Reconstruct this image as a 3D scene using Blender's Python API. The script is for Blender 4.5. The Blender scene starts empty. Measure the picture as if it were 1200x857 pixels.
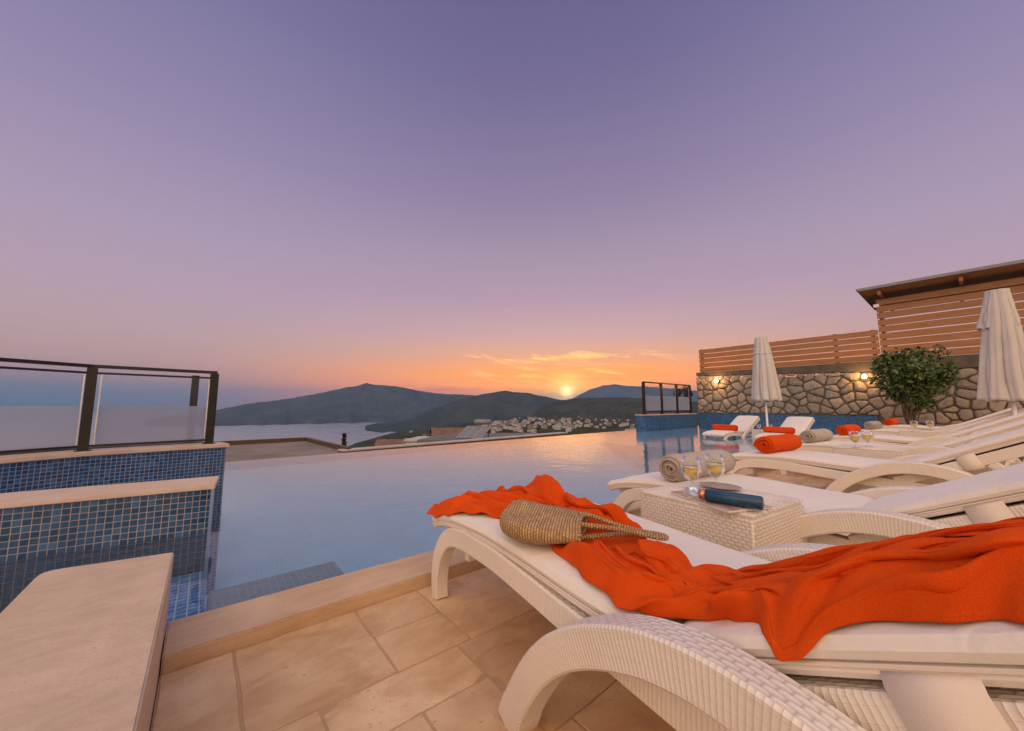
import bpy, bmesh, math, random
from math import sin, cos, pi, radians, sqrt, exp, atan2
from mathutils import Vector, Matrix, noise as mnoise

scene = bpy.context.scene
COL = scene.collection
random.seed(7)

# ---------------------------------------------------------------- camera
CAM_H = 0.80
HEAD = radians(50.6)                       # world azimuth of the camera heading (+X = along the pool edge)
PITCH = radians(6.25)
cd = bpy.data.cameras.new('camera')
cam = bpy.data.objects.new('camera', cd)
COL.objects.link(cam)
cam.location = (0, 0, CAM_H)
cam.rotation_euler = (pi/2 + PITCH, 0, HEAD - pi/2)
cd.sensor_fit = 'HORIZONTAL'
cd.sensor_width = 36.0
cd.lens = 36.0*435/1200
cd.clip_start = 0.02
cd.clip_end = 90000
scene.camera = cam

# ---------------------------------------------------------------- exposure
vs = scene.view_settings
vs.view_transform = 'Standard'
vs.look = 'None'
vs.exposure = 0.12
vs.gamma = 1.0
vs.use_curve_mapping = False

# ---------------------------------------------------------------- node helper
class NG:
    """tiny wrapper to write node graphs as expressions"""
    def __init__(s, nt): s.nt = nt; s.n = nt.nodes; s.l = nt.links
    def new(s, typ, ins=None, **attrs):
        nd = s.n.new(typ)
        for k, v in attrs.items(): setattr(nd, k, v)
        for k, v in (ins or {}).items(): s.put(nd.inputs[k], v)
        return nd
    def put(s, sock, v):
        if isinstance(v, bpy.types.NodeSocket): s.l.new(v, sock)
        elif isinstance(v, (tuple, list)):
            if len(v) == 3 and sock.type == 'RGBA': v = (*v, 1)
            sock.default_value = v
        else:
            sock.default_value = v if sock.type != 'RGBA' else (v, v, v, 1)
    def m(s, op, a, b=None, c=None, clamp=False):
        nd = s.n.new('ShaderNodeMath'); nd.operation = op; nd.use_clamp = clamp
        s.put(nd.inputs[0], a)
        if b is not None: s.put(nd.inputs[1], b)
        if c is not None: s.put(nd.inputs[2], c)
        return nd.outputs[0]
    def add(s, a, b): return s.m('ADD', a, b)
    def mul(s, a, b): return s.m('MULTIPLY', a, b)
    def sub(s, a, b): return s.m('SUBTRACT', a, b)
    def vm(s, op, a, b=None):
        nd = s.n.new('ShaderNodeVectorMath'); nd.operation = op
        s.put(nd.inputs[0], a)
        if b is not None: s.put(nd.inputs[1], b)
        return nd.outputs['Value'] if op in ('DOT_PRODUCT', 'LENGTH') else nd.outputs[0]
    def smooth(s, x, a, b, lo=0.0, hi=1.0):
        nd = s.n.new('ShaderNodeMapRange'); nd.interpolation_type = 'SMOOTHSTEP'
        s.put(nd.inputs[0], x)
        for i, v in zip((1, 2, 3, 4), (a, b, lo, hi)): s.put(nd.inputs[i], v)
        return nd.outputs[0]
    def lin(s, x, a, b, lo=0.0, hi=1.0):
        nd = s.n.new('ShaderNodeMapRange')
        s.put(nd.inputs[0], x)
        for i, v in zip((1, 2, 3, 4), (a, b, lo, hi)): s.put(nd.inputs[i], v)
        return nd.outputs[0]
    def mix(s, f, a, b, mode='MIX'):
        nd = s.n.new('ShaderNodeMix'); nd.data_type = 'RGBA'; nd.blend_type = mode
        s.put(nd.inputs[0], f); s.put(nd.inputs[6], a); s.put(nd.inputs[7], b)
        return nd.outputs[2]
    def ramp(s, f, stops, interp='LINEAR'):
        nd = s.n.new('ShaderNodeValToRGB'); s.put(nd.inputs[0], f)
        cr = nd.color_ramp; cr.interpolation = interp
        while len(cr.elements) < len(stops): cr.elements.new(0.5)
        for e, (p, c) in zip(cr.elements, stops):
            e.position = p
            e.color = (*c, 1) if len(c) == 3 else c
        return nd.outputs[0]
    def sep(s, v):
        nd = s.n.new('ShaderNodeSeparateXYZ'); s.put(nd.inputs[0], v); return nd.outputs
    def comb(s, x, y, z=0.0):
        nd = s.n.new('ShaderNodeCombineXYZ')
        for i, v in enumerate((x, y, z)): s.put(nd.inputs[i], v)
        return nd.outputs[0]
    def noise(s, vec, scale, detail=3, rough=0.55, dist=0.0, out=0):
        nd = s.n.new('ShaderNodeTexNoise')
        s.put(nd.inputs['Vector'], vec); s.put(nd.inputs['Scale'], scale)
        nd.inputs['Detail'].default_value = detail; nd.inputs['Roughness'].default_value = rough
        nd.inputs['Distortion'].default_value = dist
        return nd.outputs[out]
    def white(s, vec, out=0):
        nd = s.n.new('ShaderNodeTexWhiteNoise'); nd.noise_dimensions = '3D'
        s.put(nd.inputs['Vector'], vec); return nd.outputs[out]
    def voro(s, vec, scale, feature='F1', out=0, rnd=1.0):
        nd = s.n.new('ShaderNodeTexVoronoi'); nd.feature = feature
        s.put(nd.inputs['Vector'], vec); s.put(nd.inputs['Scale'], scale)
        nd.inputs['Randomness'].default_value = rnd
        return nd.outputs[out]
    def coord(s, which='Object'):
        for n in s.n:
            if n.type == 'TEX_COORD': return n.outputs[which]
        return s.n.new('ShaderNodeTexCoord').outputs[which]
    def bump(s, h, strength=0.3, dist=0.01, normal=None):
        nd = s.n.new('ShaderNodeBump')
        s.put(nd.inputs['Height'], h)
        nd.inputs['Strength'].default_value = strength; nd.inputs['Distance'].default_value = dist
        if normal is not None: s.l.new(normal, nd.inputs['Normal'])
        return nd.outputs[0]

def sr(r, g, b):
    """8-bit screen colour -> linear"""
    return tuple(((c/255)/12.92 if c/255 <= .04045 else ((c/255+.055)/1.055)**2.4) for c in (r, g, b))

# ---------------------------------------------------------------- sun direction
SUN_AZ = HEAD - math.atan((664-600)/435)   # just right of the camera heading
SUN_EL = radians(2.1)
SUN = Vector((cos(SUN_AZ)*cos(SUN_EL), sin(SUN_AZ)*cos(SUN_EL), sin(SUN_EL)))

# ---------------------------------------------------------------- world: dusk sky
world = bpy.data.worlds.new('World')
scene.world = world
world.use_nodes = True
wt = world.node_tree
wt.nodes.clear()
g = NG(wt)
D = g.coord('Generated')
dx, dy, dz = g.sep(D)
el = g.m('ARCSINE', g.m('MAXIMUM', g.m('MINIMUM', dz, 1.0), -1.0))          # elevation, radians
eld = g.mul(el, 180/pi)
az = g.m('ARCTAN2', g.sub(g.mul(dx, sin(SUN_AZ)), g.mul(dy, cos(SUN_AZ))),
         g.add(g.mul(dx, cos(SUN_AZ)), g.mul(dy, sin(SUN_AZ))))            # azimuth right of the sun, radians
azd = g.mul(az, 180/pi)
aaz = g.m('ABSOLUTE', azd)
t = g.m('DIVIDE', g.add(eld, 10.0), 100.0, clamp=True)                      # -10..90 deg -> 0..1
P = lambda e: (e+10)/100
away = g.ramp(t, [(P(-10), sr(120,118,138)), (P(0), sr(118,124,146)), (P(1.2), sr(128,130,152)), (P(3), sr(186,144,146)), (P(5), sr(200,156,150)),
                  (P(8), sr(194,160,162)), (P(13), sr(184,156,172)), (P(20), sr(170,150,176)), (P(30), sr(148,134,168)),
                  (P(44), sr(120,113,153)), (P(60), sr(92,88,136)), (P(90), sr(92,90,140))])
near = g.ramp(t, [(P(-10), sr(190,130,90)), (P(0), (1.7,.34,.05)), (P(1.5), (2.0,.42,.0)), (P(3), (2.1,.52,.0)), (P(5), (1.55,.48,.03)),
                  (P(7.5), (.98,.44,.22)), (P(11), sr(212,168,166)), (P(16), sr(184,152,170)), (P(22), sr(166,145,166)), (P(30), sr(142,126,158)),
                  (P(44), sr(113,103,143)), (P(60), sr(88,84,130)), (P(90), sr(90,88,138))])
fz = g.add(g.mul(g.smooth(aaz, 4.0, 52.0, 1.0, 0.0), 0.88), g.smooth(aaz, 30.0, 62.0, 0.16, 0.0))
base = g.mix(fz, away, near)
# thin cloud streaks low in the west
cv = g.comb(g.mul(az, 3.4), g.mul(g.add(el, g.mul(az, 0.11)), 26.0), 0.0)
cn = g.noise(cv, 2.2, 5, 0.6, 0.5)
cmask = g.mul(g.smooth(eld, 1.5, 4.5), g.smooth(eld, 7.2, 9.5, 1.0, 0.0))
cmask = g.mul(cmask, g.smooth(aaz, 12.0, 24.0, 1.0, 0.0))
cl = g.mul(g.smooth(cn, 0.50, 0.66), cmask)
cc = g.mix(g.smooth(aaz, 3.0, 20.0), (2.0,1.0,.16), (1.25,.58,.27))
base = g.mix(g.mul(cl, 0.72), base, cc)
cn2 = g.noise(g.comb(g.mul(az, 2.0), g.mul(el, 40.0), 4.0), 2.0, 4, 0.6, 0.3)
bank = g.mul(g.mul(g.smooth(cn2, 0.5, 0.68), g.smooth(eld, 0.6, 2.2)), g.smooth(eld, 3.6, 5.2, 1.0, 0.0))
base = g.mix(g.mul(bank, g.mul(0.55, g.smooth(aaz, 14.0, 40.0, 1.0, 0.0))), base, (.95,.17,.05))
# glow round the sun
sd = g.vm('DOT_PRODUCT', D, tuple(SUN))
ang = g.mul(g.m('ARCCOSINE', g.m('MINIMUM', sd, 1.0)), 180/pi)
def lobe(w): return g.m('EXPONENT', g.mul(g.m('POWER', g.m('DIVIDE', ang, w), 2.0), -1.0))
edv = g.sub(eld, 2.1)
wide = g.m('EXPONENT', g.mul(g.add(g.m('POWER', g.m('DIVIDE', azd, 9.5), 2.0), g.m('POWER', g.m('DIVIDE', edv, 2.2), 2.0)), -1.0))
wide = g.mul(wide, g.add(0.45, g.mul(0.9, cn)))
base = g.mix(g.m('MINIMUM', g.mul(wide, 0.85), 1.0), base, (1.9,.85,.05))
base = g.mix(g.mul(lobe(2.2), 0.9), base, (2.3,1.35,.20))
disc = g.mul(lobe(0.8), 2.4)
base = g.mix(1.0, base, g.mix(1.0, (1.0, 0.82, 0.42), g.comb(disc, disc, disc), 'MULTIPLY'), 'ADD')
# unseen sky behind and above the view: brightness added as fill light for the terrace
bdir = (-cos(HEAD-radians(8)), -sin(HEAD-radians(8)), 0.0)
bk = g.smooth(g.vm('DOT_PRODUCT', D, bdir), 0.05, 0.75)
BACK_FILL = (2.15, 1.48, 0.92)
base = g.mix(g.mul(bk, g.smooth(eld, -3.0, 5.0)), base, BACK_FILL)
zen = g.smooth(eld, 52.0, 75.0)
base = g.mix(zen, base, (0.92, 0.92, 1.10))
nish = g.new('ShaderNodeTexSky', sky_type='NISHITA', sun_disc=False)
nish.sun_elevation = SUN_EL
nish.sun_rotation = pi/2 - SUN_AZ
nish.altitude = 180
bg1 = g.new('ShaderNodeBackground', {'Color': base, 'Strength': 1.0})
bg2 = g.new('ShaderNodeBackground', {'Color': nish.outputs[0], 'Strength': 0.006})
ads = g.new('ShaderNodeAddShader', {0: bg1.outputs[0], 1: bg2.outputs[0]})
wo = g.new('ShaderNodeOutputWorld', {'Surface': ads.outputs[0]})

# ---------------------------------------------------------------- the setting sun
sl = bpy.data.lights.new('sun', 'SUN')
sl.energy = 0.02
sl.angle = radians(12)
sl.color = (1.0, 0.46, 0.16)
so = bpy.data.objects.new('sun', sl)
COL.objects.link(so)
so.rotation_euler = SUN.to_track_quat('Z', 'Y').to_euler()

# ---------------------------------------------------------------- object helpers
def tag(o, label=None, cat=None, group=None, kind=None):
    if label: o['label'] = label
    if cat: o['category'] = cat
    if group: o['group'] = group
    if kind: o['kind'] = kind
    return o
def empty(name, loc=(0, 0, 0), rz=0.0):
    o = bpy.data.objects.new(name, None)
    o.empty_display_size = 0.1
    COL.objects.link(o); o.location = loc; o.rotation_euler = (0, 0, rz)
    return o
def copy_tree(o, parent=None):
    c = o.copy(); COL.objects.link(c); c.parent = parent
    for ch in [x for x in o.children]: copy_tree(ch, c)
    return c

class MB:
    """collects vertices, faces and metre-true UVs of one mesh"""
    def __init__(s): s.v = []; s.f = []; s.uv = []; s.sm = []
    def quadface(s, idx, uvs, smooth=False):
        s.f.append(idx); s.uv.append(uvs); s.sm.append(smooth)
    def poly(s, pts, uvs=None, smooth=False):
        b = len(s.v); s.v += [tuple(p) for p in pts]
        if uvs is None:
            n = Vector((0, 0, 0))
            P_ = [Vector(p) for p in pts]
            for i in range(len(P_)): n += P_[i].cross(P_[(i+1) % len(P_)])
            uvs = [boxuv(p, n) for p in P_]
        s.quadface(list(range(b, b+len(pts))), uvs, smooth)
    def box(s, lo, hi, rot=0.0, org=None):
        x0, y0, z0 = lo; x1, y1, z1 = hi
        c = [(x0,y0,z0),(x1,y0,z0),(x1,y1,z0),(x0,y1,z0),(x0,y0,z1),(x1,y0,z1),(x1,y1,z1),(x0,y1,z1)]
        if rot:
            o = Vector(org if org else ((x0+x1)/2, (y0+y1)/2, 0)); ca, sa = cos(rot), sin(rot)
            c = [(o.x+(p[0]-o.x)*ca-(p[1]-o.y)*sa, o.y+(p[0]-o.x)*sa+(p[1]-o.y)*ca, p[2]) for p in c]
        for q in ((0,3,2,1),(4,5,6,7),(0,1,5,4),(1,2,6,5),(2,3,7,6),(3,0,4,7)):
            s.poly([c[i] for i in q])
    def grid(s, P_, uvf=None, closed_u=False, closed_v=False, smooth=True):
        """P_[i][j] points; uvf(i,j) -> uv"""
        nu, nv = len(P_), len(P_[0]); b = len(s.v)
        for r in P_: s.v += [tuple(p) for p in r]
        for i in range(nu if closed_u else nu-1):
            for j in range(nv if closed_v else nv-1):
                i2, j2 = (i+1) % nu, (j+1) % nv
                ids = [b+i*nv+j, b+i2*nv+j, b+i2*nv+j2, b+i*nv+j2]
                if uvf: u = [uvf(i, j), uvf(i+1, j), uvf(i+1, j+1), uvf(i, j+1)]
                else: u = [(0, 0)]*4
                s.quadface(ids, u, smooth)
    def cap(s, ring, smooth=False):
        s.poly(ring, smooth=smooth)
    def tube(s, path, r, n=8, closed=False, caps=True, rf=None):
        path = [Vector(p) for p in path]; m = len(path); rings = []; L = 0.0; Ls = []
        ref = None
        for i, p in enumerate(path):
            a = path[i-1] if (i > 0 or closed) else path[i]
            c = path[(i+1) % m] if (i < m-1 or closed) else path[i]
            t_ = (c-a).normalized()
            if ref is None:
                ref = Vector((0, 0, 1)) if abs(t_.z) < .9 else Vector((1, 0, 0))
            x = (ref - t_*ref.dot(t_)).normalized(); ref = x; y = t_.cross(x)
            rr = rf(i/(m-1)) if rf else r
            rings.append([p + x*rr*cos(2*pi*k/n) + y*rr*sin(2*pi*k/n) for k in range(n)])
            if i: L += (p-path[i-1]).length
            Ls.append(L)
        Ls.append(L)
        s.grid(rings, lambda i, j: (Ls[min(i, m)], j*2*pi*r/n), closed_u=closed, closed_v=True)
        if caps and not closed:
            s.cap(list(reversed(rings[0]))); s.cap(rings[-1])
    def bar(s, a, b_, w, h, up=(0, 0, 1)):
        a, b_ = Vector(a), Vector(b_); t_ = (b_-a).normalized(); up = Vector(up)
        x = t_.cross(up)
        if x.length < 1e-4: x = t_.cross(Vector((1, 0, 0)))
        x.normalize(); y = x.cross(t_)
        c = []
        for p in (a, b_):
            c.append([p - x*w/2 - y*h/2, p + x*w/2 - y*h/2, p + x*w/2 + y*h/2, p - x*w/2 + y*h/2])
        L = (b_-a).length
        for k in range(4):
            k2 = (k+1) % 4; wd = w if k % 2 == 0 else h
            s.poly([c[0][k], c[0][k2], c[1][k2], c[1][k]], [(0, 0), (0, wd), (L, wd), (L, 0)])
        s.cap(list(reversed(c[0]))); s.cap(c[1])
    def lathe(s, prof, n=24, org=(0, 0, 0), closed=False):
        ox, oy, oz = org
        rows = [[(ox+r*cos(2*pi*k/n), oy+r*sin(2*pi*k/n), oz+z) for k in range(n)] for r, z in prof]
        ls = [0.0]
        for a, b_ in zip(prof, prof[1:]): ls.append(ls[-1]+sqrt((a[0]-b_[0])**2+(a[1]-b_[1])**2))
        ls.append(ls[-1])
        s.grid(rows, lambda i, j: (j*2*pi*0.05/n*4, ls[min(i, len(prof))]), closed_v=True, closed_u=closed)
    def build(s, name, mat, parent=None, bevel=0.0, weld=True, autosmooth=None, seg=2):
        me = bpy.data.meshes.new(name)
        me.from_pydata(s.v, [], s.f)
        ul = me.uv_layers.new(name='UVMap')
        k = 0
        for f, u in zip(s.f, s.uv):
            for q in range(len(f)):
                ul.data[k].uv = u[q]; k += 1
        me.polygons.foreach_set('use_smooth', s.sm)
        me.materials.append(mat)
        if weld or bevel:
            bm = bmesh.new(); bm.from_mesh(me)
            bmesh.ops.remove_doubles(bm, verts=bm.verts, dist=1e-5)
            if bevel:
                es = [e for e in bm.edges if len(e.link_faces) == 2 and e.calc_face_angle(0) > 0.6]
                bmesh.ops.bevel(bm, geom=es, offset=bevel, segments=seg, affect='EDGES', clamp_overlap=True)
                for f in bm.faces: f.smooth = True
            bm.normal_update()
            bm.to_mesh(me); bm.free()
        me.update()
        if bevel or autosmooth:
            me.set_sharp_from_angle(angle=radians(autosmooth or 40))
        o = bpy.data.objects.new(name, me)
        COL.objects.link(o)
        if parent: o.parent = parent
        return o

def boxuv(p, n):
    ax, ay, az_ = abs(n.x), abs(n.y), abs(n.z)
    if az_ >= ax and az_ >= ay: return (p.x, p.y)
    if ax >= ay: return (p.y, p.z)
    return (p.x, p.z)
def lerp(a, b, t_): return a+(b-a)*t_
def interp(tab, x):
    if x <= tab[0][0]: return tab[0][1]
    for (a, u), (b, v) in zip(tab, tab[1:]):
        if x <= b: return u+(v-u)*(x-a)/(b-a)
    return tab[-1][1]
def catmull(pts, n=8):
    P_ = [Vector(p) for p in pts]; out = []
    for i in range(len(P_)-1):
        p0 = P_[max(i-1, 0)]; p1 = P_[i]; p2 = P_[i+1]; p3 = P_[min(i+2, len(P_)-1)]
        for k in range(n):
            q = k/n
            out.append(0.5*((2*p1)+(p2-p0)*q+(2*p0-5*p1+4*p2-p3)*q*q+(3*p1-p0-3*p2+p3)*q**3))
    out.append(P_[-1]); return out
# ================================================================ materials
def mat(name):
    m = bpy.data.materials.new(name); m.use_nodes = True
    nt = m.node_tree
    b = nt.nodes['Principled BSDF']
    return m, NG(nt), b
def plain(name, col, rough=0.5, metal=0.0, var=0.12, nscale=8.0, bump=0.0, bscale=80.0, spec=0.5):
    m, g, b = mat(name)
    v = g.coord('Object')
    n = g.noise(v, nscale, 4)
    c = g.mix(g.lin(n, 0.3, 0.7), tuple(x*(1-var) for x in col), tuple(min(1, x*(1+var)) for x in col))
    g.put(b.inputs['Base Color'], c)
    b.inputs['Roughness'].default_value = rough
    b.inputs['Metallic'].default_value = metal
    b.inputs['Specular IOR Level'].default_value = spec
    g.put(b.inputs['Roughness'], g.lin(g.noise(v, nscale*2.3, 3), 0.3, 0.7, max(0, rough-.08), min(1, rough+.08)))
    if bump:
        g.put(b.inputs['Normal'], g.bump(g.noise(v, bscale, 4), bump, 0.004))
    return m

def travertine(name, c1, c2, c3, vein=(1.0, 6.0, 6.0), pit=0.5, rough=0.62):
    """filled travertine: layered veins, soft cloudy stains, small pits"""
    m, g, b = mat(name)
    v = g.coord('Object')
    vv = g.vm('MULTIPLY', v, vein)
    big = g.noise(v, 3.2, 5, 0.6, 0.4)
    ve = g.noise(vv, 4.0, 6, 0.62, 0.8)
    c = g.mix(g.smooth(ve, 0.32, 0.68), c1, c2)
    c = g.mix(g.smooth(big, 0.42, 0.72), c, c3)
    # pits
    pn = g.noise(g.vm('MULTIPLY', v, tuple(0.6*x for x in vein)), 60.0, 3, 0.6)
    pm = g.mul(g.smooth(pn, 0.64, 0.72), g.smooth(big, 0.45, 0.6))
    c = g.mix(g.mul(pm, pit), c, tuple(x*0.45 for x in c1))
    fine = g.noise(v, 140.0, 3, 0.7)
    c = g.mix(g.mul(g.lin(fine, 0.3, 0.7), 0.16), c, tuple(x*0.7 for x in c1))
    g.put(b.inputs['Base Color'], c)
    g.put(b.inputs['Roughness'], g.lin(big, 0.3, 0.7, rough-0.1, rough+0.12))
    h = g.add(g.mul(ve, 0.4), g.sub(g.mul(fine, 0.25), g.mul(pm, 1.0)))
    g.put(b.inputs['Normal'], g.bump(g.add(h, g.mul(g.noise(v, 22.0, 4, 0.65), .9)), 0.55, 0.0045))
    return m

def mosaic(name, c_lo, c_hi, grout, pitch, gw=0.12, rough=0.12, vary=1.0, uv='UV', odd=0.5):
    m, g, b = mat(name)
    u, v, _ = g.sep(g.coord(uv))
    a = g.m('DIVIDE', u, pitch); c = g.m('DIVIDE', v, pitch)
    fu = g.m('ABSOLUTE', g.sub(g.m('FRACT', a), 0.5)); fv = g.m('ABSOLUTE', g.sub(g.m('FRACT', c), 0.5))
    d = g.m('MAXIMUM', fu, fv)
    gm = g.smooth(d, 0.5-gw*0.5-0.03, 0.5-gw*0.5+0.02)
    cell = g.comb(g.m('FLOOR', a), g.m('FLOOR', c), 3.0)
    w = g.white(cell)
    w2 = g.white(g.vm('ADD', cell, (17.0, 5.0, 2.0)))
    tile = g.mix(g.mul(w, vary), c_lo, c_hi)
    tile = g.mix(g.mul(g.smooth(w2, 0.86, 0.9), odd), tile, tuple(min(1, x*1.6+0.02) for x in c_hi))
    st = g.noise(g.coord('Object'), 2.5, 3)
    gc = g.mix(g.lin(st, 0.35, 0.7), grout, tuple(x*0.7 for x in grout))
    g.put(b.inputs['Base Color'], g.mix(gm, tile, gc))
    g.put(b.inputs['Roughness'], g.mix(gm, (rough,)*3, (0.8,)*3))
    tilt = g.mul(g.sub(w2, 0.5), g.sub(g.m('FRACT', a), 0.5))
    h = g.add(g.mul(g.sub(1.0, gm), 1.0), g.mul(tilt, 0.25))
    g.put(b.inputs['Normal'], g.bump(h, 0.5, 0.002))
    return m

def wicker(name, c1, c2, pu=0.0095, pv=0.021, strength=0.5, rough=0.5, basket=False):
    """moulded weave: thin ribs run across the faces; the top (v > 5) is an open basket weave"""
    m, g, b = mat(name)
    u, v, _ = g.sep(g.coord('UV'))
    top = g.m('GREATER_THAN', v, 5.0)
    a = g.m('DIVIDE', u, pu); c = g.m('DIVIDE', v, pv)
    su = g.m('ABSOLUTE', g.m('SINE', g.mul(a, pi)))
    line = g.smooth(g.m('ABSOLUTE', g.m('SINE', g.mul(c, pi))), 0.0, 0.22)
    ribs = g.mul(g.m('POWER', su, 0.45), g.add(0.7, g.mul(0.3, line)))
    a2 = g.m('DIVIDE', u, pu*1.35); c2 = g.m('DIVIDE', v, .0125)
    par = g.m('MODULO', g.m('ABSOLUTE', g.m('FLOOR', c2)), 2.0)
    sa = g.m('ABSOLUTE', g.m('SINE', g.mul(g.add(g.mul(a2, .5), g.mul(par, .5)), pi)))
    sc = g.m('ABSOLUTE', g.m('SINE', g.mul(c2, pi)))
    weave = g.mul(g.m('POWER', sa, .8), g.m('POWER', sc, .5))
    if basket: h = weave
    else: h = g.add(g.mul(top, weave), g.mul(g.sub(1.0, top), ribs))
    n = g.noise(g.coord('Object'), 5.0, 4); n2 = g.noise(g.coord('Object'), 45.0, 3, .7)
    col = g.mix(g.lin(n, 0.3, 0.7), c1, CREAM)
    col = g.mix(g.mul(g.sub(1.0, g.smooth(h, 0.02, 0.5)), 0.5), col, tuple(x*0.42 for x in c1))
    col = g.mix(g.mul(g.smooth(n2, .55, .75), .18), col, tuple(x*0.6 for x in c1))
    g.put(b.inputs['Base Color'], col)
    b.inputs['Roughness'].default_value = rough
    g.put(b.inputs['Normal'], g.bump(h, strength, 0.003))
    return m
CREAM = (.80, .73, .66)

def fabric(name, c1, c2, weave=0.0022, rough=0.85, bs=0.25, fold=0.15, sheen=0.2):
    m, g, b = mat(name)
    v = g.coord('Object')
    n = g.noise(v, 2.4, 4, 0.6)
    g.put(b.inputs['Base Color'], g.mix(g.lin(n, 0.3, 0.7), c1, c2))
    b.inputs['Roughness'].default_value = rough
    b.inputs['Sheen Weight'].default_value = sheen
    w = g.noise(v, 1.0/weave, 2, 0.7)
    wr = g.noise(v, 9.0, 3, 0.55, 0.6)
    nb = g.bump(wr, fold, 0.03)
    g.put(b.inputs['Normal'], g.bump(w, bs, 0.002, nb))
    return m

def terry(name, c1, c2):
    m, g, b = mat(name)
    v = g.coord('Object')
    n = g.noise(v, 6.0, 4, 0.6)
    loops = g.noise(v, 560.0, 2, 0.8)
    mid = g.noise(v, 130.0, 3, 0.7)
    c = g.mix(g.lin(n, 0.3, 0.7), c1, c2)
    c = g.mix(g.mul(g.smooth(loops, 0.62, 0.38), 0.3), c, tuple(x*0.5 for x in c1))
    g.put(b.inputs['Base Color'], c)
    b.inputs['Roughness'].default_value = 0.95
    b.inputs['Specular IOR Level'].default_value = 0.1
    b.inputs['Sheen Weight'].default_value = 0.25
    b.inputs['Sheen Roughness'].default_value = 0.6
    g.put(b.inputs['Sheen Tint'], tuple(min(1, x*1.2+0.05) for x in c2))
    g.put(b.inputs['Normal'], g.bump(g.add(loops, g.mul(mid, 0.4)), 0.5, 0.003))
    return m

def glassy(name, tint, ior=1.45, refl=1.0, rough=0.0):
    """thin clear sheet: straight transmission plus Fresnel reflection"""
    m = bpy.data.materials.new(name); m.use_nodes = True
    nt = m.node_tree; nt.nodes.clear(); g = NG(nt)
    fr = g.new('ShaderNodeFresnel', {'IOR': ior})
    tr = g.new('ShaderNodeBsdfTransparent', {'Color': tint})
    gl = g.new('ShaderNodeBsdfGlossy', {'Color': (1, 1, 1), 'Roughness': rough})
    mx = g.new('ShaderNodeMixShader', {0: g.mul(fr.outputs[0], refl), 1: tr.outputs[0], 2: gl.outputs[0]})
    g.new('ShaderNodeOutputMaterial', {'Surface': mx.outputs[0]})
    return m

def wood(name, c1, c2, axis='Y', rough=0.5):
    m, g, b = mat(name)
    v = g.coord('Object')
    st = {'X': (1.2, 22, 22), 'Y': (22, 1.2, 22), 'Z': (22, 22, 1.2)}[axis]
    n = g.noise(g.vm('MULTIPLY', v, st), 2.0, 6, 0.6, 0.5)
    _, _, z = g.sep(v)
    rowv = g.white(g.comb(g.m('FLOOR', g.mul(z, 5.0)), 1.0, 2.0))
    c = g.mix(g.smooth(n, 0.3, 0.7), c1, c2)
    c = g.mix(g.mul(rowv, 0.35), c, tuple(x*0.55 for x in c1))
    g.put(b.inputs['Base Color'], c)
    b.inputs['Roughness'].default_value = rough
    g.put(b.inputs['Normal'], g.bump(n, 0.3, 0.004))
    return m

M = {}
M['deck'] = travertine('deck_stone', (.64,.42,.225), (.50,.30,.145), (.75,.54,.34), (1.5, 3.0, 3.0), 0.7)
M['grout'] = plain('deck_grout', (.46,.29,.15), 0.9, bump=0.5, bscale=120)
M['coping'] = travertine('coping_stone', (.60,.41,.25), (.51,.32,.18), (.67,.48,.32), (0.7, 9.0, 9.0), 0.5)
M['bench'] = travertine('bench_stone', (.60,.45,.32), (.52,.38,.26), (.66,.50,.37), (2.5, 6.0, 14.0), 0.5, 0.55)
M['cap'] = travertine('cap_stone', (.64,.49,.38), (.56,.41,.31), (.68,.53,.42), (1.0, 7.0, 9.0), 0.4)
M['mosaic_dark'] = mosaic('mosaic_dark', (.006,.040,.105), (.018,.085,.185), (.42,.33,.27), 0.036, 0.09)
M['mosaic_blue'] = mosaic('mosaic_blue', (.010,.055,.16), (.025,.11,.27), (.34,.33,.37), 0.031, 0.12)
M['mosaic_far'] = mosaic('mosaic_far', (.012,.06,.17), (.03,.12,.28), (.10,.16,.28), 0.05, 0.12)
M['mosaic_floor'] = mosaic('mosaic_floor', (.42,.60,.73), (.45,.63,.75), (.48,.63,.74), 0.040, 0.10, rough=0.4, odd=0.0)
M['mosaic_step'] = mosaic('mosaic_step', (.02,.14,.40), (.06,.26,.58), (.62,.66,.70), 0.048, 0.12, rough=0.3)
M['mosaic_ledge'] = mosaic('mosaic_ledge', (.17,.20,.21), (.24,.26,.26), (.42,.42,.39), 0.040, 0.12, rough=0.4, odd=0.0)
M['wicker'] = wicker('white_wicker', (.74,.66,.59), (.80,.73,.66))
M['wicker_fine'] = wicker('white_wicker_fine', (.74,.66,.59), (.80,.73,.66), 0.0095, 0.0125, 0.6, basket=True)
M['plastic'] = plain('white_resin', (.76,.69,.62), 0.45, bump=0.1, bscale=200)
M['cushion'] = fabric('cream_cushion', (.74,.67,.62), (.79,.72,.67), fold=0.25)
M['strap'] = fabric('cream_strap', (.70,.60,.52), (.75,.65,.57), 0.0016, bs=0.4, fold=0.1)
M['orange'] = terry('orange_terry', (.62,.062,.004), (.74,.088,.006))
M['orange2'] = terry('red_orange_terry', (.66,.060,.006), (.74,.075,.008))
M['grey'] = terry('grey_terry', (.40,.34,.29), (.50,.43,.37))
M['dark_metal'] = plain('dark_metal', (.030,.027,.022), 0.42, 0.5, bump=0.05)
M['alu'] = plain('pale_metal', (.62,.60,.58), 0.35, 0.6)
M['wood'] = wood('fence_wood', (.41,.185,.075), (.29,.12,.045), 'Y')
M['wood_dark'] = wood('dark_wood', (.10,.055,.03), (.07,.035,.02), 'Z')
M['roof_metal'] = plain('roof_metal', (.22,.22,.24), 0.5, 0.2)
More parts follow.
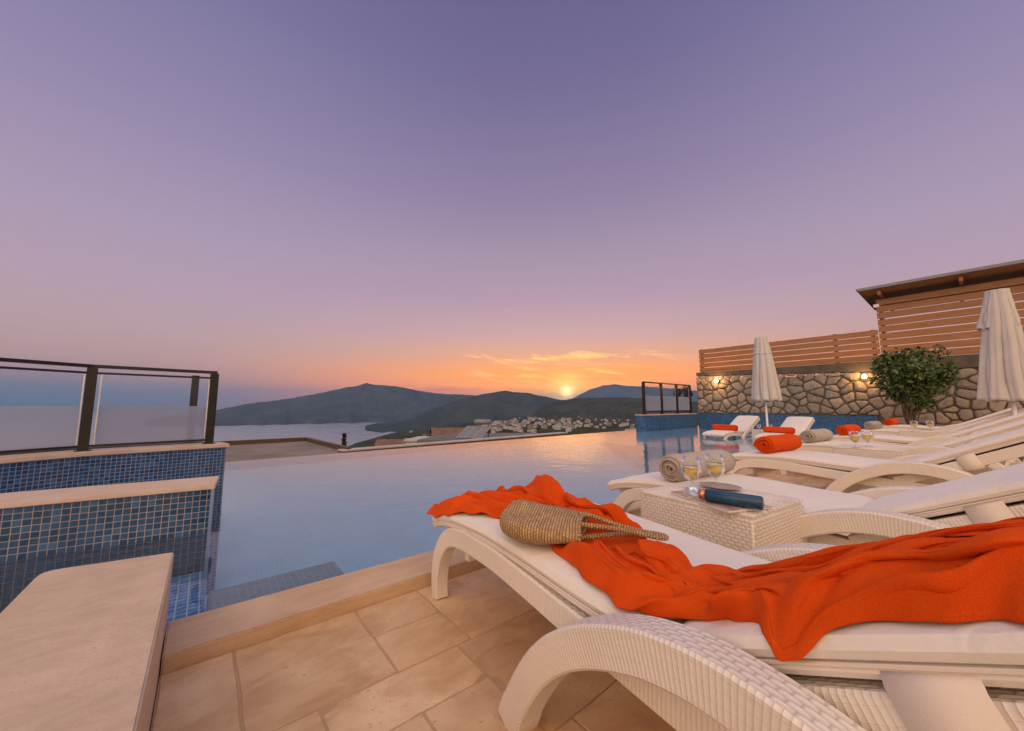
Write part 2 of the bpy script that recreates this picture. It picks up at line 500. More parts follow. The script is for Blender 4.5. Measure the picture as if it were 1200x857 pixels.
M['mortar'] = plain('wall_mortar', (.155,.13,.10), 0.95, var=0.3, nscale=3, bump=0.8, bscale=40)
M['concrete'] = plain('concrete', (.10,.085,.068), 0.9, var=0.3, nscale=4, bump=0.5, bscale=50)
M['rim'] = plain('outer_rim', (.46,.40,.36), 0.7, var=0.15, nscale=6, bump=0.3)
m = bpy.data.materials.new('frosted_glass'); m.use_nodes = True
nt = m.node_tree; nt.nodes.clear(); g = NG(nt)
tl = g.new('ShaderNodeBsdfTranslucent', {'Color': (.66,.72,.82)}); df = g.new('ShaderNodeBsdfDiffuse', {'Color': (.40,.43,.50)})
tr = g.new('ShaderNodeBsdfTransparent', {'Color': (.9,.9,.9)})
a = g.new('ShaderNodeMixShader', {0: .30, 1: tl.outputs[0], 2: df.outputs[0]})
a2 = g.new('ShaderNodeMixShader', {0: .18, 1: a.outputs[0], 2: tr.outputs[0]})
g.new('ShaderNodeOutputMaterial', {'Surface': a2.outputs[0]})
M['frost'] = m
M['glass'] = glassy('rail_glass', (.90,.93,.95), 1.5, 0.8)
M['drink_glass'] = glassy('drinking_glass', (.98,.98,.98), 1.45, 0.65)
M['canvas'] = fabric('parasol_canvas', (.50,.47,.46), (.58,.55,.53), 0.004, bs=0.2, fold=0.1)
M['pole'] = plain('white_pole', (.72,.68,.64), 0.4)

# stone with one shade per stone (vertex-free: random by cell position)
m, g, b = mat('field_stone')
v = g.coord('Object')
n1 = g.noise(v, 2.6, 2); n2 = g.noise(v, 24.0, 5, 0.65)
cell = g.new('ShaderNodeNewGeometry').outputs['Random Per Island']
c = g.ramp(cell, [(0, (.20,.175,.16)), (.25, (.33,.28,.235)), (.5, (.27,.25,.235)), (.75, (.40,.34,.285)), (1, (.22,.185,.155))])
c = g.mix(g.mul(g.smooth(n2, .42, .62), .45), c, (.20,.15,.11))
g.put(b.inputs['Base Color'], c); b.inputs['Roughness'].default_value = 0.9
g.put(b.inputs['Normal'], g.bump(n2, 0.6, 0.03))
M['stone'] = m

# pool water: clear, tinted by depth colour, with slow ripples
m = bpy.data.materials.new('pool_water'); m.use_nodes = True
nt = m.node_tree; nt.nodes.clear(); g = NG(nt)
v = g.coord('Object')
w1 = g.noise(g.vm('MULTIPLY', v, (1.0, 1.5, 1.0)), 2.6, 3, 0.5, 0.4)
w2 = g.noise(v, 8.0, 2, 0.5, 0.3)
nb = g.bump(g.add(g.mul(w1, 1.0), g.mul(w2, 0.30)), 0.10, 0.05)
fr = g.new('ShaderNodeFresnel', {'IOR': 1.42, 'Normal': nb})
tr = g.new('ShaderNodeBsdfTransparent', {'Color': (.84,.93,.97)})
gl = g.new('ShaderNodeBsdfGlossy', {'Color': (1, 1, 1), 'Roughness': 0.05, 'Normal': nb})
df = g.new('ShaderNodeBsdfDiffuse', {'Color': (.40,.56,.66), 'Normal': nb})   # light scattered back by the water body
body = g.new('ShaderNodeMixShader', {0: .05, 1: tr.outputs[0], 2: df.outputs[0]})
mx = g.new('ShaderNodeMixShader', {0: fr.outputs[0], 1: body.outputs[0], 2: gl.outputs[0]})
g.new('ShaderNodeOutputMaterial', {'Surface': mx.outputs[0]})
M['water'] = m

# open sea
m, g, b = mat('sea_water')
v = g.coord('Object')
b.inputs['Base Color'].default_value = (.26,.30,.37,1)
b.inputs['Roughness'].default_value = 0.22
b.inputs['IOR'].default_value = 1.33
n = g.noise(g.vm('MULTIPLY', v, (.004,.004,.004)), 1.0, 5, 0.6, 1.0)
g.put(b.inputs['Roughness'], g.lin(n, .35, .65, .22, .34))
g.put(b.inputs['Normal'], g.bump(g.noise(g.vm('MULTIPLY', v, (.05,.05,.05)), 1.0, 4, .6), 0.25, 1.5))
M['sea'] = m

def hillmat(name, c1, c2, c3, s1=0.004, s2=0.03):
    m, g, b = mat(name)
    v = g.coord('Object')
    a = g.noise(v, s1, 6, 0.62, 0.3); d = g.noise(v, s2, 5, 0.7)
    c = g.mix(g.smooth(a, .4, .62), c1, c2)
    c = g.mix(g.mul(g.smooth(d, .5, .66), .6), c, c3)
    g.put(b.inputs['Base Color'], c); b.inputs['Roughness'].default_value = 1.0
    b.inputs['Specular IOR Level'].default_value = 0.0
    g.put(b.inputs['Normal'], g.bump(g.add(a, g.mul(d, .3)), 0.9, 12.0))
    return m
M['hill_far'] = hillmat('far_hill', (.040,.044,.042), (.070,.070,.064), (.13,.12,.105))
M['hill_mid'] = hillmat('mid_hill', (.032,.040,.028), (.052,.058,.040), (.085,.078,.06), 0.006, 0.05)
M['hill_near'] = hillmat('near_hill', (.036,.040,.026), (.062,.060,.040), (.11,.09,.065), 0.008, 0.06)
M['house_white'] = plain('house_white', (.46,.46,.47), 0.8, nscale=0.2)
M['house_cream'] = plain('house_cream', (.27,.25,.23), 0.8, nscale=0.2)
M['tile_roof'] = plain('tile_roof', (.17,.095,.065), 0.85, var=0.3, nscale=1.0, bump=0.4, bscale=10)
M['window'] = plain('dark_window', (.03,.035,.045), 0.2)
M['flat_roof'] = plain('flat_roof', (.20,.165,.14), 0.85, var=0.25, nscale=1.2, bump=0.3, bscale=20)
M['grey_roof'] = plain('grey_roof', (.13,.13,.135), 0.8, var=0.2, nscale=0.5)
M['road'] = plain('pale_road', (.20,.18,.165), 0.9, nscale=0.05)

# leaves
def leafmat(name, c1, c2):
    m, g, b = mat(name)
    r = g.new('ShaderNodeNewGeometry').outputs['Random Per Island']
    g.put(b.inputs['Base Color'], g.ramp(r, [(0, c1), (1, c2)])); b.inputs['Roughness'].default_value = 0.5
    b.inputs['Transmission Weight'].default_value = 0.0
    return m
M['leaf'] = leafmat('leaf', (.028,.060,.014), (.12,.17,.045))
M['leaf_dark'] = leafmat('leaf_dark', (.02,.035,.014), (.05,.07,.03))
M['bark'] = plain('bark', (.11,.08,.055), 0.9, var=0.3, nscale=10, bump=0.8, bscale=50)
# ================================================================ setting: deck, pool, walls
# --- tumbled travertine paving
m, g, b = M['deck'], NG(M['deck'].node_tree), M['deck'].node_tree.nodes['Principled BSDF']
isl = g.n.new('ShaderNodeNewGeometry').outputs['Random Per Island']
old = b.inputs['Base Color'].links[0].from_socket
g.put(b.inputs['Base Color'], g.mix(1.0, old, g.ramp(isl, [(0, (.84,.80,.77)), (.5, (1.0,.98,.96)), (1, (1.10,1.10,1.12))]), 'MULTIPLY'))
WX = 16.6                                   # the stone wall stands here
COPE0, COPE1 = 1.60, 1.84                    # front and back edge of the pool coping
def paving():
    mb = MB(); rnd = random.Random(3)
    def tile(x0, x1, y0, y1):
        gp = 0.0012; b_ = 0.0028
        x0 += gp+rnd.uniform(0, .0015); x1 -= gp+rnd.uniform(0, .0015); y0 += gp; y1 -= gp+rnd.uniform(0, .0015)
        z = rnd.uniform(-.003, .0015)
        n = max(3, int((x1-x0)/0.03)); k = max(3, int((y1-y0)/0.03))
        if x0 > 4.0 or y1 < -1.2: n = k = 2
        def wob(x, y): return mnoise.noise((x*9, y*9, 1.3))*0.0035 + mnoise.noise((x*31, y*31, 5))*0.0018
        P_ = []
        for i in range(n+1):
            row = []
            for j in range(k+1):
                x = lerp(x0+b_, x1-b_, i/n); y = lerp(y0+b_, y1-b_, j/k)
                row.append((x+wob(x, y), y+wob(y, x), z+mnoise.noise((x*5, y*5, 2))*0.0016))
            P_.append(row)
        base = len(mb.v); mb.grid(P_, smooth=True)
        # skirt
        ring = [P_[i][0] for i in range(n+1)]+[P_[n][j] for j in range(1, k+1)]+[P_[i][k] for i in range(n-1, -1, -1)]+[P_[0][j] for j in range(k-1, 0, -1)]
        cx, cy = (x0+x1)/2, (y0+y1)/2
        low = []
        for p in ring:
            ex = b_ if p[0] > x1-2*b_-.004 else (-b_ if p[0] < x0+2*b_+.004 else 0)
            ey = b_ if p[1] > y1-2*b_-.004 else (-b_ if p[1] < y0+2*b_+.004 else 0)
            low.append((p[0]+ex, p[1]+ey, -.008+rnd.uniform(-.001, .001)))
        mb.grid([low, ring], closed_v=True, smooth=True)
    rows = [1.60, 1.16, 0.72, 0.30, -0.14, -0.58, -1.02, -1.46, -1.90, -2.5, -3.1, -3.7, -4.3]
    for r_ in range(len(rows)-1):
        yt, yb = rows[r_], rows[r_+1]
        x = -0.05
        first = [.178, .38, 'S', .5] if r_ == 0 else ([.34, 'S2', .62] if r_ == 1 else [])
        while x < WX-.05:
            if first: k = first.pop(0)
            else: k = rnd.choice([.42, .6, .62, 'S', .42, 'T'])
            big = x > 9 or yb < -2
            if big: k = 1.2
            if k == 'S':
                w = .26; ym = lerp(yt, yb, .5)
                tile(x, x+w, ym, yt); tile(x, x+w, yb, ym)
            elif k == 'S2' or k == 'T':
                w = .42; ym = lerp(yt, yb, .42)
                tile(x, x+w, ym, yt); tile(x, x+w*.5, yb, ym); tile(x+w*.5, x+w, yb, ym)
            else:
                w = k; tile(x, min(x+w, WX), yb, yt)
            x += w
    o = mb.build('deck', M['deck'], weld=False)
    tag(o, kind='structure')
    mg = MB(); mg.box((-.05, -4.4, -.12), (WX, COPE0, -.0032))
    tag(mg.build('deck_base', M['grout']), kind='structure')
paving()

# --- coping round the pool
def slabrun(name, x0, x1, y0, y1, z0, z1, mat_, lens, bevel=.005, rnd=random.Random(5)):
    mb = MB(); x = x0
    while x < x1-.01:
        w = min(rnd.choice(lens), x1-x)
        if x1-(x+w) < .2: w = x1-x
        mb.box((x+.0012, y0+rnd.uniform(0, .001), z0), (x+w-.0012, y1, z1+rnd.uniform(-.0007, .0007)))
        x += w
    return mb.build(name, mat_, bevel=bevel)
tag(slabrun('pool_coping', -.05, WX, COPE0, COPE1, -.06, .05, M['coping'], [1.9, 2.4]), kind='structure')

# --- pool shell (only inner faces are ever seen)
ZW = -.03
mb = MB()
zf = -1.35
cs_ = [(-3, zf), (3.4, zf), (3.9, zf+.04), (4.5, zf+.16), (5.2, zf+.38), (6.0, zf+.72), (6.7, zf+1.06), (7.02, zf+1.24)]
mb.grid([[(-4, y, z) for y, z in cs_], [(16.6, y+(.45 if y > 7 else 0), z) for y, z in cs_]], lambda i, j: (i*20.6, cs_[j][0]))
tag(mb.build('pool_floor', M['mosaic_floor']), kind='structure')
mb = MB()
mb.poly([(-4, COPE1-.01, zf), (-4, COPE1-.01, -.06), (WX, COPE1-.01, -.06), (WX, COPE1-.01, zf)])       # under the coping
mb.poly([(-.1, 7.02, -.25), (12.42, 7.47, -.25), (12.42, 7.47, ZW-.004), (-.1, 7.02, ZW-.004)])            # weir, inner face
mb.poly([(-.1, 7.02, ZW-.004), (12.42, 7.47, ZW-.004), (12.42, 7.60, ZW-.02), (-.1, 7.15, ZW-.02)])    # weir, top
mb.poly([(12.42, 7.60, -2.6), (-.1, 7.15, -2.6), (-.1, 7.15, ZW-.02), (12.42, 7.60, ZW-.02)])          # weir, outer face
tag(mb.build('pool_wall', M['mosaic_floor']), kind='structure')
mb = MB()
mb.box((-4, COPE1, zf+.01), (.075, 3.24, -.26)); mb.box((-4, -3, zf+.01), (-.38, COPE1-.012, -.26))
tag(mb.build('pool_step', M['mosaic_step'], bevel=.01), kind='structure')
mb = MB(); mb.box((.09, COPE1, zf+.012), (.82, 3.08, -.34)); mb.box((.825, COPE1, zf+.012), (1.55, 2.80, -.345))
tag(mb.build('pool_ledge', M['mosaic_ledge'], bevel=.01), kind='structure')
mb = MB(); mb.box((8.9, COPE1, zf+.014), (WX, 7.44, -.24))
tag(mb.build('pool_shelf', M['mosaic_floor']), kind='structure')
# water surface
mb = MB()
pts = [(-.37, COPE1-.006), (16.58, COPE1-.006), (16.58, 7.5), (12.42, 7.52), (-.1, 7.07), (-.1, 5.1), (-4, 5.1), (-4, -3), (-.37, -3)]
mb.poly([(x, y, ZW) for x, y in pts], [(x, y) for x, y in pts])
tag(mb.build('pool_water', M['water']), kind='structure')

# --- low travertine-capped walls at the left
def walled(name, label, cat, foot, zcap, capt, overhang, tiles, capmat, round_corner=None, zbase=-1.35):
    """foot: ccw footprint polygon; a tiled body with a stone slab on top"""
    t_ = empty(name, (0, 0, 0)); tag(t_, label, cat)
    mb = MB(); n = len(foot)
    for i in range(n):
        a, c = foot[i], foot[(i+1) % n]; L = sqrt((c[0]-a[0])**2+(c[1]-a[1])**2)
        mb.poly([(a[0], a[1], zbase), (c[0], c[1], zbase), (c[0], c[1], zcap-capt), (a[0], a[1], zcap-capt)],
                [(0, zbase), (L, zbase), (L, zcap-capt), (0, zcap-capt)])
    mb.build('tiled_body', tiles, t_)
    mc = MB()
    cx = sum(p[0] for p in foot)/n; cy = sum(p[1] for p in foot)/n
    big = []
    for i in range(n):                      # offset polygon outwards
        p0, p1, p2 = Vector(foot[i-1]), Vector(foot[i]), Vector(foot[(i+1) % n])
        e1 = (p1-p0).normalized(); e2 = (p2-p1).normalized()
        n1 = Vector((e1.y, -e1.x)); n2 = Vector((e2.y, -e2.x))
        q = (n1+n2); q = q/q.dot(n1)
        big.append(p1+q*overhang)
    if round_corner is not None:
        k = round_corner; p0, p1, p2 = big[k-1], big[k], big[(k+1) % n]; r_ = .05
        a = p1+(p0-p1).normalized()*r_; c = p1+(p2-p1).normalized()*r_
        arc = [(1-q)**2*a+2*q*(1-q)*p1+q*q*c for q in [i/5 for i in range(6)]]
        big = big[:k]+arc+big[k+1:]
    lo = [(p.x, p.y, zcap-capt) for p in big]; hi = [(p.x, p.y, zcap) for p in big]
    mc.poly(hi); mc.poly(list(reversed(lo)))
    for i in range(len(big)):
        j = (i+1) % len(big); mc.poly([lo[i], lo[j], hi[j], hi[i]])
    mc.build('stone_cap', capmat, t_, bevel=.004)
    return t_
bench = walled('stone_bench', 'pale travertine slab bench jutting over the pool edge at the lower left', 'bench',
       [(-.365, -3.0), (-.052, -3.0), (-.052, 1.85), (-.365, 1.905)], .28, .075, .0015, M['bench'], M['bench'], 3)
walled('pool_wall', 'low navy mosaic wall with pale stone cap nearest the slab bench', 'pool wall',
       [(-3.2, 3.66), (.068, 3.25), (.095, 3.60), (-3.2, 4.0)], .278, .027, .022, M['mosaic_dark'], M['cap'])
walled('pool_wall', 'bright blue mosaic wall with stone cap carrying the long glass railing', 'pool wall',
       [(-2.6, 3.72), (-.76, 4.80), (.198, 4.93), (.14, 5.20), (-.85, 5.06), (-2.75, 3.97)], .412, .035, .022, M['mosaic_blue'], M['cap'])

# --- railings: posts, rails and clear panes on the walls
def rail_fence(label, pts, zb, zt, posts, tops, panes, cat='railing', pw=.05, zf=.80):
    t_ = empty('glass_railing', (pts[0][0], pts[0][1], 0)); tag(t_, label, cat)
    off = Vector((-pts[0][0], -pts[0][1], 0))
    V2 = lambda p, z: Vector((p[0], p[1], z))+off
    for p in posts:
        mb = MB(); mb.box((p[0]-pw/2+off.x, p[1]-pw/2+off.y, zb), (p[0]+pw/2+off.x, p[1]+pw/2+off.y, zt-.021), rot=p[2])
        mb.box((p[0]-pw*.8+off.x, p[1]-pw*.8+off.y, zb), (p[0]+pw*.8+off.x, p[1]+pw*.8+off.y, zb+.006), rot=p[2])
        mb.build('post', M['dark_metal'], t_, bevel=.003)
    for z, w, h, nm in tops:
        mb = MB()
        for a, c in zip(pts, pts[1:]): mb.bar(V2(a, z), V2(c, z), w, h)
        mb.build(nm, M['dark_metal'], t_)
    for a, c, z0, z1 in panes:
        mb = MB(); a_, c_ = V2(a, 0), V2(c, 0); nrm = (c_-a_).cross(Vector((0, 0, 1))).normalized()*.004
        P_ = [a_+Vector((0, 0, z0)), c_+Vector((0, 0, z0)), c_+Vector((0, 0, z1)), a_+Vector((0, 0, z1))]
        mb.poly(P_)
        f = mb.build('pane', M['glass'], t_)
        mf = MB(); q_ = nrm*.8; mf.poly([P_[0]+q_, P_[1]+q_, Vector((P_[1].x, P_[1].y, zf))+q_, Vector((P_[0].x, P_[0].y, zf))+q_]); mf.build('frosted_band', M['frost'], f)
        for (p, q) in ((0, 3), (1, 2)):
            me = MB(); me.bar(P_[p], P_[q], .010, .010); me.build('pane_edge', M['alu'], f)
    return t_
A, B, C_ = (-2.65, 3.82), (-.80, 4.93), (.075, 5.05)
R_ = (-.105, 5.52)
du = Vector((C_[0]-B[0], C_[1]-B[1])).normalized(); dl = Vector((B[0]-A[0], B[1]-A[1])).normalized()
rail_fence('long dark metal railing with clear panes on the bright blue wall at left',
           [A, B, C_], .412, 1.165,
           [(B[0], B[1], atan2(du.y, du.x)), (C_[0]-.02, C_[1], atan2(du.y, du.x)), (R_[0], R_[1], 0)],
           [(1.155, .05, .028, 'handrail'), (1.095, .022, .018, 'upper_rail'), (.452, .022, .018, 'lower_rail')],
           [((A[0], A[1]), (B[0]-dl.x*.045, B[1]-dl.y*.045), .462, 1.085), ((B[0]+du.x*.06, B[1]+du.y*.06), (C_[0]-.06, C_[1]-.008), .462, 1.085)], pw=.066)
mb = MB(); mb.box((-1.6, 5.42, -1.3), (.02, 5.62, .40))
tag(mb.build('parapet', M['concrete'], bevel=.01), 'low grey parapet behind the bright blue wall carrying a rear post', 'parapet')

# --- blue tiled wall and small railing at the far corner of the pool
fw = walled('pool_wall', 'blue mosaic wall standing at the far corner of the infinity edge', 'pool wall',
       [(12.42, 7.46), (WX, 7.50), (WX, 7.86), (12.42, 7.86)], .49, .03, .02, M['mosaic_far'], M['cap'])
rail_fence('short dark railing with three panes on the far blue pool wall', [(12.62, 7.62), (13.9, 7.63), (15.15, 7.64), (16.35, 7.65)], .49, 1.72,
           [(12.62, 7.62, 0), (13.9, 7.63, 0), (15.15, 7.64, 0), (16.35, 7.65, 0)],
           [(1.70, .06, .05, 'handrail'), (.60, .05, .04, 'lower_rail')],
           [((12.70, 7.62), (13.82, 7.63), .63, 1.64), ((13.98, 7.63), (15.07, 7.64), .63, 1.64), ((15.23, 7.64), (16.27, 7.65), .63, 1.64)], pw=.09, zf=1.19)

# --- field stone wall along the right side
def clip(poly, a, n):
    out = []
    for i in range(len(poly)):
        p, q = poly[i], poly[(i+1) % len(poly)]
        dp = (p[0]-a[0])*n[0]+(p[1]-a[1])*n[1]; dq = (q[0]-a[0])*n[0]+(q[1]-a[1])*n[1]
        if dp <= 0: out.append(p)
        if (dp < 0 < dq) or (dq < 0 < dp):
            s_ = dp/(dp-dq); out.append((p[0]+(q[0]-p[0])*s_, p[1]+(q[1]-p[1])*s_))
    return out
def wall_top(y): return lerp(1.88, 2.12, max(0, min(1, (y-1.0)/6.3)))
YA, YB = -5.0, 7.42
t_ = empty('stone_wall', (WX, 0, 0)); tag(t_, 'rough field stone wall with dark mortar along the right side of the pool', 'stone wall')
mb = MB(); mb.box((0.03, YA, -1.3), (.42, YB+.02, 1.87)); 
mb.build('mortar_bed', M['mortar'], t_)
mb = MB()
for i in range(24):
    y0 = lerp(YA, YB, i/24); y1 = lerp(YA, YB, (i+1)/24)
    mb.box((-.03, y0, wall_top((y0+y1)/2)), (.46, y1, 2.255))
mb.build('coping_band', M['concrete'], t_)
mb = MB(); mb.box((-.035, 1.84, -1.3), (.03, YB, .49)); mb.build('tile_band', M['mosaic_far'], t_)
def stones():
    mb = MB(); rnd = random.Random(11); pts = []
    dy, dzz = .40, .235; r_ = 0; z = -.05
    while z < 2.5:
        y = YA-.3+(dy/2 if r_ % 2 else 0)
        while y < YB+.5:
            pts.append((y+rnd.uniform(-.18, .18), z+rnd.uniform(-.11, .11))); y += dy*rnd.uniform(.6, 1.5)
        z += dzz; r_ += 1
    for p in pts:
        if p[0] < YA or p[0] > YB+.1: continue
        low = .50 if p[0] > 1.84 else 0
        poly = [(max(YA, p[0]-.6), max(low, p[1]-.6)), (min(YB+.03, p[0]+.6), max(low, p[1]-.6)), (min(YB+.03, p[0]+.6), min(wall_top(p[0]), p[1]+.6)), (max(YA, p[0]-.6), min(wall_top(p[0]), p[1]+.6))]
        if poly[2][1] <= poly[0][1]+.06: continue
        for q in pts:
            if q is p or abs(q[0]-p[0]) > 1.2 or abs(q[1]-p[1]) > 1.0: continue
            poly = clip(poly, ((p[0]+q[0])/2, (p[1]+q[1])/2), (q[0]-p[0], q[1]-p[1]))
            if len(poly) < 3: break
        if len(poly) < 3: continue
        cx = sum(a[0] for a in poly)/len(poly); cz = sum(a[1] for a in poly)/len(poly)
        # resample outline, round it, shrink for the mortar gap
        N = 22; rad = []
        for k in range(N):
            a = 2*pi*k/N; d = (cos(a), sin(a)); best = 9
            for i in range(len(poly)):
                p1, p2 = poly[i], poly[(i+1) % len(poly)]
                ex, ez = p2[0]-p1[0], p2[1]-p1[1]; den = d[0]*ez-d[1]*ex
                if abs(den) < 1e-9: continue
                tt = ((p1[0]-cx)*ez-(p1[1]-cz)*ex)/den; ss = ((p1[0]-cx)*d[1]-(p1[1]-cz)*d[0])/den
                if tt > 0 and -1e-6 <= ss <= 1+1e-6: best = min(best, tt)
            rad.append(min(best, .6))
        if min(rad) < .02: continue
        rad = [.16*rad[k-1]+.68*rad[k]+.16*rad[(k+1) % N] for k in range(N)]
        gap = rnd.uniform(.012, .026); bul = rnd.uniform(.035, .075)
        prof = [(1.0, .035), (.985, -.004), (.92, -.6*bul), (.66, -.9*bul), (.3, -bul)]
        rows = []
        for s_, ox in prof:
            rows.append([(ox+mnoise.noise((cx+cos(2*pi*k/N)*s_*3, cz*3, s_*2))*.02+mnoise.noise((cos(2*pi*k/N)*s_*2.5+cx*7, sin(2*pi*k/N)*s_*2.5, cz*5))*.022*(1-s_*.6), cx+cos(2*pi*k/N)*max(.01, rad[k]-gap)*s_, cz+sin(2*pi*k/N)*max(.01, rad[k]-gap)*s_) for k in range(N)])
        rows = [list(reversed(r)) for r in rows]
        mb.grid(rows, closed_v=True, smooth=True)
        mb.poly(rows[-1], smooth=True)
    return mb
stones().build('stones', M['stone'], t_, weld=False)

# --- slatted timber screen on top of the wall
def screen(label, y0, y1, z0, z1, nb, posts, x=WX+.06):
    t_ = empty('timber_screen', (x, y0, 0)); tag(t_, label, 'timber screen')
    rnd = random.Random(int(y0*10)); pitch = (z1-z0)/nb
    for k in range(nb):
        mb = MB(); dz_ = rnd.uniform(-.006, .006)
        mb.box((rnd.uniform(-.004, .004), 0, z0+k*pitch+.013+dz_), (.03, y1-y0, z0+(k+1)*pitch-.016+dz_))
        mb.build('board', M['wood'], t_, bevel=.004, seg=1)
    for yp in posts:
        mb = MB(); mb.box((.032, yp-y0-.05, z0-.02), (.12, yp-y0+.05, z1)); mb.build('post', M['wood_dark'], t_)
    return t_
screen('lower slatted timber screen with open gaps on the stone wall', 1.62, 7.30, 2.262, 3.28, 5, [1.75, 2.7, 4.9, 7.2])
screen('tall slatted timber screen under the grey eave at right', -5.0, 1.60, 2.262, 4.26, 9, [1.5, -.6, -2.8])
t_ = empty('lean_to_roof', (WX, 0, 0)); tag(t_, 'grey metal edged roof eave above the tall timber screen', 'roof')
mb = MB(); mb.box((-.55, -5.0, 4.49), (3.2, 1.95, 4.545)); mb.build('roof_sheet', M['roof_metal'], t_, bevel=.01)
mb = MB(); mb.box((-.52, -5.0, 4.455), (3.1, 1.9, 4.487)); mb.build('soffit', M['wood'], t_)
mb = MB()
for yy in (1.45, -.2, -1.9, -3.6): mb.bar((-.45, yy, 4.36), (3.0, yy, 4.36), .08, .125)
mb.build('rafters', M['wood'], t_)
mb = MB(); mb.box((-.60, -5.0, 4.475), (-.553, 1.96, 4.56)); mb.build('gutter', M['roof_metal'], t_)
mb = MB(); mb.box((.05, 1.53, 4.0), (.16, 1.66, 4.10)); mb.build('floodlight', M['alu'], t_)
# two lit wall lamps
def wall_lamp(y, z, label):
    t_ = empty('wall_lamp', (WX-.06, y, z)); tag(t_, label, 'wall lamp', 'lamps on the stone wall')
    mb = MB(); mb.box((-.03, -.05, -.07), (.05, .05, .07)); mb.build('bracket', M['dark_metal'], t_, bevel=.005)
    mb = MB(); mb.lathe([(.001, -.07), (.04, -.06), (.06, -.02), (.055, .03), (.035, .06), (.001, .07)], 16, (-.10, 0, 0))
    m_, g_, b_ = mat('lamp_glow'); b_.inputs['Emission Color'].default_value = (1, .60, .22, 1); b_.inputs['Emission Strength'].default_value = 22
    mb.build('bulb', m_, t_)
    ld = bpy.data.lights.new('lamp_light', 'POINT'); ld.energy = 17; ld.color = (1, .46, .12); ld.shadow_soft_size = .06
    lo = bpy.data.objects.new('lamp_light', ld); COL.objects.link(lo); lo.parent = t_; lo.location = (-.24, 0, 0)
wall_lamp(6.55, 1.86, 'lit wall lamp on the stone wall near the short railing')
wall_lamp(2.02, 1.76, 'lit wall lamp on the stone wall beside the leafy tree')
# ================================================================ terrace rim and neighbours beyond the pool edge
t_ = empty('outer_wall', (0, 7.6, 0)); tag(t_, 'long low outer wall with pale coping just beyond the infinity edge', 'low wall')
mb = MB()
mb.box((2.2, .45, -2.2), (9.6, .72, -.115), rot=atan2(.62, 7.3), org=(2.2, .45, 0)); mb.build('wall_body', M['concrete'], t_)
mb = MB(); mb.box((2.2, .43, -.113), (9.6, .75, -.085), rot=atan2(.62, 7.3), org=(2.2, .45, 0)); mb.build('coping', M['rim'], t_, bevel=.005)
t_ = empty('flat_roof', (0, 7.3, 0)); tag(t_, 'grey brown flat roof with a dark raised edge beyond the pool at left', 'flat roof')
pr = [(-1.5, .05), (2.28, .35), (2.33, .85), (2.17, 4.15), (-3.0, 4.1)]
mb = MB(); mb.poly([(x, y, -.14) for x, y in pr]); mb.poly([(x, y, -2.5) for x, y in reversed(pr)])
for i in range(5):
    a, c = pr[i], pr[(i+1) % 5]; mb.poly([(a[0], a[1], -2.5), (c[0], c[1], -2.5), (c[0], c[1], -.14), (a[0], a[1], -.14)])
mb.build('roof_deck', M['flat_roof'], t_)
mb = MB()
mb.bar((-3.0, 4.12, -.10), (2.18, 4.17, -.10), .10, .12); mb.bar((2.2, 4.2, -.10), (2.36, .90, -.10), .10, .10)
mb.build('raised_edge', M['wood_dark'], t_)

# ================================================================ land and sea
ZS = -180.0
def pol(azd_, r, z): a = HEAD-radians(azd_); return (cos(a)*r, sin(a)*r, z)
mb = MB(); N = 96
ring = [pol(360*k/N, 17000, ZS) for k in range(N)]
mb.poly(list(reversed(ring)))
tag(mb.build('sea', M['sea']), kind='structure')

def ridge(name, matn, prof, Dr, Df, zf_, Db, zb_, ny=26, step=.4, rough=1.0, seed=1.0, power=1.0):
    """a mountain: front foot -> ridge line -> back foot, with spurs and gullies on its faces"""
    a0, a1 = prof[0][0], prof[-1][0]; n = int((a1-a0)/step); rows = []
    for i in range(n+1):
        a = lerp(a0, a1, i/n); zr = interp(prof, a); row = []
        zr += (mnoise.fractal((a*.9, seed, 0), 1.0, 2.0, 5)*.0016 + mnoise.noise((a*5, seed, 3))*.0006)*Dr*rough
        spur = mnoise.fractal((a*.35, seed*3, 1), 1.0, 2.0, 3)
        for j in range(ny+1):
            t_ = j/ny
            if t_ <= .7:
                q = t_/.7; r = lerp(Df*(1+.07*spur*(1-q)), Dr, q)
                z = lerp(zf_, zr, q**power)
                w = sin(pi*q)
                px_, py_, _ = pol(a, r, 0); z += w*(zr-zf_)*.20*mnoise.fractal((px_/(Dr*.16), py_/(Dr*.16), seed), 1.0, 2.1, 6)
            else:
                q = (t_-.7)/.3; r = lerp(Dr, Db, q); z = lerp(zr, zb_, q)
            row.append(pol(a, r, z))
        rows.append(row)
    mb = MB(); mb.grid(rows)
    for k in range(len(mb.f)): mb.f[k] = list(reversed(mb.f[k]))
    o = mb.build(name, matn); tag(o, kind='structure'); return o
ridge('far_hills', M['hill_far'], [(6.4, -180), (7.9, 82), (11.7, 381), (13.6, 478), (15.4, 513), (17.2, 469), (20.2, 442), (24.7, 372), (29.9, 249), (34.6, 102), (40, -60)], 9000, 7500, -185, 11000, -185, 20, .3, .5, 2.2)
ridge('peninsula', M['hill_far'], [(-44.5, -184), (-42.6, -120), (-37.8, -31), (-35.5, 34), (-31.8, 93), (-27.3, 194), (-24.1, 287), (-22.4, 322), (-21.4, 356), (-20.4, 335), (-17.2, 313), (-14.2, 252), (-10.4, 202), (-6.6, 190), (-2.6, 137), (2.6, 55), (6.6, -26), (9, -100)],
      6000, 4350, -186, 8600, -186, 34, .22, .8, 5.1, .9)
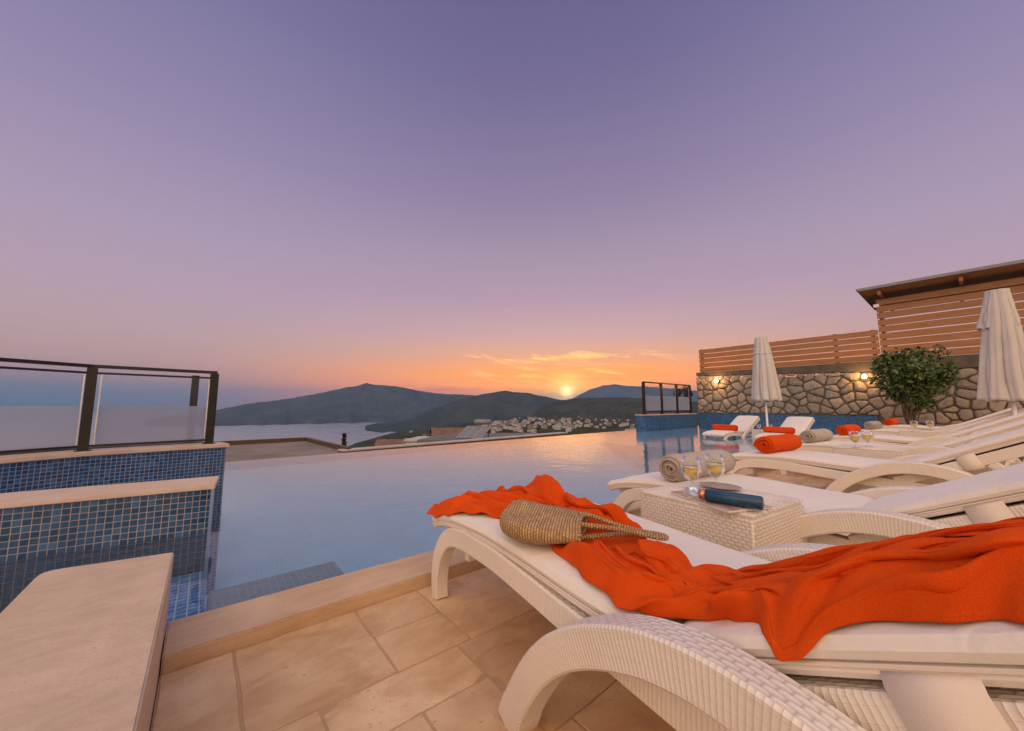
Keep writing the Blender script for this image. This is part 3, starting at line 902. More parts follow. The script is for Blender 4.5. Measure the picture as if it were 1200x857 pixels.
ridge('wooded_hills', M['hill_mid'], [(-22, -184), (-20.2, -173), (-15.4, -118), (-11.7, -14), (-7.9, 62), (-3.9, 116), (-1.1, 140), (2.6, 117), (5.9, 78), (9.1, 31), (12.9, -44), (16, -120)],
      3400, 2750, -182, 4700, -186, 30, .25, 1.0, 8.3, .8)
ridge('pass_hills', M['hill_near'], [(1.0, -120), (2.6, -70), (4.6, 2), (6.6, 30), (9.1, 47), (12.9, 52), (16.6, 51), (20.2, 45), (24.7, 29), (30.9, 10), (36.3, -16), (44, -60)],
      2300, 1500, -95, 3200, -150, 30, .3, 1.0, 12.7, .85)

END = [(-100, 1100, -184), (-30, 1500, -184), (-25.2, 1620, -184), (-20.2, 2300, -184), (-15.4, 2950, -184), (-12.9, 3300, -184), (-9.5, 3600, -170), (-6, 3000, -130),
       (-2, 2700, -95), (5.3, 2500, -72), (10.4, 2500, -78), (20.2, 2400, -90), (40, 2200, -95), (100, 2000, -110)]
def terr(a, r):
    Re = interp([(x[0], x[1]) for x in END], a); ze = interp([(x[0], x[2]) for x in END], a)
    tE = ze/Re; s_ = max(0.0, min(1.0, math.log(max(r, 20)/20)/math.log(Re/20)))
    te = tE+(-.34-tE)*(1-s_)**2.0
    w = min(1.0, max(0.0, (Re-r)/400)) if a < -8 else 1.0
    return r*te + w*r*.010*mnoise.fractal((a*.22, math.log(r)*2.5, 2.0), 1.0, 2.0, 5), Re
rows = []
for i in range(0, 151):
    a = -75+i; a = lerp(-80, 100, i/150); row = []
    Re = terr(a, 100)[1]
    for j in range(61):
        r = 20*(Re*1.06/20)**(j/60); row.append(pol(a, r, terr(a, min(r, Re))[0]-(max(0, r-Re)*.3)))
    rows.append(row)
mb = MB(); mb.grid(rows)
for k in range(len(mb.f)): mb.f[k] = list(reversed(mb.f[k]))
tag(mb.build('hillside', M['hill_near']), kind='structure')
# the pale road climbing to the pass
road = [(1.2, 900), (3.2, 1150), (5.6, 1300), (4.0, 1500), (3.0, 1750), (3.4, 2000), (4.4, 2250), (6.0, 2480)]
cp = catmull([(a, r, 0) for a, r in road], 8); L_, R__ = [], []
for i, p in enumerate(cp):
    q = cp[min(i+1, len(cp)-1)]; o_ = cp[max(i-1, 0)]
    A_ = Vector(pol(p.x, p.y, terr(p.x, p.y)[0]+4)); T_ = Vector(pol(q.x, q.y, 0))-Vector(pol(o_.x, o_.y, 0)); T_.z = 0; T_.normalize()
    S_ = T_.cross(Vector((0, 0, 1)))*9
    L_.append(A_-S_); R__.append(A_+S_)
mb = MB(); mb.grid([L_, R__]); tag(mb.build('road', M['road']), kind='structure')

# ---- the evening air over the bay
mb = MB(); mb.box((-17400, -17400, -188), (17400, 17400, 640))
hz = mb.build('haze', plain('haze_air', (1, 1, 1)))
hz.data.materials.clear()
hm = bpy.data.materials.new('haze_air'); hm.use_nodes = True; hm.node_tree.nodes.clear()
g = NG(hm.node_tree)
vol = g.new('ShaderNodeVolumePrincipled', {'Color': (.30, .58, 1.0), 'Density': 7.4e-5, 'Anisotropy': .1})
g.new('ShaderNodeOutputMaterial', {'Volume': vol.outputs[0]})
hz.data.materials.append(hm)
tag(hz, kind='stuff')

# ---- the town: small houses strewn over the hillside
def house_mesh(w, d, h, flat, storeys):
    mb = MB(); mb.box((-w/2, -d/2, -6), (w/2, d/2, h))
    if flat: mb.box((-w/2-.3, -d/2-.3, h+.01), (w/2+.3, d/2+.3, h+.5))
    else:
        z0, z1 = h+.01, h+2.0
        mb.poly([(-w/2-.4, -d/2-.4, z0), (w/2+.4, -d/2-.4, z0), (w/4, 0, z1), (-w/4, 0, z1)])
        mb.poly([(w/2+.4, d/2+.4, z0), (-w/2-.4, d/2+.4, z0), (-w/4, 0, z1), (w/4, 0, z1)])
        mb.poly([(w/2+.4, -d/2-.4, z0), (w/2+.4, d/2+.4, z0), (w/4, 0, z1)]); mb.poly([(-w/2-.4, d/2+.4, z0), (-w/2-.4, -d/2-.4, z0), (-w/4, 0, z1)])
    k = len(mb.f)
    for s_ in range(storeys):
        for x in (-w*.3, 0, w*.3):
            for yy in (-d/2-.05, d/2+.05):
                z = 1.0+s_*3.0
                mb.poly([(x-.8, yy, z), (x+.8, yy, z), (x+.8, yy, z+1.5), (x-.8, yy, z+1.5)])
        for y in (-d*.25, d*.25):
            for xx in (-w/2-.05, w/2+.05):
                z = 1.0+s_*3.0
                mb.poly([(xx, y-.8, z), (xx, y+.8, z), (xx, y+.8, z+1.5), (xx, y-.8, z+1.5)])
    return mb, k
protos = []
for nm, w, d, h, flat, st, bm_ in (('white', 11, 10, 6.2, True, 2, 'house_white'), ('white', 9, 9, 6.2, False, 2, 'house_white'), ('cream', 13, 10, 9.0, False, 3, 'house_cream'), ('white', 16, 11, 6.0, True, 2, 'house_white')):
    mb, k = house_mesh(w, d, h, flat, st)
    o = mb.build('house', M[bm_], weld=False)
    o.data.materials.append(M['tile_roof']); o.data.materials.append(M['window'])
    for i, p in enumerate(o.data.polygons):
        if i >= k: p.material_index = 2
        elif not flat and 6 <= i < k: p.material_index = 1
    protos.append((o, nm, flat))
rnd = random.Random(21)
spots = []
tries = 0
while len(spots) < 285 and tries < 20000:
    tries += 1
    a = rnd.choice([rnd.gauss(1.5, 3.2), rnd.gauss(8.0, 2.8), rnd.gauss(-2.5, 2.0), rnd.uniform(-16, 19)])
    r = rnd.choice([rnd.uniform(480, 900), rnd.uniform(700, 1400), rnd.uniform(1000, 2000)])
    if not (-17 < a < 20): continue
    if a < -5 and rnd.random() < .6: continue
    x, y, z = pol(a, r, terr(a, r)[0])
    if any((x-q[0])**2+(y-q[1])**2 < 11**2 for q in spots): continue
    spots.append((x, y, z, a, r))
used = set()
for i, (x, y, z, a, r) in enumerate(spots):
    k = rnd.choice([0, 0, 0, 3, 3, 1, 1, 2]); o, nm, flat = protos[k]
    c = o if k not in used else o.copy()
    if k in used: COL.objects.link(c)
    used.add(k)
    c.scale = (.5+.2*rnd.random(),)*3; c.location = (x, y, z+.5); c.rotation_euler = (0, 0, rnd.choice([HEAD, HEAD+.5, HEAD-.4, HEAD+.9])+rnd.uniform(-.1, .1))
    lab = {0: 'small white flat-roofed house in the far hillside town', 1: 'small white house with hipped tile roof in the far hillside town',
           2: 'tall cream house with hipped tile roof in the far hillside town', 3: 'long white flat-roofed house in the far hillside town'}[k]
    tag(c, lab, 'house', 'houses of the far hillside town')

# ---- nearer roofs below the terrace
def slab_house(label, org, rz, w, d, h, roofmat, gable=False, wallm='house_cream'):
    t_ = empty('house', org, rz); tag(t_, label, 'house')
    mb = MB(); mb.box((-w/2, -d/2, -h), (w/2, d/2, 0)); mb.build('wall', M[wallm], t_)
    mb = MB()
    if gable:
        e = .5; zt = d*.22
        mb.poly([(-w/2-e, -d/2-e, -.1), (w/2+e, -d/2-e, -.1), (w/2+e, 0, zt), (-w/2-e, 0, zt)])
        mb.poly([(w/2+e, d/2+e, -.1), (-w/2-e, d/2+e, -.1), (-w/2-e, 0, zt), (w/2+e, 0, zt)])
        mb.poly([(w/2, -d/2, 0), (w/2, d/2, 0), (w/2, 0, zt-.05)]); mb.poly([(-w/2, d/2, 0), (-w/2, -d/2, 0), (-w/2, 0, zt-.05)])
    else:
        mb.box((-w/2-.3, -d/2-.3, .01), (w/2+.3, d/2+.3, .25))
    mb.build('roof', M[roofmat], t_)
    mb = MB()
    for x in (-w*.3, 0, w*.3): mb.box((x-.6, -d/2-.03, -2.2), (x+.6, -d/2+.02, -.9))
    mb.build('windows', M['window'], t_)
    return t_
RZ = HEAD-pi/2
sol = slab_house('grey roofed house below the terrace under the solar collector', pol(-6.0, 40, -2.75), RZ-.12, 9, 6, 6, 'grey_roof')
t_ = empty('solar_collector', pol(-6.1, 38.5, -2.45), RZ-.25); tag(t_, 'slanted white striped solar water heater with tank on the grey roof', 'solar heater')
for k in range(3):
    mb = MB(); x = -1.35+k*.92
    a0, a1 = Vector((x, -1.2, .12)), Vector((x+.85*1, -1.2, .12))
    mb.poly([(x, -.9, .08), (x+.86, -.9, .08), (x+1.36, .9, 1.18), (x+.5, .9, 1.18)])
    p = mb.build('collector_panel', plain('collector_glass', (.10, .11, .13), .15), t_)
    mb = MB()
    for q in range(5):
        xx = x+.05+q*.19; mb.bar((xx, -.9, .10), (xx+.5, .9, 1.20), .075, .02)
    mb.build('tubes', M['alu'], p)
mb = MB(); mb.tube([(-.1, 1.15, 1.62), (1.7, 1.15, 1.62)], .26, 16); mb.build('tank', M['roof_metal'], t_)
mb = MB()
for xx in (.2, 1.4): mb.bar((xx, 1.15, 0), (xx, 1.15, 1.4), .06, .06)
mb.build('stand', M['dark_metal'], t_)
slab_house('brown gable roofed house below the terrace left of the solar heater', pol(-14.5, 75, -7.2), RZ+.2, 13, 8, 6, 'tile_roof', True)
slab_house('pale house with flat white roof below the terrace between brown roof and solar heater', pol(-10.8, 62, -4.6), RZ-.1, 9, 6, 6, 'house_white', False, 'house_white')
slab_house('low grey house below the terrace right of the solar heater', pol(-2.4, 70, -4.7), RZ+.15, 16, 8, 6, 'grey_roof')
slab_house('small brown roofed house below the terrace right of the pale flat roof', pol(-8.6, 95, -6.0), RZ+.3, 11, 7, 6, 'tile_roof', True)

# ---- foliage
def leafball(mb, c, rad, n, ls, rnd, squash=1.0, shell=.55):
    for _ in range(n):
        while True:
            p = Vector((rnd.uniform(-1, 1), rnd.uniform(-1, 1), rnd.uniform(-1, 1)))
            if shell < p.length < 1: break
        p = Vector(c)+Vector((p.x*rad, p.y*rad, p.z*rad*squash))
        leaf(mb, p, ls*rnd.uniform(.7, 1.3), rnd)
def leaf(mb, p, s_, rnd):
    d = Vector((rnd.gauss(0, 1), rnd.gauss(0, 1), rnd.gauss(-.2, .8))).normalized()
    e = d.cross(Vector((rnd.gauss(0, 1), rnd.gauss(0, 1), rnd.gauss(0, 1)))).normalized()
    w = e*s_*.28; n_ = d.cross(e)*s_*.08
    mb.poly([p, p+d*s_*.5+w+n_, p+d*s_, p+d*s_*.5-w+n_], [(0, 0)]*4)
def tree(label, org, height, crownr, seed, nl, ls, trunk=.06, leafm='leaf', clumps=16, lo=.35, sq=.8, cat='tree'):
    rnd = random.Random(seed); t_ = empty('leafy_tree', org); tag(t_, label, cat)
    mb = MB(); lm = MB(); cz = height*(1+lo)/2
    stems = [Vector((rnd.uniform(-.1, .1), rnd.uniform(-.1, .1), 0)) for _ in range(3)]
    centres = []
    for k in range(clumps):
        while True:
            p = Vector((rnd.uniform(-1, 1), rnd.uniform(-1, 1), rnd.uniform(-1, 1)))
            if p.length < 1: break
        centres.append(Vector((p.x*crownr*.85, p.y*crownr*.85, cz+p.z*(height-height*lo)/2*.85)))
    for k, c in enumerate(centres):
        s0 = stems[k % 3]; mid = s0.lerp(c, .45)+Vector((0, 0, height*.10))
        path = catmull([s0, s0.lerp(mid, .5)+Vector((rnd.uniform(-.04, .04), rnd.uniform(-.04, .04), .05)), mid, c], 4)
        mb.tube(path, trunk, 5, rf=lambda q: trunk*(1-.8*q)*.6)
        leafball(lm, c, crownr*rnd.uniform(.20, .50), nl//clumps, ls, rnd, sq*rnd.uniform(.8, 1.3), .1)
    mb.build('trunk', M['bark'], t_, weld=False); lm.build('crown', M[leafm], t_, weld=False)
    return t_
tree('leafy green tree in front of the tall timber screen', (14.6, .92, .02), 2.52, .80, 5, 5600, .125, .03, 'leaf', 40, .24, .9)
tree('round clipped shrub behind the short dark railing', (17.2, 8.35, -.2), 1.95, .36, 9, 700, .10, .03, 'leaf_dark', 9, .66, .9, 'shrub')
# cypress
rnd = random.Random(4); t_ = empty('cypress_tree', pol(-24.0, 29, -3.2)); tag(t_, 'slender dark cypress poking up beyond the flat roof', 'tree')
mb = MB(); mb.tube([(0, 0, -8), (0, 0, 1.6)], .09, 6, rf=lambda q: .12*(1-q*.8)); mb.build('trunk', M['bark'], t_)
lm = MB()
for k in range(2600):
    z = rnd.random(); R0 = .42*(1-z)**.7*(.7+.5*mnoise.noise((z*9, 1, 2)))+.03; a = rnd.uniform(0, 2*pi); q = rnd.random()**.5
    leaf(lm, Vector((cos(a)*R0*q, sin(a)*R0*q, -5+z*7.1)), .16, rnd)
lm.build('crown', M['leaf_dark'], t_, weld=False)
# ================================================================ sun loungers
LW = .575                                        # inner width between the rails
CUSH = [(-.012, .268), (.03, .285), (.1, .304), (.2, .320), (.34, .331), (.47, .337), (.67, .333), (.9, .322), (1.09, .322), (1.18, .345), (1.306, .405), (1.54, .519), (1.76, .627), (1.975, .732)]
def ribbon(mb, line, th, w0, w1, ch=.0045, caps=True, taper=None):
    """sweep a soft-edged rectangle along a line in the (length, height) plane"""
    P_ = [Vector((p[0], 0, p[1])) for p in line]; n = len(P_); rows = []; Ls = []; L = 0
    for i, p in enumerate(P_):
        t_ = (P_[min(i+1, n-1)]-P_[max(i-1, 0)]).normalized(); nn = Vector((-t_.z, 0, t_.x))
        h = (th(i/(n-1)) if callable(th) else th)/2
        a0, a1 = (taper(i/(n-1), w0, w1) if taper else (w0, w1))
        prof = [(-h, a0+ch), (-h, a1-ch), (-h+ch, a1), (h-ch, a1), (h, a1-ch), (h, a0+ch), (h-ch, a0), (-h+ch, a0)]
        rows.append([p+nn*q[0]+Vector((0, q[1], 0)) for q in prof])
        if i: L += (p-P_[i-1]).length
        Ls.append(L)
    w = w1-w0; hh = th(.5) if callable(th) else th
    vv = [0, w, w, w+hh, w+hh, 2*w+hh, 2*w+hh, 2*w+2*hh, 2*w+2*hh]
    q0 = len(mb.uv)
    mb.grid(rows, lambda i, j: (Ls[i], vv[j]), closed_v=True, smooth=True)
    for q in range(q0, len(mb.uv)):
        if (q-q0) % 8 == 4: mb.uv[q] = [(a_, b_+10) for a_, b_ in mb.uv[q]]
    if caps:
        mb.cap(list(reversed(rows[0]))); mb.cap(rows[-1])
LEG = [(.030, -.0), (.022, .06), (.028, .12), (.055, .185), (.100, .240), (.160, .277), (.25, .298), (.36, .304), (.50, .306), (.67, .296), (.82, .284), (1.0, .272), (1.2, .262), (1.45, .255), (1.72, .25)]
ARM = [(.722, -.0), (.752, .060), (.790, .122), (.845, .196), (.912, .262), (.985, .312), (1.065, .352), (1.15, .382), (1.25, .397), (1.36, .390), (1.46, .362), (1.55, .315), (1.63, .250), (1.70, .165), (1.745, .085), (1.775, 0)]
def make_lounger(first=True):
    root = empty('sun_lounger')
    def part(nm, mb, m_, par=None, **k): return mb.build(nm, m_, par or root, autosmooth=38, **k)
    leg = [(p.x, p.y) for p in catmull([(a, b_, 0) for a, b_ in LEG], 5)]
    arm = [(p.x, p.y) for p in catmull([(a, b_, 0) for a, b_ in ARM], 5)]
    thl = lambda q: lerp(.052, .070, min(1, q*4))
    tha = lambda q: .082 if q < .06 else .076
    for w0, w1 in ((0, .055), (LW-.055, LW)):
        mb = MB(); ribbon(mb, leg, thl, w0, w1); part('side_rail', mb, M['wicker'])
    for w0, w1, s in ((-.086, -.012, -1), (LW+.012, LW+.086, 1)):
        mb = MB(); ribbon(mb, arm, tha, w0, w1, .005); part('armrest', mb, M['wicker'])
    mb = MB()
    seat = [(a, b_-.012) for a, b_ in CUSH if .02 < a < 1.12]
    ribbon(mb, [(p.x, p.y) for p in catmull([(a, b_, 0) for a, b_ in seat], 3)], .02, .056, LW-.056)
    mb.box((.20, .056, .20), (.235, LW-.056, .285)); mb.box((1.70, -.01, .21), (1.74, LW+.01, .25))
    part('seat_panel', mb, M['wicker'])
    # back frame: two rails, a woven panel and cross bars, hinged at the seat
    A_ = Vector((1.12, 0, .302)); dirb = Vector((cos(radians(26)), 0, sin(radians(26)))); nb = Vector((-dirb.z, 0, dirb.x))
    bk = lambda s_, h: ((A_+dirb*s_+nb*h).x, (A_+dirb*s_+nb*h).z)
    mb = MB()
    for w0, w1 in ((.002, .05), (LW-.05, LW-.002)):
        ribbon(mb, [bk(.02, -.028), bk(.3, -.028), bk(.6, -.028), bk(.94, -.028)], .062, w0, w1)
    ribbon(mb, [bk(.05, -.012), bk(.5, -.012), bk(.93, -.012)], .018, .051, LW-.051)
    for s_ in (.03, .92):
        ribbon(mb, [bk(s_-.025, -.03), bk(s_+.025, -.03)], .055, .051, LW-.051)
    part('backrest', mb, M['wicker'])
    mb = MB(); mb.bar((1.62, .06, .27), (1.70, .06, .50), .022, .022); mb.bar((1.62, LW-.06, .27), (1.70, LW-.06, .50), .022, .022)
    part('back_prop', mb, M['plastic'])
    # cushion
    line = catmull([(a, 0, b_) for a, b_ in CUSH], 6); n = len(line); rows = []
    for i, p in enumerate(line):
        t_ = (line[min(i+1, n-1)]-line[max(i-1, 0)]).normalized(); nn = Vector((-t_.z, 0, t_.x))
        q = i/(n-1); e = min(i, n-1-i); k = 1.0 if e > 2 else (.55, .84, .96)[e]
        crease = .018*exp(-((p.x-1.125)/.03)**2)
        T = .056*k - crease
        c = lambda w, h: p+Vector((0, w, 0))+nn*h
        dent = lambda w: .005*mnoise.noise((p.x*5, w*6, 2))+.004*mnoise.noise((p.x*13, w*11, 7))+.004*sin(pi*(w/LW))
        ins = .004*(1-k)*6
        pf = [(.03, 0), (.010, .003), (.004, .011), (.008, .019), (.014, .0205), (.006, .024), (.001, .035), (.008, T-.006), (.028, T+.001)]
        pf = [(w+ins, h*min(1, k*1.05)) for w, h in pf]
        ring = [c(w, h) for w, h in pf]
        for w in (.07, .13, .2, .29, .38, .45, .51): ring.append(c(w, T+.002+dent(w)))
        ring += [c(LW-w, h) for w, h in reversed(pf)]
        for w in (.45, .3, .15): ring.append(c(w, 0))
        rows.append(ring)
    mb = MB(); mb.grid(rows, lambda i, j: (i*.05, j*.03), closed_v=True); mb.poly(list(reversed(rows[0])), smooth=True); mb.poly(rows[-1], smooth=True)
    cu = part('cushion', mb, M['cushion'])
    mb = MB()
    for w in (.004, LW-.004):
        mb.tube([p+Vector((0, w, 0))+Vector((0, 0, .0205)) for p in line[1:-1]], .0028, 6)
    part('piping', mb, M['strap'], cu)
    # fixing straps round cushion edge and back frame
    for s_ in (.40,):
        mb = MB(); ww = .044
        pth = [(.05, .020), (.006, .022), (-.003, .012), (-.004, -.03), (-.003, -.062), (.03, -.068), (LW-.03, -.068), (LW+.003, -.062), (LW+.004, -.03), (LW+.003, .012), (LW-.006, .022), (LW-.05, .020)]
        g_ = []
        for w, h in pth:
            a = A_+dirb*(s_-ww)+nb*h; c2 = A_+dirb*(s_+ww)+nb*h
            g_.append([(a.x, w, a.z), (c2.x, w, c2.z)])
        mb.grid(g_); o = part('strap', mb, M['strap'], cu)
        sm = o.modifiers.new('thick', 'SOLIDIFY'); sm.thickness = .003; sm.offset = 1
    return root
def place(o, x, y, th, z=0.0):
    o.location = (x, y, z); o.rotation_euler = (0, 0, -pi/2-radians(th)); return o
proto = make_lounger()
ROW = [(.80, 1.516, 6.0), (1.99, 1.46, 4.5), (3.78, 1.50, 5.0), (5.30, 1.46, 4.0), (7.05, 1.44, 4.0), (9.15, 1.42, 3.0), (11.4, 1.40, 3.0)]
LABS = ['nearest white sun lounger, under the crumpled orange towel and the straw bag',
        'white sun lounger with a thick grey towel roll behind the nearest wicker side table',
        'white sun lounger carrying the nearest orange towel roll on its foot end',
        'white sun lounger carrying the middle grey towel roll at its foot',
        'white sun lounger carrying the middle orange towel roll, behind the middle pair of glasses',
        'white sun lounger carrying the farthest grey towel roll at its foot',
        'farthest white sun lounger of the deck row, carrying the smallest orange towel roll']
GRP = 'white sun loungers'
LOUNGERS = []
for i, (x, y, th) in enumerate(ROW):
    o = proto if i == 0 else copy_tree(proto)
    place(o, x, y, th); tag(o, LABS[i], 'sun lounger', GRP); LOUNGERS.append(o)
POOLL = [(10.2, 4.52, 'left one of the two white sun loungers standing in the shallow pool shelf'), (10.1, 3.27, 'right one of the two white sun loungers standing in the shallow pool shelf')]
for x, y, lab in POOLL:
    o = copy_tree(proto); o.location = (x, y, -.24); o.rotation_euler = (0, 0, radians(-6)); o.scale = (1, 1, 1)
    o.location = (x, y-.57, -.24)
    tag(o, lab, 'sun lounger', GRP)
def on_lounger(o, l, w, h):
    """world point h above the cushion underside of a lounger"""
    z = interp(CUSH, l)+h
    ca, sa = cos(o.rotation_euler[2]), sin(o.rotation_euler[2])
    return (o.location[0]+l*ca-w*sa, o.location[1]+l*sa+w*ca, o.location[2]+z)

# ---- rolled towels
def towel_roll(name, label, cat, grp, loc, rz, m_, R=.085, length=.56, seed=1, turns=4.2, squash=.92):
    rnd = random.Random(seed); mb = MB()
    n = int(turns*22); r0 = .012; pit = (R-r0)/turns; th = pit*.80
    ny = 14; rows_o, rows_i = [], []
    for i in range(n+1):
        a = 2*pi*turns*i/n; r = r0+pit*a/(2*pi); ro, ri = [], []
        for j in range(ny+1):
            y = (j/ny-.5)*length
            wob = .006*mnoise.noise((cos(a)*1.5, y*7, seed*3.1))+.004*mnoise.noise((cos(a)*4, y*16+a*.3, seed))
            off = .010*mnoise.noise((a*.4, seed, 1))+.006*sin(a*.5+seed)
            endr = 1-.10*max(0, abs(j/ny-.5)*2-.85)/.15
            rr = (r+wob*(r/R))*endr
            aa = a+seed+.2
            yy = y+off*(1 if j in (0, ny) else 0)
            ro.append((cos(aa)*(rr+th/2), yy, sin(aa)*(rr+th/2)*squash)); ri.append((cos(aa)*(rr-th/2), yy, sin(aa)*(rr-th/2)*squash))
        rows_o.append(ro); rows_i.append(ri)
    mb.grid(rows_o); mb.grid([list(reversed(r)) for r in rows_i])
    for j in (0, ny):
        A_ = [[rows_i[i][j], rows_o[i][j]] for i in range(n+1)]
        if j == 0: A_ = [list(reversed(r)) for r in A_]
        mb.grid([list(reversed(r)) for r in A_])
    mb.grid([rows_i[-1], rows_o[-1]])
    o = mb.build(name, m_)
    o.location = (loc[0], loc[1], loc[2]+R*squash-.004); o.rotation_euler = (0, 0, rz)
    tag(o, label, cat, grp); return o
ROLLS = [(1, 'grey', 'thick grey rolled towel behind the nearest pair of wine glasses', .42, .30, .90, -6),
         (2, 'orange', 'nearest orange rolled towel, lying on the white cushion behind the thick grey one', .37, .30, .97, -8),
         (3, 'grey', 'grey rolled towel right of the nearest orange roll with its spiral end showing', .30, .30, .95, -5),
         (4, 'orange', 'orange rolled towel just above the middle pair of wine glasses', .30, .30, .95, -5),
         (5, 'grey', 'farthest and palest grey rolled towel on the lounger row', .30, .30, .95, -4),
         (6, 'orange', 'smallest orange rolled towel beside the farthest wine glasses below the tree', .30, .30, .95, -4)]
for i, (k, colr, lab, l, w, s_, da) in enumerate(ROLLS):
    o = LOUNGERS[k]
    towel_roll('rolled_towel', lab, 'towel', 'rolled towels on the loungers', on_lounger(o, l, LW/2, .056), o.rotation_euler[2]+radians(da*.3), M['orange' if colr == 'orange' else 'grey'], R=.088*s_, seed=i+1, length=.55)
for k, (x, y, _) in enumerate(POOLL):
    towel_roll('rolled_towel', ['bright orange towel roll on the left lounger in the pool', 'bright orange towel roll on the right lounger in the pool'][k], 'towel', 'rolled towels on the loungers',
               (x+.62, y-.35, -.24+.39), radians(-6), M['orange2'], R=.085, seed=20+k, length=.62)

# ---- wicker side tables
def make_table():
    t_ = empty('side_table'); w, d, h = .43, .47, .43
    mb = MB()
    for sx in (-1, 1):
        pass
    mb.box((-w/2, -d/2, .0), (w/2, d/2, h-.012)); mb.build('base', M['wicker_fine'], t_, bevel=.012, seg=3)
    mb = MB(); nst = 11
    for k in range(nst):
        x0 = -w/2+.004+k*(w-.008)/nst; mb.box((x0+.0015, -d/2+.004, h-.013), (x0+(w-.008)/nst-.0015, d/2-.004, h))
    mb.build('top', M['plastic'], t_, bevel=.004)
    return t_
tb = make_table()
TABLES = [((1.70, .70), 6, 'wicker side table with magazine, blue tube and two wine glasses, nearest of the tables'), ((4.72, .58), 4, 'white wicker side table under the middle pair of wine glasses'),
          ((8.45, .46), 3, 'white wicker side table under the farthest pair of wine glasses')]
for i, ((x, y), th, lab) in enumerate(TABLES):
    o = tb if i == 0 else copy_tree(tb)
    o.location = (x, y, 0); o.rotation_euler = (0, 0, -radians(th)); tag(o, lab, 'side table', 'wicker side tables')
pt = copy_tree(tb); pt.location = (11.2, 3.35, -.24); tag(pt, 'white wicker side table between the two loungers in the pool', 'side table', 'wicker side tables')

# ---- wine glasses
m, g, b = mat('white_wine'); b.inputs['Base Color'].default_value = (.95, .76, .22, 1); b.inputs['Roughness'].default_value = .05; b.inputs['Transmission Weight'].default_value = .75; b.inputs['IOR'].default_value = 1.33
M['wine'] = m
def make_glass():
    t_ = empty('wine_glass')
    outer = [(.0005, .0), (.032, .001), (.033, .003), (.014, .006), (.0062, .011), (.0052, .024), (.0065, .036), (.016, .042), (.031, .055), (.040, .073), (.0432, .092), (.0430, .115), (.0405, .143)]
    inner = [(.0393, .143), (.0418, .115), (.0420, .092), (.0387, .073), (.0296, .056), (.014, .045), (.0005, .043)]
    mb = MB(); mb.lathe(outer+inner, 28); mb.build('glass', M['drink_glass'], t_)
    mb = MB(); mb.lathe([(.0005, .0435), (.0135, .0457), (.0292, .0565), (.0383, .0735), (.0416, .092), (.0417, .100), (.041, .102), (.0005, .102)], 28); mb.build('wine', M['wine'], t_)
    return t_
gl0 = make_glass()
GL = [(1.691, .802, .43, 'left wine glass of the nearest pair, half full of white wine'), (1.865, .771, .43, 'right wine glass of the nearest pair, half full of white wine'),
      (4.54, .66, .43, 'left wine glass of the middle pair in front of the orange roll'), (4.70, .60, .43, 'right wine glass of the middle pair in front of the orange roll'),
      (8.50, .54, .43, 'left wine glass of the farthest pair below the tree'), (8.62, .38, .43, 'right wine glass of the farthest pair below the tree'),
      (11.1, 3.45, .19, 'left amber glass on the table between the loungers in the pool'), (11.25, 3.25, .19, 'right amber glass on the table between the loungers in the pool')]
for i, (x, y, z, lab) in enumerate(GL):
    o = gl0 if i == 0 else copy_tree(gl0); o.location = (x, y, z+.0005); o.rotation_euler = (0, 0, i*.7); tag(o, lab, 'wine glass', 'glasses of white wine')

# ---- things lying on the nearest table
def P_on(u, v): return (u, v)
t_ = empty('booklet', (1.575, .65, .4315), radians(66)); tag(t_, 'thin pinkish brown booklet lying under the blue tube on the nearest table', 'booklet')
m, g, b = mat('booklet_cover'); v = g.coord('Object')
n = g.noise(g.vm('MULTIPLY', v, (6, 14, 1)), 1.5, 3, .6)
g.put(b.inputs['Base Color'], g.ramp(n, [(.3, (.30,.17,.13)), (.48, (.46,.30,.25)), (.55, (.62,.50,.44)), (.7, (.22,.13,.11))])); b.inputs['Roughness'].default_value = .3
mb = MB(); mb.box((-.148, -.096, 0), (.148, .096, .008)); mb.build('pages', M['pole'], t_, bevel=.001)
mb = MB(); mb.box((-.15, -.098, .0085), (.15, .098, .0105)); mb.build('cover', m, t_, bevel=.0008)
t_ = empty('dish', (1.815, .735, .431), radians(90)); tag(t_, 'small shallow grey dish behind the blue tube on the nearest table', 'dish')
mb = MB(); mb.lathe([(.0005, .003), (.05, .003), (.085, .012), (.087, .015), (.083, .014), (.05, .006), (.0005, .006)], 32); o = mb.build('bowl', plain('dish_glaze', (.33,.27,.23), .25), t_); o.scale = (1, .75, 1)
t_ = empty('blue_tube', (1.50, .565, .4425), radians(-83)); tag(t_, 'glossy dark blue tube with a copper coloured end lying on the booklet', 'tube')
mb = MB(); prof = [(.0005, -.09), (.021, -.09), (.0235, -.086), (.0235, .086), (.021, .0905), (.0005, .0905)]
mb.lathe([(r, z) for r, z in prof], 28); o = mb.build('body', plain('blue_gloss', (.008,.055,.115), .28, var=.25, nscale=20), t_); o.rotation_euler = (0, pi/2, 0); o.location = (0, 0, .0235)
mb = MB(); mb.lathe([(.0005, -.113), (.017, -.113), (.0195, -.109), (.0205, -.0905), (.0005, -.0905)], 28); o = mb.build('end_cap', plain('copper', (.62,.25,.11), .28, .8), t_); o.rotation_euler = (0, pi/2, 0); o.location = (0, 0, .0235)
t_ = empty('glass_bowl', (1.515, .715, .4425), .3); tag(t_, 'small clear faceted glass bowl at the copper end of the blue tube', 'glass bowl')
mb = MB(); mb.lathe([(.0005, .0), (.024, .0), (.034, .014), (.037, .032), (.033, .032), (.028, .012), (.0005, .007)], 10); mb.build('bowl', M['drink_glass'], t_)

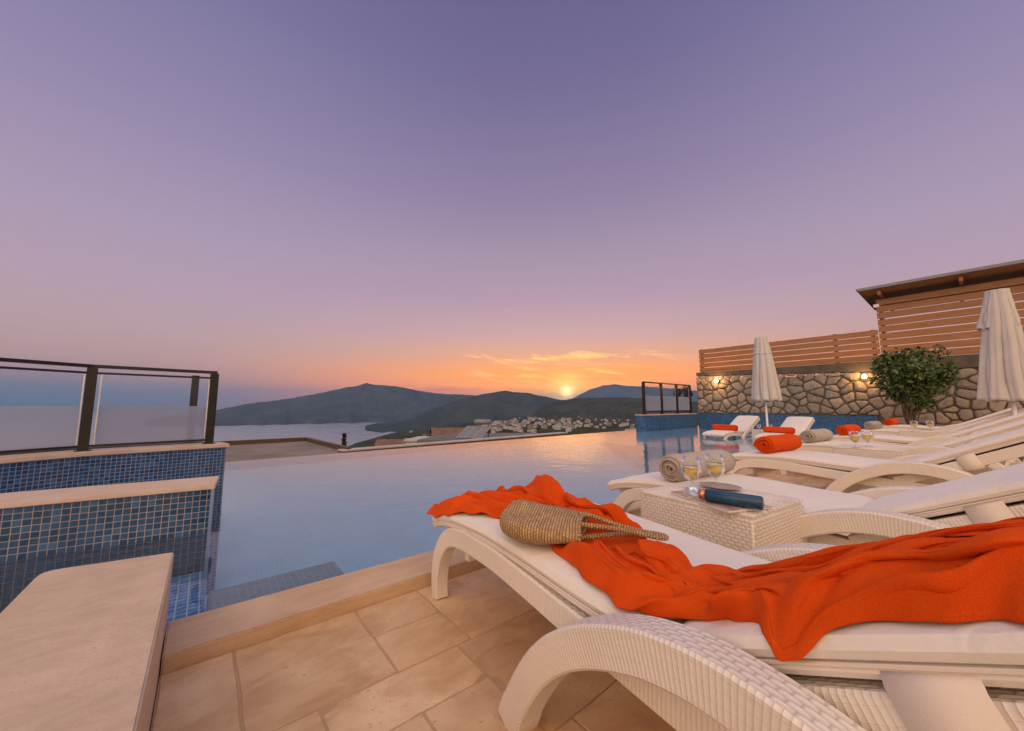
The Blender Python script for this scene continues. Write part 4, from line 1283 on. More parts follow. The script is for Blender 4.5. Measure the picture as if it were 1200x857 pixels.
# ---- parasols, furled
def parasol(label, loc, zt, zh, rh, rt, seed, tier=None, lean=0):
    t_ = empty('parasol', loc); tag(t_, label, 'parasol', 'furled parasols')
    mb = MB(); mb.tube([(0, 0, 0), (0, 0, zt-.03)], .024, 14); mb.build('pole', M['pole'], t_)
    mb = MB(); mb.lathe([(.0005, 0), (.25, 0), (.25, .05), (.22, .075), (.035, .085), (.035, .22), (.0005, .22)], 28); mb.build('base', M['concrete'], t_)
    mb = MB(); mb.lathe([(.0005, zt+.03), (.02, zt+.02), (.028, zt), (.02, zt-.03), (.0005, zt-.03)], 12); mb.build('finial', M['pole'], t_)
    def skin(z0, z1, r0, r1, pl, dep, ph, fl=1.0):
        rows = []; nz, na = 34, 160
        for i in range(nz+1):
            q = i/nz; z = lerp(z0, z1, q); R_ = lerp(r0, r1, q**fl); row = []
            for k in range(na):
                a = 2*pi*k/na; a2 = a+.25*mnoise.noise((q*2, seed, cos(a)))
                f_ = abs(sin(a2*pl/2+ph+.5*mnoise.noise((cos(a)*2, sin(a)*2, seed+q))))**.62; dd = dep*(.35+.65*q)
                rr = R_*(1-dd+dd*f_**.7)+.020*q*mnoise.noise((cos(a)*2, sin(a)*2, q*3+seed))+.010*q*sin(a*21+3*mnoise.noise((q*2, cos(a)*3, seed)))
                zz = z+(-.05*(1-f_)*q**6 if q > .7 else 0)+.03*q**4*mnoise.noise((cos(a)*1.5, sin(a)*1.5, seed))
                row.append((cos(a)*rr*(1+lean*q*cos(a)), sin(a)*rr*(1+.2*q*sin(a+seed)), zz))
            rows.append(row)
        mb = MB(); mb.grid([list(reversed(r)) for r in rows], closed_v=True); return mb
    o = skin(zt, zh, rt, rh, 8, .45, .3, .8).build('canopy', M['canvas'], t_); sm = o.modifiers.new('thick', 'SOLIDIFY'); sm.thickness = .006
    if tier:
        o2 = skin(zt+.012, tier[0], rt+.012, tier[1], 8, .30, .3, 1.2).build('top_valance', M['canvas'], o); sm = o2.modifiers.new('thick', 'SOLIDIFY'); sm.thickness = .005
    else:
        mb = MB(); zb_ = lerp(zt, zh, .27); rb = lerp(rt, rh, .27**.8)*1.0
        mb.tube([(cos(2*pi*k/40)*rb, sin(2*pi*k/40)*rb, zb_) for k in range(40)], .014, 6, closed=True); mb.build('tie_strap', M['canvas'], o)
parasol('furled beige parasol standing between the two loungers in the pool', (10.75, 3.16, -.24), 2.78, 1.18, .315, .115, 2)
parasol('larger furled beige parasol with a short upper tier at the right edge', (9.0, -.43, 0), 2.50, .89, .275, .105, 6, (1.96, .20), .3)
# ================================================================ the crumpled towel (settled cloth: rows run along the lounger)
# one row per line: x, y, z of each point in millimetres, as steps from the point before it
TOWEL = [
    [-72,-6,314,3,12,15,3,13,16,-1,9,12,-2,10,-1,-1,9,-5,-1,6,-4,0,6,-10,0,5,-1,-2,0,9,-4,5,7,0,9,-2,0,9,-6,-3,11,3,2,7,-1,3,6,-2,-5,12,6,-3,9,10,5,6,-7,1,6,1,-4,6,9,-1,5,4,3,5,-10,2,5,-4,-2,7,6,-1,10,0,0,11,-7,0,14,1,-1,13,-1,1,11,2,0,10,4,0,7,1,0,6,1,1,6,1,3,4,-7,3,5,-5,0,8,1,1,10,-4,1,12,2,0,11,2,0,9,5,0,7,6,-1,5,2,0,3,0,1,2,7,-1,3,-1,1,5,-9,2,5,0,1,5,5,0,7,-3,1,8,-6,0,11,-6,-1,10,-3,-1,10,0,-1,10,5,1,7,8,2,7,8,2,7,5,2,7,4,0,7,0,-2,7,-2,-2,8,-3,-2,7,-5,-1,7,-2,-1,8,-4,1,10,3,2,9,0,3,6,8,2,6,3,0,8,-15,-2,13,-14,-3,11,-10],
    [-56,-5,317,1,11,12,5,13,14,3,9,7,0,9,6,0,9,1,-2,7,-2,-1,7,-2,2,6,-3,3,3,-2,-2,6,9,-1,9,4,2,8,-4,-4,6,9,-2,7,8,4,10,-4,3,7,-5,-3,6,7,0,10,1,4,8,-10,-3,7,5,-3,3,9,2,6,-7,3,5,-6,-3,6,7,-2,8,2,-1,9,-3,-1,11,-6,-1,11,-4,-1,12,2,0,11,0,-1,10,0,-1,8,2,0,7,5,1,7,-2,3,5,-8,1,7,-6,0,9,-6,-1,10,6,0,9,2,0,8,-4,0,6,1,-1,5,7,0,6,-1,1,4,0,0,2,8,0,4,0,1,6,-7,1,6,-1,0,7,0,0,8,-3,-1,12,-4,-1,10,-3,-1,8,1,-1,9,5,1,9,6,2,7,4,0,7,0,1,7,0,0,7,2,0,7,0,-1,8,0,-1,8,-1,-1,6,-2,0,7,0,0,8,1,2,9,-2,1,8,2,1,8,3,1,8,-3,0,11,-12,-1,10,-15],
    [-38,-3,321,1,10,9,5,12,14,10,8,10,8,8,3,6,10,4,2,9,3,-2,8,7,0,7,5,4,4,-4,3,5,-3,1,9,4,2,11,1,-2,3,10,-2,3,9,1,13,0,5,3,-12,1,6,-1,-4,9,8,3,6,-9,-1,6,-1,-5,4,7,-1,6,-2,1,5,-9,-2,6,-1,-4,9,2,-3,9,-1,-1,11,0,-2,11,-2,-2,11,-2,-2,12,1,-2,10,4,-2,8,3,-2,6,-1,0,6,-7,0,7,-5,-1,10,-7,0,11,-4,0,10,9,-2,7,9,2,5,-3,2,3,-4,-2,3,6,-1,5,-1,3,8,-6,0,6,-3,-3,6,5,-2,7,2,0,8,-6,-2,7,-3,-2,8,-1,-2,8,-1,-2,9,-2,-1,9,-2,-2,8,1,1,9,5,2,7,1,1,7,-1,1,7,1,0,8,2,-1,8,3,0,8,2,-1,8,1,-2,8,0,-4,6,1,-2,6,-1,4,7,-2,4,7,-3,2,10,-4,2,12,0,1,10,-3,0,9,-12],
    [-24,1,325,7,7,6,9,9,18,13,9,27,14,11,5,11,13,6,4,9,0,2,7,2,-1,7,8,2,9,2,5,4,-8,5,6,-7,2,12,-2,-1,3,9,-1,1,11,1,10,0,5,1,-14,1,5,-4,-5,6,10,-3,6,4,0,4,-4,-1,4,-3,-5,7,4,-2,5,-5,0,6,-8,-2,9,-1,-4,10,2,-2,12,-4,-2,12,-1,-3,12,-2,-2,13,1,-4,11,4,-4,8,7,-4,4,4,-1,2,-8,-2,5,-8,-4,9,-5,-1,11,-4,1,13,1,0,11,13,4,6,3,3,3,-1,-2,1,9,-1,3,2,2,7,-10,-2,8,-9,-6,9,-3,-8,10,4,-6,9,2,-5,7,-2,-5,6,-2,-4,7,-3,-3,7,-3,1,9,-8,0,9,-2,-1,8,6,3,7,-3,1,8,0,0,9,4,-2,8,5,-2,9,4,-3,8,2,-8,5,2,-4,8,-1,-6,8,1,-4,7,0,6,6,-4,14,5,-6,11,9,-9,5,14,-8,2,14,-1,0,8,0],
    [-11,0,326,10,8,10,17,10,21,18,12,29,15,14,13,12,14,4,6,9,0,4,5,-6,1,5,0,1,7,2,2,6,1,6,3,-7,4,5,-7,1,3,7,-1,0,12,0,5,5,5,1,-9,1,6,-5,-5,6,7,-6,3,11,-1,8,0,0,6,-8,-4,10,-1,-4,10,1,-1,9,-5,-1,9,-6,-1,10,-2,-2,11,0,-2,11,0,-3,10,-3,-3,10,-3,-4,11,1,-5,9,5,-7,5,8,-4,3,-3,-1,3,-11,-5,7,-3,-4,6,2,2,14,-8,5,15,5,3,10,9,0,3,8,-5,1,13,-1,2,3,2,5,-12,-3,7,-8,-10,8,-5,-10,14,-5,-9,13,3,-9,8,-2,-9,4,-5,-6,6,-3,-4,8,-2,-2,9,-7,4,9,-4,-2,9,6,-3,7,-2,-3,6,0,-2,8,4,-4,9,4,-3,8,5,-3,9,4,-5,6,1,-3,6,-2,-4,8,1,-3,9,1,3,9,-7,16,6,-8,21,5,-12,14,14,-10,5,18,-5,-1,11,-3],
    [4,-2,328,10,9,12,22,14,26,26,16,27,13,14,12,7,8,3,6,6,1,3,6,-3,3,4,-7,3,2,-10,3,4,4,2,3,9,4,4,3,4,4,1,-1,1,9,-2,4,9,2,4,1,2,6,-5,-5,5,6,-4,7,7,-4,9,-1,-2,10,-7,-3,11,-5,-3,9,-3,-1,11,0,1,9,-4,1,6,-8,0,9,-4,-2,10,0,-2,10,-2,-4,9,-4,-4,11,-4,-5,11,3,-9,6,11,-6,4,2,-2,2,-13,-3,6,-4,-6,3,9,0,13,-6,6,18,-2,4,11,11,-1,6,10,-5,2,11,-3,2,0,-1,1,-11,-4,6,-3,-12,9,-4,-11,16,-12,-8,15,-3,-11,8,-4,-10,3,-10,-7,6,-5,-4,9,4,-6,9,-1,1,8,-1,1,10,3,-5,7,2,-9,3,3,-5,7,5,-2,9,2,0,8,3,1,9,3,2,9,-1,-2,7,-3,-3,6,0,-3,8,0,-1,9,-4,10,8,-6,22,7,-9,20,15,-12,10,21,-3,3,11,-12],
    [18,-5,328,12,7,16,21,20,29,23,17,35,16,11,0,7,5,-10,4,3,-6,2,4,6,2,4,7,2,6,1,5,5,-6,3,4,2,2,4,10,2,6,1,0,5,-2,-2,4,7,1,2,12,1,6,5,-1,9,2,-3,9,-2,-4,8,-4,-4,9,-8,-3,8,-7,-5,6,-7,-1,7,1,2,12,7,1,9,-1,2,6,-9,1,9,-6,-2,9,-1,-4,10,-3,-4,11,-5,-6,12,2,-9,7,12,-7,5,3,-2,2,-12,-3,6,-3,-6,2,11,-1,10,-7,5,15,-7,3,15,12,-1,8,12,-4,3,11,-3,4,0,-1,1,-14,-9,5,-6,-11,11,-7,-12,13,-13,-11,10,-10,-10,8,-4,-8,7,-4,-7,7,-1,-4,9,1,-3,7,-2,-2,7,9,0,9,4,-3,10,2,-6,5,5,-6,5,7,1,7,-1,2,9,-1,1,9,1,1,8,-4,-2,8,-3,-3,8,1,-4,6,-2,-2,6,-1,8,10,2,19,14,-6,20,18,-9,16,19,-2,7,12,-15],
    [31,-9,325,13,10,21,21,21,29,22,14,24,15,7,-1,8,3,-9,3,5,-6,1,5,7,1,2,13,0,6,9,2,8,-4,5,7,-1,2,6,4,1,5,6,0,5,0,0,7,-1,1,4,7,0,7,8,-3,6,-3,-6,7,-6,-7,6,-5,-4,7,-8,0,8,-6,-1,8,-4,-1,7,3,3,11,6,3,11,7,1,7,1,2,8,-9,1,8,-7,-3,8,-3,-5,10,-6,-7,13,2,-8,11,13,-7,6,5,-2,2,-12,-4,4,-2,-6,3,10,-1,9,-8,4,14,-9,0,14,13,-4,7,17,-1,5,10,-1,6,-3,-2,4,-13,-11,5,-10,-13,4,-14,-12,9,-16,-11,13,-7,-8,14,1,-7,9,3,-8,5,7,-4,6,2,0,7,-8,1,8,-2,-1,8,5,-2,8,6,-4,9,8,-2,7,2,0,5,-9,-1,7,-5,-4,8,1,-2,6,-5,0,8,-4,-3,9,1,-2,8,2,2,6,5,9,11,4,17,14,-4,22,16,-6,17,17,-5,7,16,-13],
    [47,-11,327,11,11,22,20,22,26,20,12,12,13,5,6,7,3,3,4,1,-6,1,6,-1,1,5,8,-1,6,10,0,9,-3,4,8,5,2,9,3,3,6,1,0,4,8,-1,6,1,1,6,-4,-2,6,2,-7,4,-6,-8,4,-8,-4,8,-1,-1,8,-5,0,9,-5,0,10,0,0,5,10,3,9,5,5,11,0,2,9,5,0,8,0,2,8,-7,-1,6,-7,-6,9,-3,-8,13,1,-7,13,8,-5,7,5,-3,2,-12,-5,5,-2,-4,2,11,0,10,-9,2,11,-10,-2,14,13,-3,7,16,-3,6,8,-3,5,-5,-3,6,-10,-12,4,-13,-13,4,-15,-10,12,-11,-10,15,1,-6,12,1,-6,9,1,-8,3,8,-4,4,5,2,8,-4,3,8,-5,0,9,3,-2,7,7,1,11,3,-1,7,-3,1,3,-11,-1,8,-5,-6,8,6,-5,5,-3,1,5,-8,-2,9,-1,-4,9,3,0,8,2,9,11,2,14,15,8,22,18,1,18,11,-16,1,10,-13],
    [64,-9,335,9,9,17,18,19,23,18,9,12,11,5,15,6,6,6,2,0,-8,1,3,-7,1,9,0,0,8,9,-1,9,3,4,8,0,3,9,4,3,8,3,1,6,9,-2,5,5,-2,6,-3,-3,7,-4,-9,6,-6,-5,1,-12,-5,6,-2,0,8,-1,3,9,-1,1,11,1,1,3,11,3,9,9,5,12,-2,4,10,-6,-1,7,4,0,6,3,0,7,-8,-6,9,-3,-9,11,0,-6,12,2,-4,9,3,-4,5,-9,-5,4,-2,-3,3,10,1,10,-10,0,10,-11,-2,13,12,-2,7,17,-3,5,6,-7,4,-8,-8,4,-10,-11,3,-12,-10,11,-11,-9,17,-1,-10,11,3,-4,9,-3,-3,7,-3,-7,3,10,-3,4,6,3,9,0,3,10,-1,2,9,3,1,8,1,3,8,-8,0,6,-5,1,6,-3,0,7,-5,-5,9,2,-6,4,7,-1,5,-7,0,7,-6,-5,8,6,-3,7,5,6,13,-3,14,19,7,18,21,7,14,13,-13,0,9,-20],
    [80,-7,343,8,7,14,15,16,20,17,7,17,10,5,12,5,8,7,-2,4,-4,-3,5,-5,1,6,-1,1,7,5,1,9,7,4,12,-4,3,8,2,2,6,7,2,5,3,0,6,-1,-2,8,3,-5,8,-2,-9,7,-6,-3,2,-12,-4,4,-2,-2,6,5,2,8,2,4,8,-5,4,7,1,4,11,11,5,11,3,4,9,-12,-1,7,3,-3,4,10,-4,8,0,-5,10,-8,-7,10,-6,-6,7,-6,-4,10,1,-2,8,-2,-4,6,1,-3,3,10,1,10,-13,-1,11,-9,-2,9,14,-2,7,13,-4,7,5,-7,3,-9,-11,2,-12,-9,7,-9,-9,13,-3,-10,12,5,-8,10,-1,-2,7,-10,-2,8,-2,-5,4,12,-3,6,10,4,10,2,4,10,1,4,9,2,4,6,-10,4,6,-12,2,9,-5,0,7,6,-1,4,2,-2,7,-4,-6,5,9,-4,7,1,1,3,-12,-4,8,3,-5,6,10,2,14,-4,13,21,2,16,23,4,11,16,-15,3,12,-15],
    [91,-7,347,9,6,12,14,14,15,14,7,16,10,4,14,3,8,-2,-2,9,1,-3,6,6,-1,7,4,2,4,-5,2,12,9,3,11,4,6,6,-5,1,6,5,-2,4,8,0,6,-3,0,6,-7,-6,7,-5,-7,7,-3,-4,7,-3,-2,5,-5,-1,5,4,2,7,7,5,7,-3,5,11,-7,6,13,4,5,9,5,2,8,-5,-3,7,4,-4,5,10,-6,6,6,-4,9,-10,-5,6,-12,-7,6,-11,-5,12,2,-1,11,3,-2,5,2,-2,3,7,0,11,-15,-1,14,-4,-2,7,15,-3,5,11,-4,7,2,-6,3,-11,-9,5,-10,-10,10,-5,-10,7,7,-9,8,1,-5,8,-6,-1,10,-9,-1,10,-1,-5,5,13,-2,6,13,5,10,2,5,10,3,6,7,-8,5,6,-13,6,11,-8,3,11,-3,-1,6,9,-2,1,9,1,5,-6,-4,7,1,-8,4,8,-1,4,-9,-1,4,-5,-6,8,9,0,10,-7,10,19,-2,15,27,6,10,17,-16,2,15,-10],
    [105,-3,356,9,3,7,12,11,12,11,10,22,8,7,13,2,6,-7,-2,8,0,-1,9,3,1,6,8,3,8,-5,0,13,6,1,5,12,6,3,-5,3,5,-5,-3,7,7,-6,8,9,-2,6,-3,-3,6,-11,-4,4,-9,-1,6,-3,-1,7,-4,-1,7,-2,2,6,8,2,6,8,6,11,-4,7,15,-4,5,10,4,-6,2,9,-4,4,2,0,8,2,-3,10,3,-5,7,-12,-5,4,-16,-6,9,-7,-5,11,7,-1,11,5,0,4,-1,-2,4,4,-2,8,-10,-2,17,-5,1,10,14,-2,4,8,-6,5,-3,-5,3,-10,-9,7,-6,-9,10,-3,-9,4,11,-6,6,-6,-4,5,-9,-2,10,-1,-1,11,3,-4,4,12,0,8,12,6,11,4,7,10,-4,7,8,-13,7,11,-6,7,11,-3,2,7,6,-2,3,14,-1,4,6,3,5,-9,-2,9,-6,-9,3,10,-5,4,-3,0,5,-13,-2,12,-3,-2,2,-9,5,13,-5,13,29,10,9,21,-12,0,16,-8],
    [119,-2,361,9,9,9,10,8,18,6,11,35,5,10,-4,1,6,-7,-2,4,3,0,7,2,1,9,4,2,9,-3,6,9,3,0,7,9,0,5,2,3,5,-6,0,4,-5,-6,6,6,-7,8,7,-5,7,-4,-4,3,-8,6,3,-11,4,7,-5,1,9,-2,1,10,2,1,6,11,-1,8,7,2,12,2,4,10,3,-4,4,6,-1,4,-8,4,4,-8,-2,12,4,-6,11,-7,-9,5,-11,-5,7,-6,-4,9,8,-1,9,9,2,4,-4,-1,4,-5,-4,7,0,-3,13,-2,2,12,1,1,7,4,-5,6,2,-6,3,-2,-8,6,-4,-6,9,-8,-7,4,8,-5,6,-8,-3,6,-6,-4,7,7,0,7,10,-1,6,10,2,9,3,7,10,-6,9,11,-6,8,12,-5,9,13,-2,6,10,2,1,1,14,-2,2,14,1,6,1,4,3,-12,0,9,-5,-11,2,12,-10,4,6,-3,11,-8,1,10,-11,-3,-6,-16,3,11,-10,11,32,5,7,27,-12,1,17,-8],
    [133,-5,359,8,13,15,8,14,27,3,11,25,3,10,-1,2,8,-7,-3,4,1,-4,2,9,-1,6,7,5,10,-2,8,8,-5,3,7,0,-4,7,6,-2,7,3,2,1,-9,-4,2,-6,-6,9,3,-6,8,0,-5,5,4,2,6,-9,7,6,-7,4,8,-2,4,11,0,0,10,5,-5,4,12,1,6,6,5,9,3,0,10,0,-2,5,-9,1,1,-13,-4,10,-3,-4,13,-3,-8,7,0,-3,5,-6,-1,9,2,-1,7,9,0,4,5,0,4,-7,-1,7,-5,-3,10,-2,0,10,-8,-2,9,1,-3,8,7,-5,4,10,-5,5,-1,-2,5,-14,-7,6,3,-5,7,-3,-1,7,-6,-4,5,11,-1,4,13,3,9,8,6,11,2,7,9,-12,9,12,-10,10,15,0,9,15,1,6,11,7,1,3,14,-3,1,15,-2,3,4,3,5,-9,4,7,-6,-9,1,12,-12,4,9,-6,10,-2,-1,5,-13,-2,-11,-21,1,10,-14,9,35,-3,6,31,-12,0,18,-11],
    [149,-6,358,5,15,19,4,20,30,1,13,17,1,8,8,2,9,-4,-1,6,-5,-3,1,9,-3,5,8,2,9,2,5,6,-7,6,3,-4,-1,7,3,-4,8,7,-1,3,-4,-3,1,-10,-5,6,-7,-5,7,-2,-4,5,11,0,9,-1,2,8,-4,6,7,-1,6,10,-3,2,13,-4,-3,1,11,1,4,2,4,9,-1,1,12,1,-2,9,-3,-2,1,-13,-5,4,-12,-4,11,-2,-4,10,8,-2,7,0,-2,6,4,1,6,2,0,4,3,-1,3,2,1,6,-4,-1,11,-7,-1,9,-11,-1,10,0,-2,10,8,-5,3,11,-4,3,4,0,4,-13,-6,6,-1,-5,4,4,0,9,-7,-2,6,4,0,4,14,4,10,9,7,11,-3,9,9,-13,10,14,-10,10,17,2,8,15,6,3,11,11,-1,5,14,-7,0,16,-2,3,8,7,7,-5,2,6,-2,-3,8,6,-10,5,10,-7,7,-3,-2,-2,-17,-3,-14,-23,0,9,-15,6,35,-6,3,32,-13,0,17,-13],
    [166,-5,363,1,17,19,0,24,25,-1,15,13,0,7,17,-1,8,3,1,6,-10,-1,4,-1,-2,1,10,-1,5,7,0,7,-2,4,5,-6,3,3,-3,-2,7,2,-1,6,1,-4,3,-7,-5,4,-5,-3,6,-7,-3,6,3,-1,7,6,1,7,1,7,7,-2,6,10,-3,2,12,-5,-1,2,9,-1,4,1,-1,9,-8,0,10,-2,3,10,-1,-2,4,-11,-4,5,-10,-3,8,7,-2,10,7,-2,10,0,-4,4,8,0,5,3,3,3,-7,0,2,1,1,4,4,0,9,-5,0,12,-13,0,10,-5,0,11,6,-4,5,9,-5,1,11,-1,4,-2,-1,5,-6,-4,3,4,-1,8,-5,0,5,3,1,4,10,5,10,-1,8,10,-11,9,5,-13,10,14,-3,8,18,3,0,15,17,-1,10,19,1,6,15,-4,2,16,-2,6,9,7,6,-3,-2,8,2,0,14,2,-1,11,-1,-3,3,-14,-3,-3,-19,-4,-13,-20,-2,8,-13,1,34,-6,1,28,-11,-1,15,-13],
    [181,-2,370,-2,17,17,-3,27,21,-4,15,18,-1,6,18,-1,9,-1,0,7,-14,-1,4,-3,0,-4,14,-2,1,11,0,7,0,1,11,-5,3,4,-8,0,-1,-9,-2,6,-5,-4,8,-3,-4,6,5,-5,6,2,-2,6,-10,1,5,5,2,6,6,5,7,-6,5,9,-9,2,12,-5,1,3,7,0,4,9,-3,8,-1,-3,7,-5,0,6,-10,0,6,-8,0,13,2,-1,9,11,-2,8,8,-2,5,-9,-2,5,1,-2,3,11,3,4,2,4,4,-10,1,4,-1,1,7,3,-1,13,-7,0,11,-7,3,9,-1,0,8,6,-5,2,13,-2,4,5,0,4,-9,0,4,-2,1,6,2,0,1,10,1,2,8,6,9,-4,7,9,-2,8,6,-8,9,11,-1,2,13,6,-7,11,10,-5,10,12,4,8,14,4,7,13,0,10,11,6,7,-4,3,8,-6,0,14,-6,0,9,-8,-8,-5,-12,-1,0,-16,1,-1,-19,-4,15,-11,-3,32,2,-2,24,-8,-2,12,-14],
    [196,1,377,-3,17,13,-7,29,14,-6,17,24,-3,3,14,-3,7,-8,0,7,-8,0,0,7,-1,-4,16,-2,3,5,3,7,-6,1,10,-2,0,8,-5,-1,-1,-15,-3,2,-12,-4,10,1,-3,9,8,-3,6,7,-1,5,-8,1,5,5,3,5,6,2,5,-1,4,8,-11,3,11,-12,-1,7,0,-1,5,1,0,9,-1,0,9,2,0,5,-1,1,4,-5,0,13,8,-2,10,8,-1,5,2,-1,6,-7,-1,5,-4,-1,0,7,1,2,11,2,3,-1,3,6,-10,2,8,-7,1,11,0,0,11,1,3,9,-2,4,8,-3,-1,6,8,-4,6,13,1,5,-4,3,3,-9,2,6,2,0,2,10,2,3,7,5,7,-5,4,7,5,3,5,7,8,8,1,-1,8,11,-3,8,6,2,12,0,4,12,4,3,5,11,0,8,1,0,7,-10,6,5,0,5,11,2,-3,4,-17,-10,-9,-17,1,5,-11,4,10,-14,-5,23,-7,-8,32,9,-5,21,-8,-2,10,-14],
    [209,7,382,-4,14,13,-8,28,8,-9,20,24,-5,3,11,-4,6,-9,-1,6,-2,1,-4,12,-1,-2,13,-2,6,-1,2,4,-11,2,8,-3,0,8,-2,-2,3,-12,-4,7,-9,-4,9,5,-2,7,11,0,6,-1,0,3,-13,0,5,4,4,4,9,2,4,6,0,7,-4,2,9,-9,-1,7,-1,0,8,-6,1,9,-10,1,7,-3,0,8,10,1,11,9,0,11,7,-1,5,-3,0,3,-5,-1,6,3,2,4,-8,-1,5,-2,0,1,9,1,-1,12,2,6,-1,4,9,-11,5,10,-8,1,10,1,2,9,4,5,7,-6,3,2,-4,-2,9,9,1,7,3,4,2,-10,3,7,1,0,3,11,2,4,7,5,7,-8,2,7,3,0,0,15,2,7,12,3,12,9,3,12,6,3,12,1,3,11,1,4,7,7,2,8,3,-2,3,-12,2,0,-11,8,7,6,-6,-3,-17,-9,-10,-14,4,11,-8,4,18,-5,-10,27,-8,-11,29,0,-5,19,-9,-3,10,-11],
    [224,10,387,-6,14,17,-10,25,5,-9,23,16,-8,5,15,-6,4,-8,0,6,-3,2,-4,11,-1,0,12,-2,6,-1,0,4,-8,2,3,-9,0,4,-6,-4,8,-6,-3,11,0,-4,8,8,-1,6,2,3,6,-8,-1,4,-8,0,4,-4,2,4,7,4,3,10,0,7,2,0,9,-8,0,9,-2,0,11,0,1,10,-4,2,3,-9,0,10,2,1,11,9,1,10,7,0,3,-1,0,1,-4,0,6,5,1,4,-6,1,6,-8,-1,2,6,1,-3,14,2,5,8,3,10,-3,7,8,-11,7,8,-6,2,8,6,3,7,0,5,0,-8,1,6,0,1,6,7,4,4,-5,4,5,-3,0,6,7,2,4,2,5,7,-10,3,9,1,0,-2,15,0,6,13,3,17,6,3,15,7,3,12,6,3,10,5,4,8,7,5,9,3,-1,0,-11,-2,-6,-13,7,7,-2,-8,-7,-17,-7,-6,-13,7,14,-3,0,21,4,-13,25,0,-12,27,-8,-6,19,-16,-4,11,-10],
    [240,14,393,-8,13,18,-12,20,2,-10,23,4,-9,10,22,-6,4,-4,-2,5,-8,1,0,9,1,-1,14,-3,5,1,0,6,-3,2,1,-12,0,1,-11,-5,9,-1,-4,9,8,-4,9,5,-1,8,-5,6,3,-11,0,3,-7,-2,7,-1,1,4,5,5,6,0,1,8,4,1,8,-4,1,12,-2,0,12,8,1,8,3,2,2,-11,-1,9,0,0,8,6,3,6,-1,1,3,3,-1,4,4,0,4,-3,2,6,-8,2,6,-4,0,2,9,1,-4,13,2,2,9,2,12,2,7,9,-5,10,5,-11,5,6,-1,2,6,8,2,3,0,4,4,-6,5,5,-1,3,6,1,2,3,5,1,8,2,4,4,-7,4,4,-10,4,10,0,0,3,10,1,1,13,3,14,0,1,16,5,3,15,6,1,12,0,3,7,6,5,7,6,4,4,-5,-1,-6,-12,3,3,-8,-12,-11,-15,-2,-1,-10,5,17,5,-4,20,7,-12,24,-2,-12,26,-7,-7,18,-17,-4,11,-12],
    [254,20,397,-7,11,17,-14,13,6,-11,19,-5,-10,17,16,-6,7,2,-2,5,-6,-1,4,5,3,-3,13,-2,4,5,-1,6,-1,2,2,-9,-1,2,-12,-5,6,3,-6,7,10,-4,11,1,-1,10,-4,7,1,-12,3,0,-10,-4,10,4,-1,3,9,5,8,-9,4,8,-1,2,10,7,2,13,-3,2,11,7,2,4,-1,0,1,-11,-1,9,4,-2,6,12,3,6,-5,3,3,-6,-1,4,6,0,5,0,3,3,-10,3,7,-2,0,4,11,1,0,10,4,-4,7,1,11,8,6,11,0,11,4,-14,8,5,-8,2,7,7,0,6,12,3,7,-2,9,1,-8,6,1,-4,0,6,5,0,7,6,3,3,-5,4,0,-11,3,8,-3,1,9,2,2,2,11,3,9,2,-2,12,-8,1,13,2,0,13,2,3,8,7,4,5,11,8,9,5,2,-2,-14,-3,-7,-16,-10,-10,-13,-2,5,-7,4,21,11,-3,22,4,-13,23,1,-14,21,-6,-10,16,-18,-2,11,-14],
    [268,27,392,-5,8,22,-15,9,12,-15,16,-14,-12,19,2,-3,10,10,0,7,0,-2,6,5,3,-4,10,0,3,9,-1,5,1,0,3,-7,-1,4,-10,-5,4,5,-6,6,10,-6,12,2,-1,10,-5,8,-4,-10,3,-1,-12,-3,12,2,-2,6,11,4,8,-7,7,7,-7,2,14,6,3,13,7,3,11,4,4,1,-7,1,-2,-13,-2,8,5,-3,6,16,0,7,2,3,6,-11,3,4,-3,-1,6,3,2,4,-6,5,6,-5,1,5,8,2,0,12,4,-6,8,1,7,12,5,8,3,12,6,-13,8,7,-10,4,10,6,0,6,15,2,9,4,8,0,-8,6,-4,-9,3,2,-4,0,9,3,1,8,2,2,-1,-9,1,-2,-11,2,9,-4,2,7,5,4,4,8,-1,8,-3,-2,11,3,-3,9,4,0,8,8,3,5,9,6,10,0,3,-1,-16,-4,-6,-13,0,0,-14,0,3,-10,2,23,11,-5,25,12,-14,24,6,-15,19,-13,-11,17,-17,-4,9,-9],
    [285,30,393,-6,7,22,-15,8,15,-16,12,-13,-12,15,-6,-4,14,5,1,12,3,0,7,7,2,-3,10,1,3,12,-1,5,-1,0,3,-10,-1,4,-3,-5,3,10,-7,6,8,-6,13,2,-1,10,-7,7,-3,-11,5,-1,-13,-2,14,-1,-3,5,15,2,10,5,6,10,-7,6,10,-6,4,9,2,4,9,6,3,3,-4,1,-1,-11,0,5,-3,-3,6,14,-2,7,12,0,8,-3,3,5,-11,3,4,-3,2,7,-1,4,5,-5,3,4,7,2,0,11,2,-2,9,2,0,14,7,5,5,12,11,-11,10,11,-7,2,7,10,-1,5,16,3,11,-1,7,5,-8,5,-7,-7,2,-6,-6,1,6,-4,1,12,0,1,1,-8,2,-3,-11,1,2,-10,2,9,-3,3,7,7,-2,1,12,-5,7,9,-2,8,2,0,9,-2,0,9,3,4,10,0,7,2,-10,-1,-9,-5,1,-1,-14,-2,1,-12,2,23,2,-6,29,20,-13,28,9,-15,21,-13,-11,16,-19,-4,9,-13],
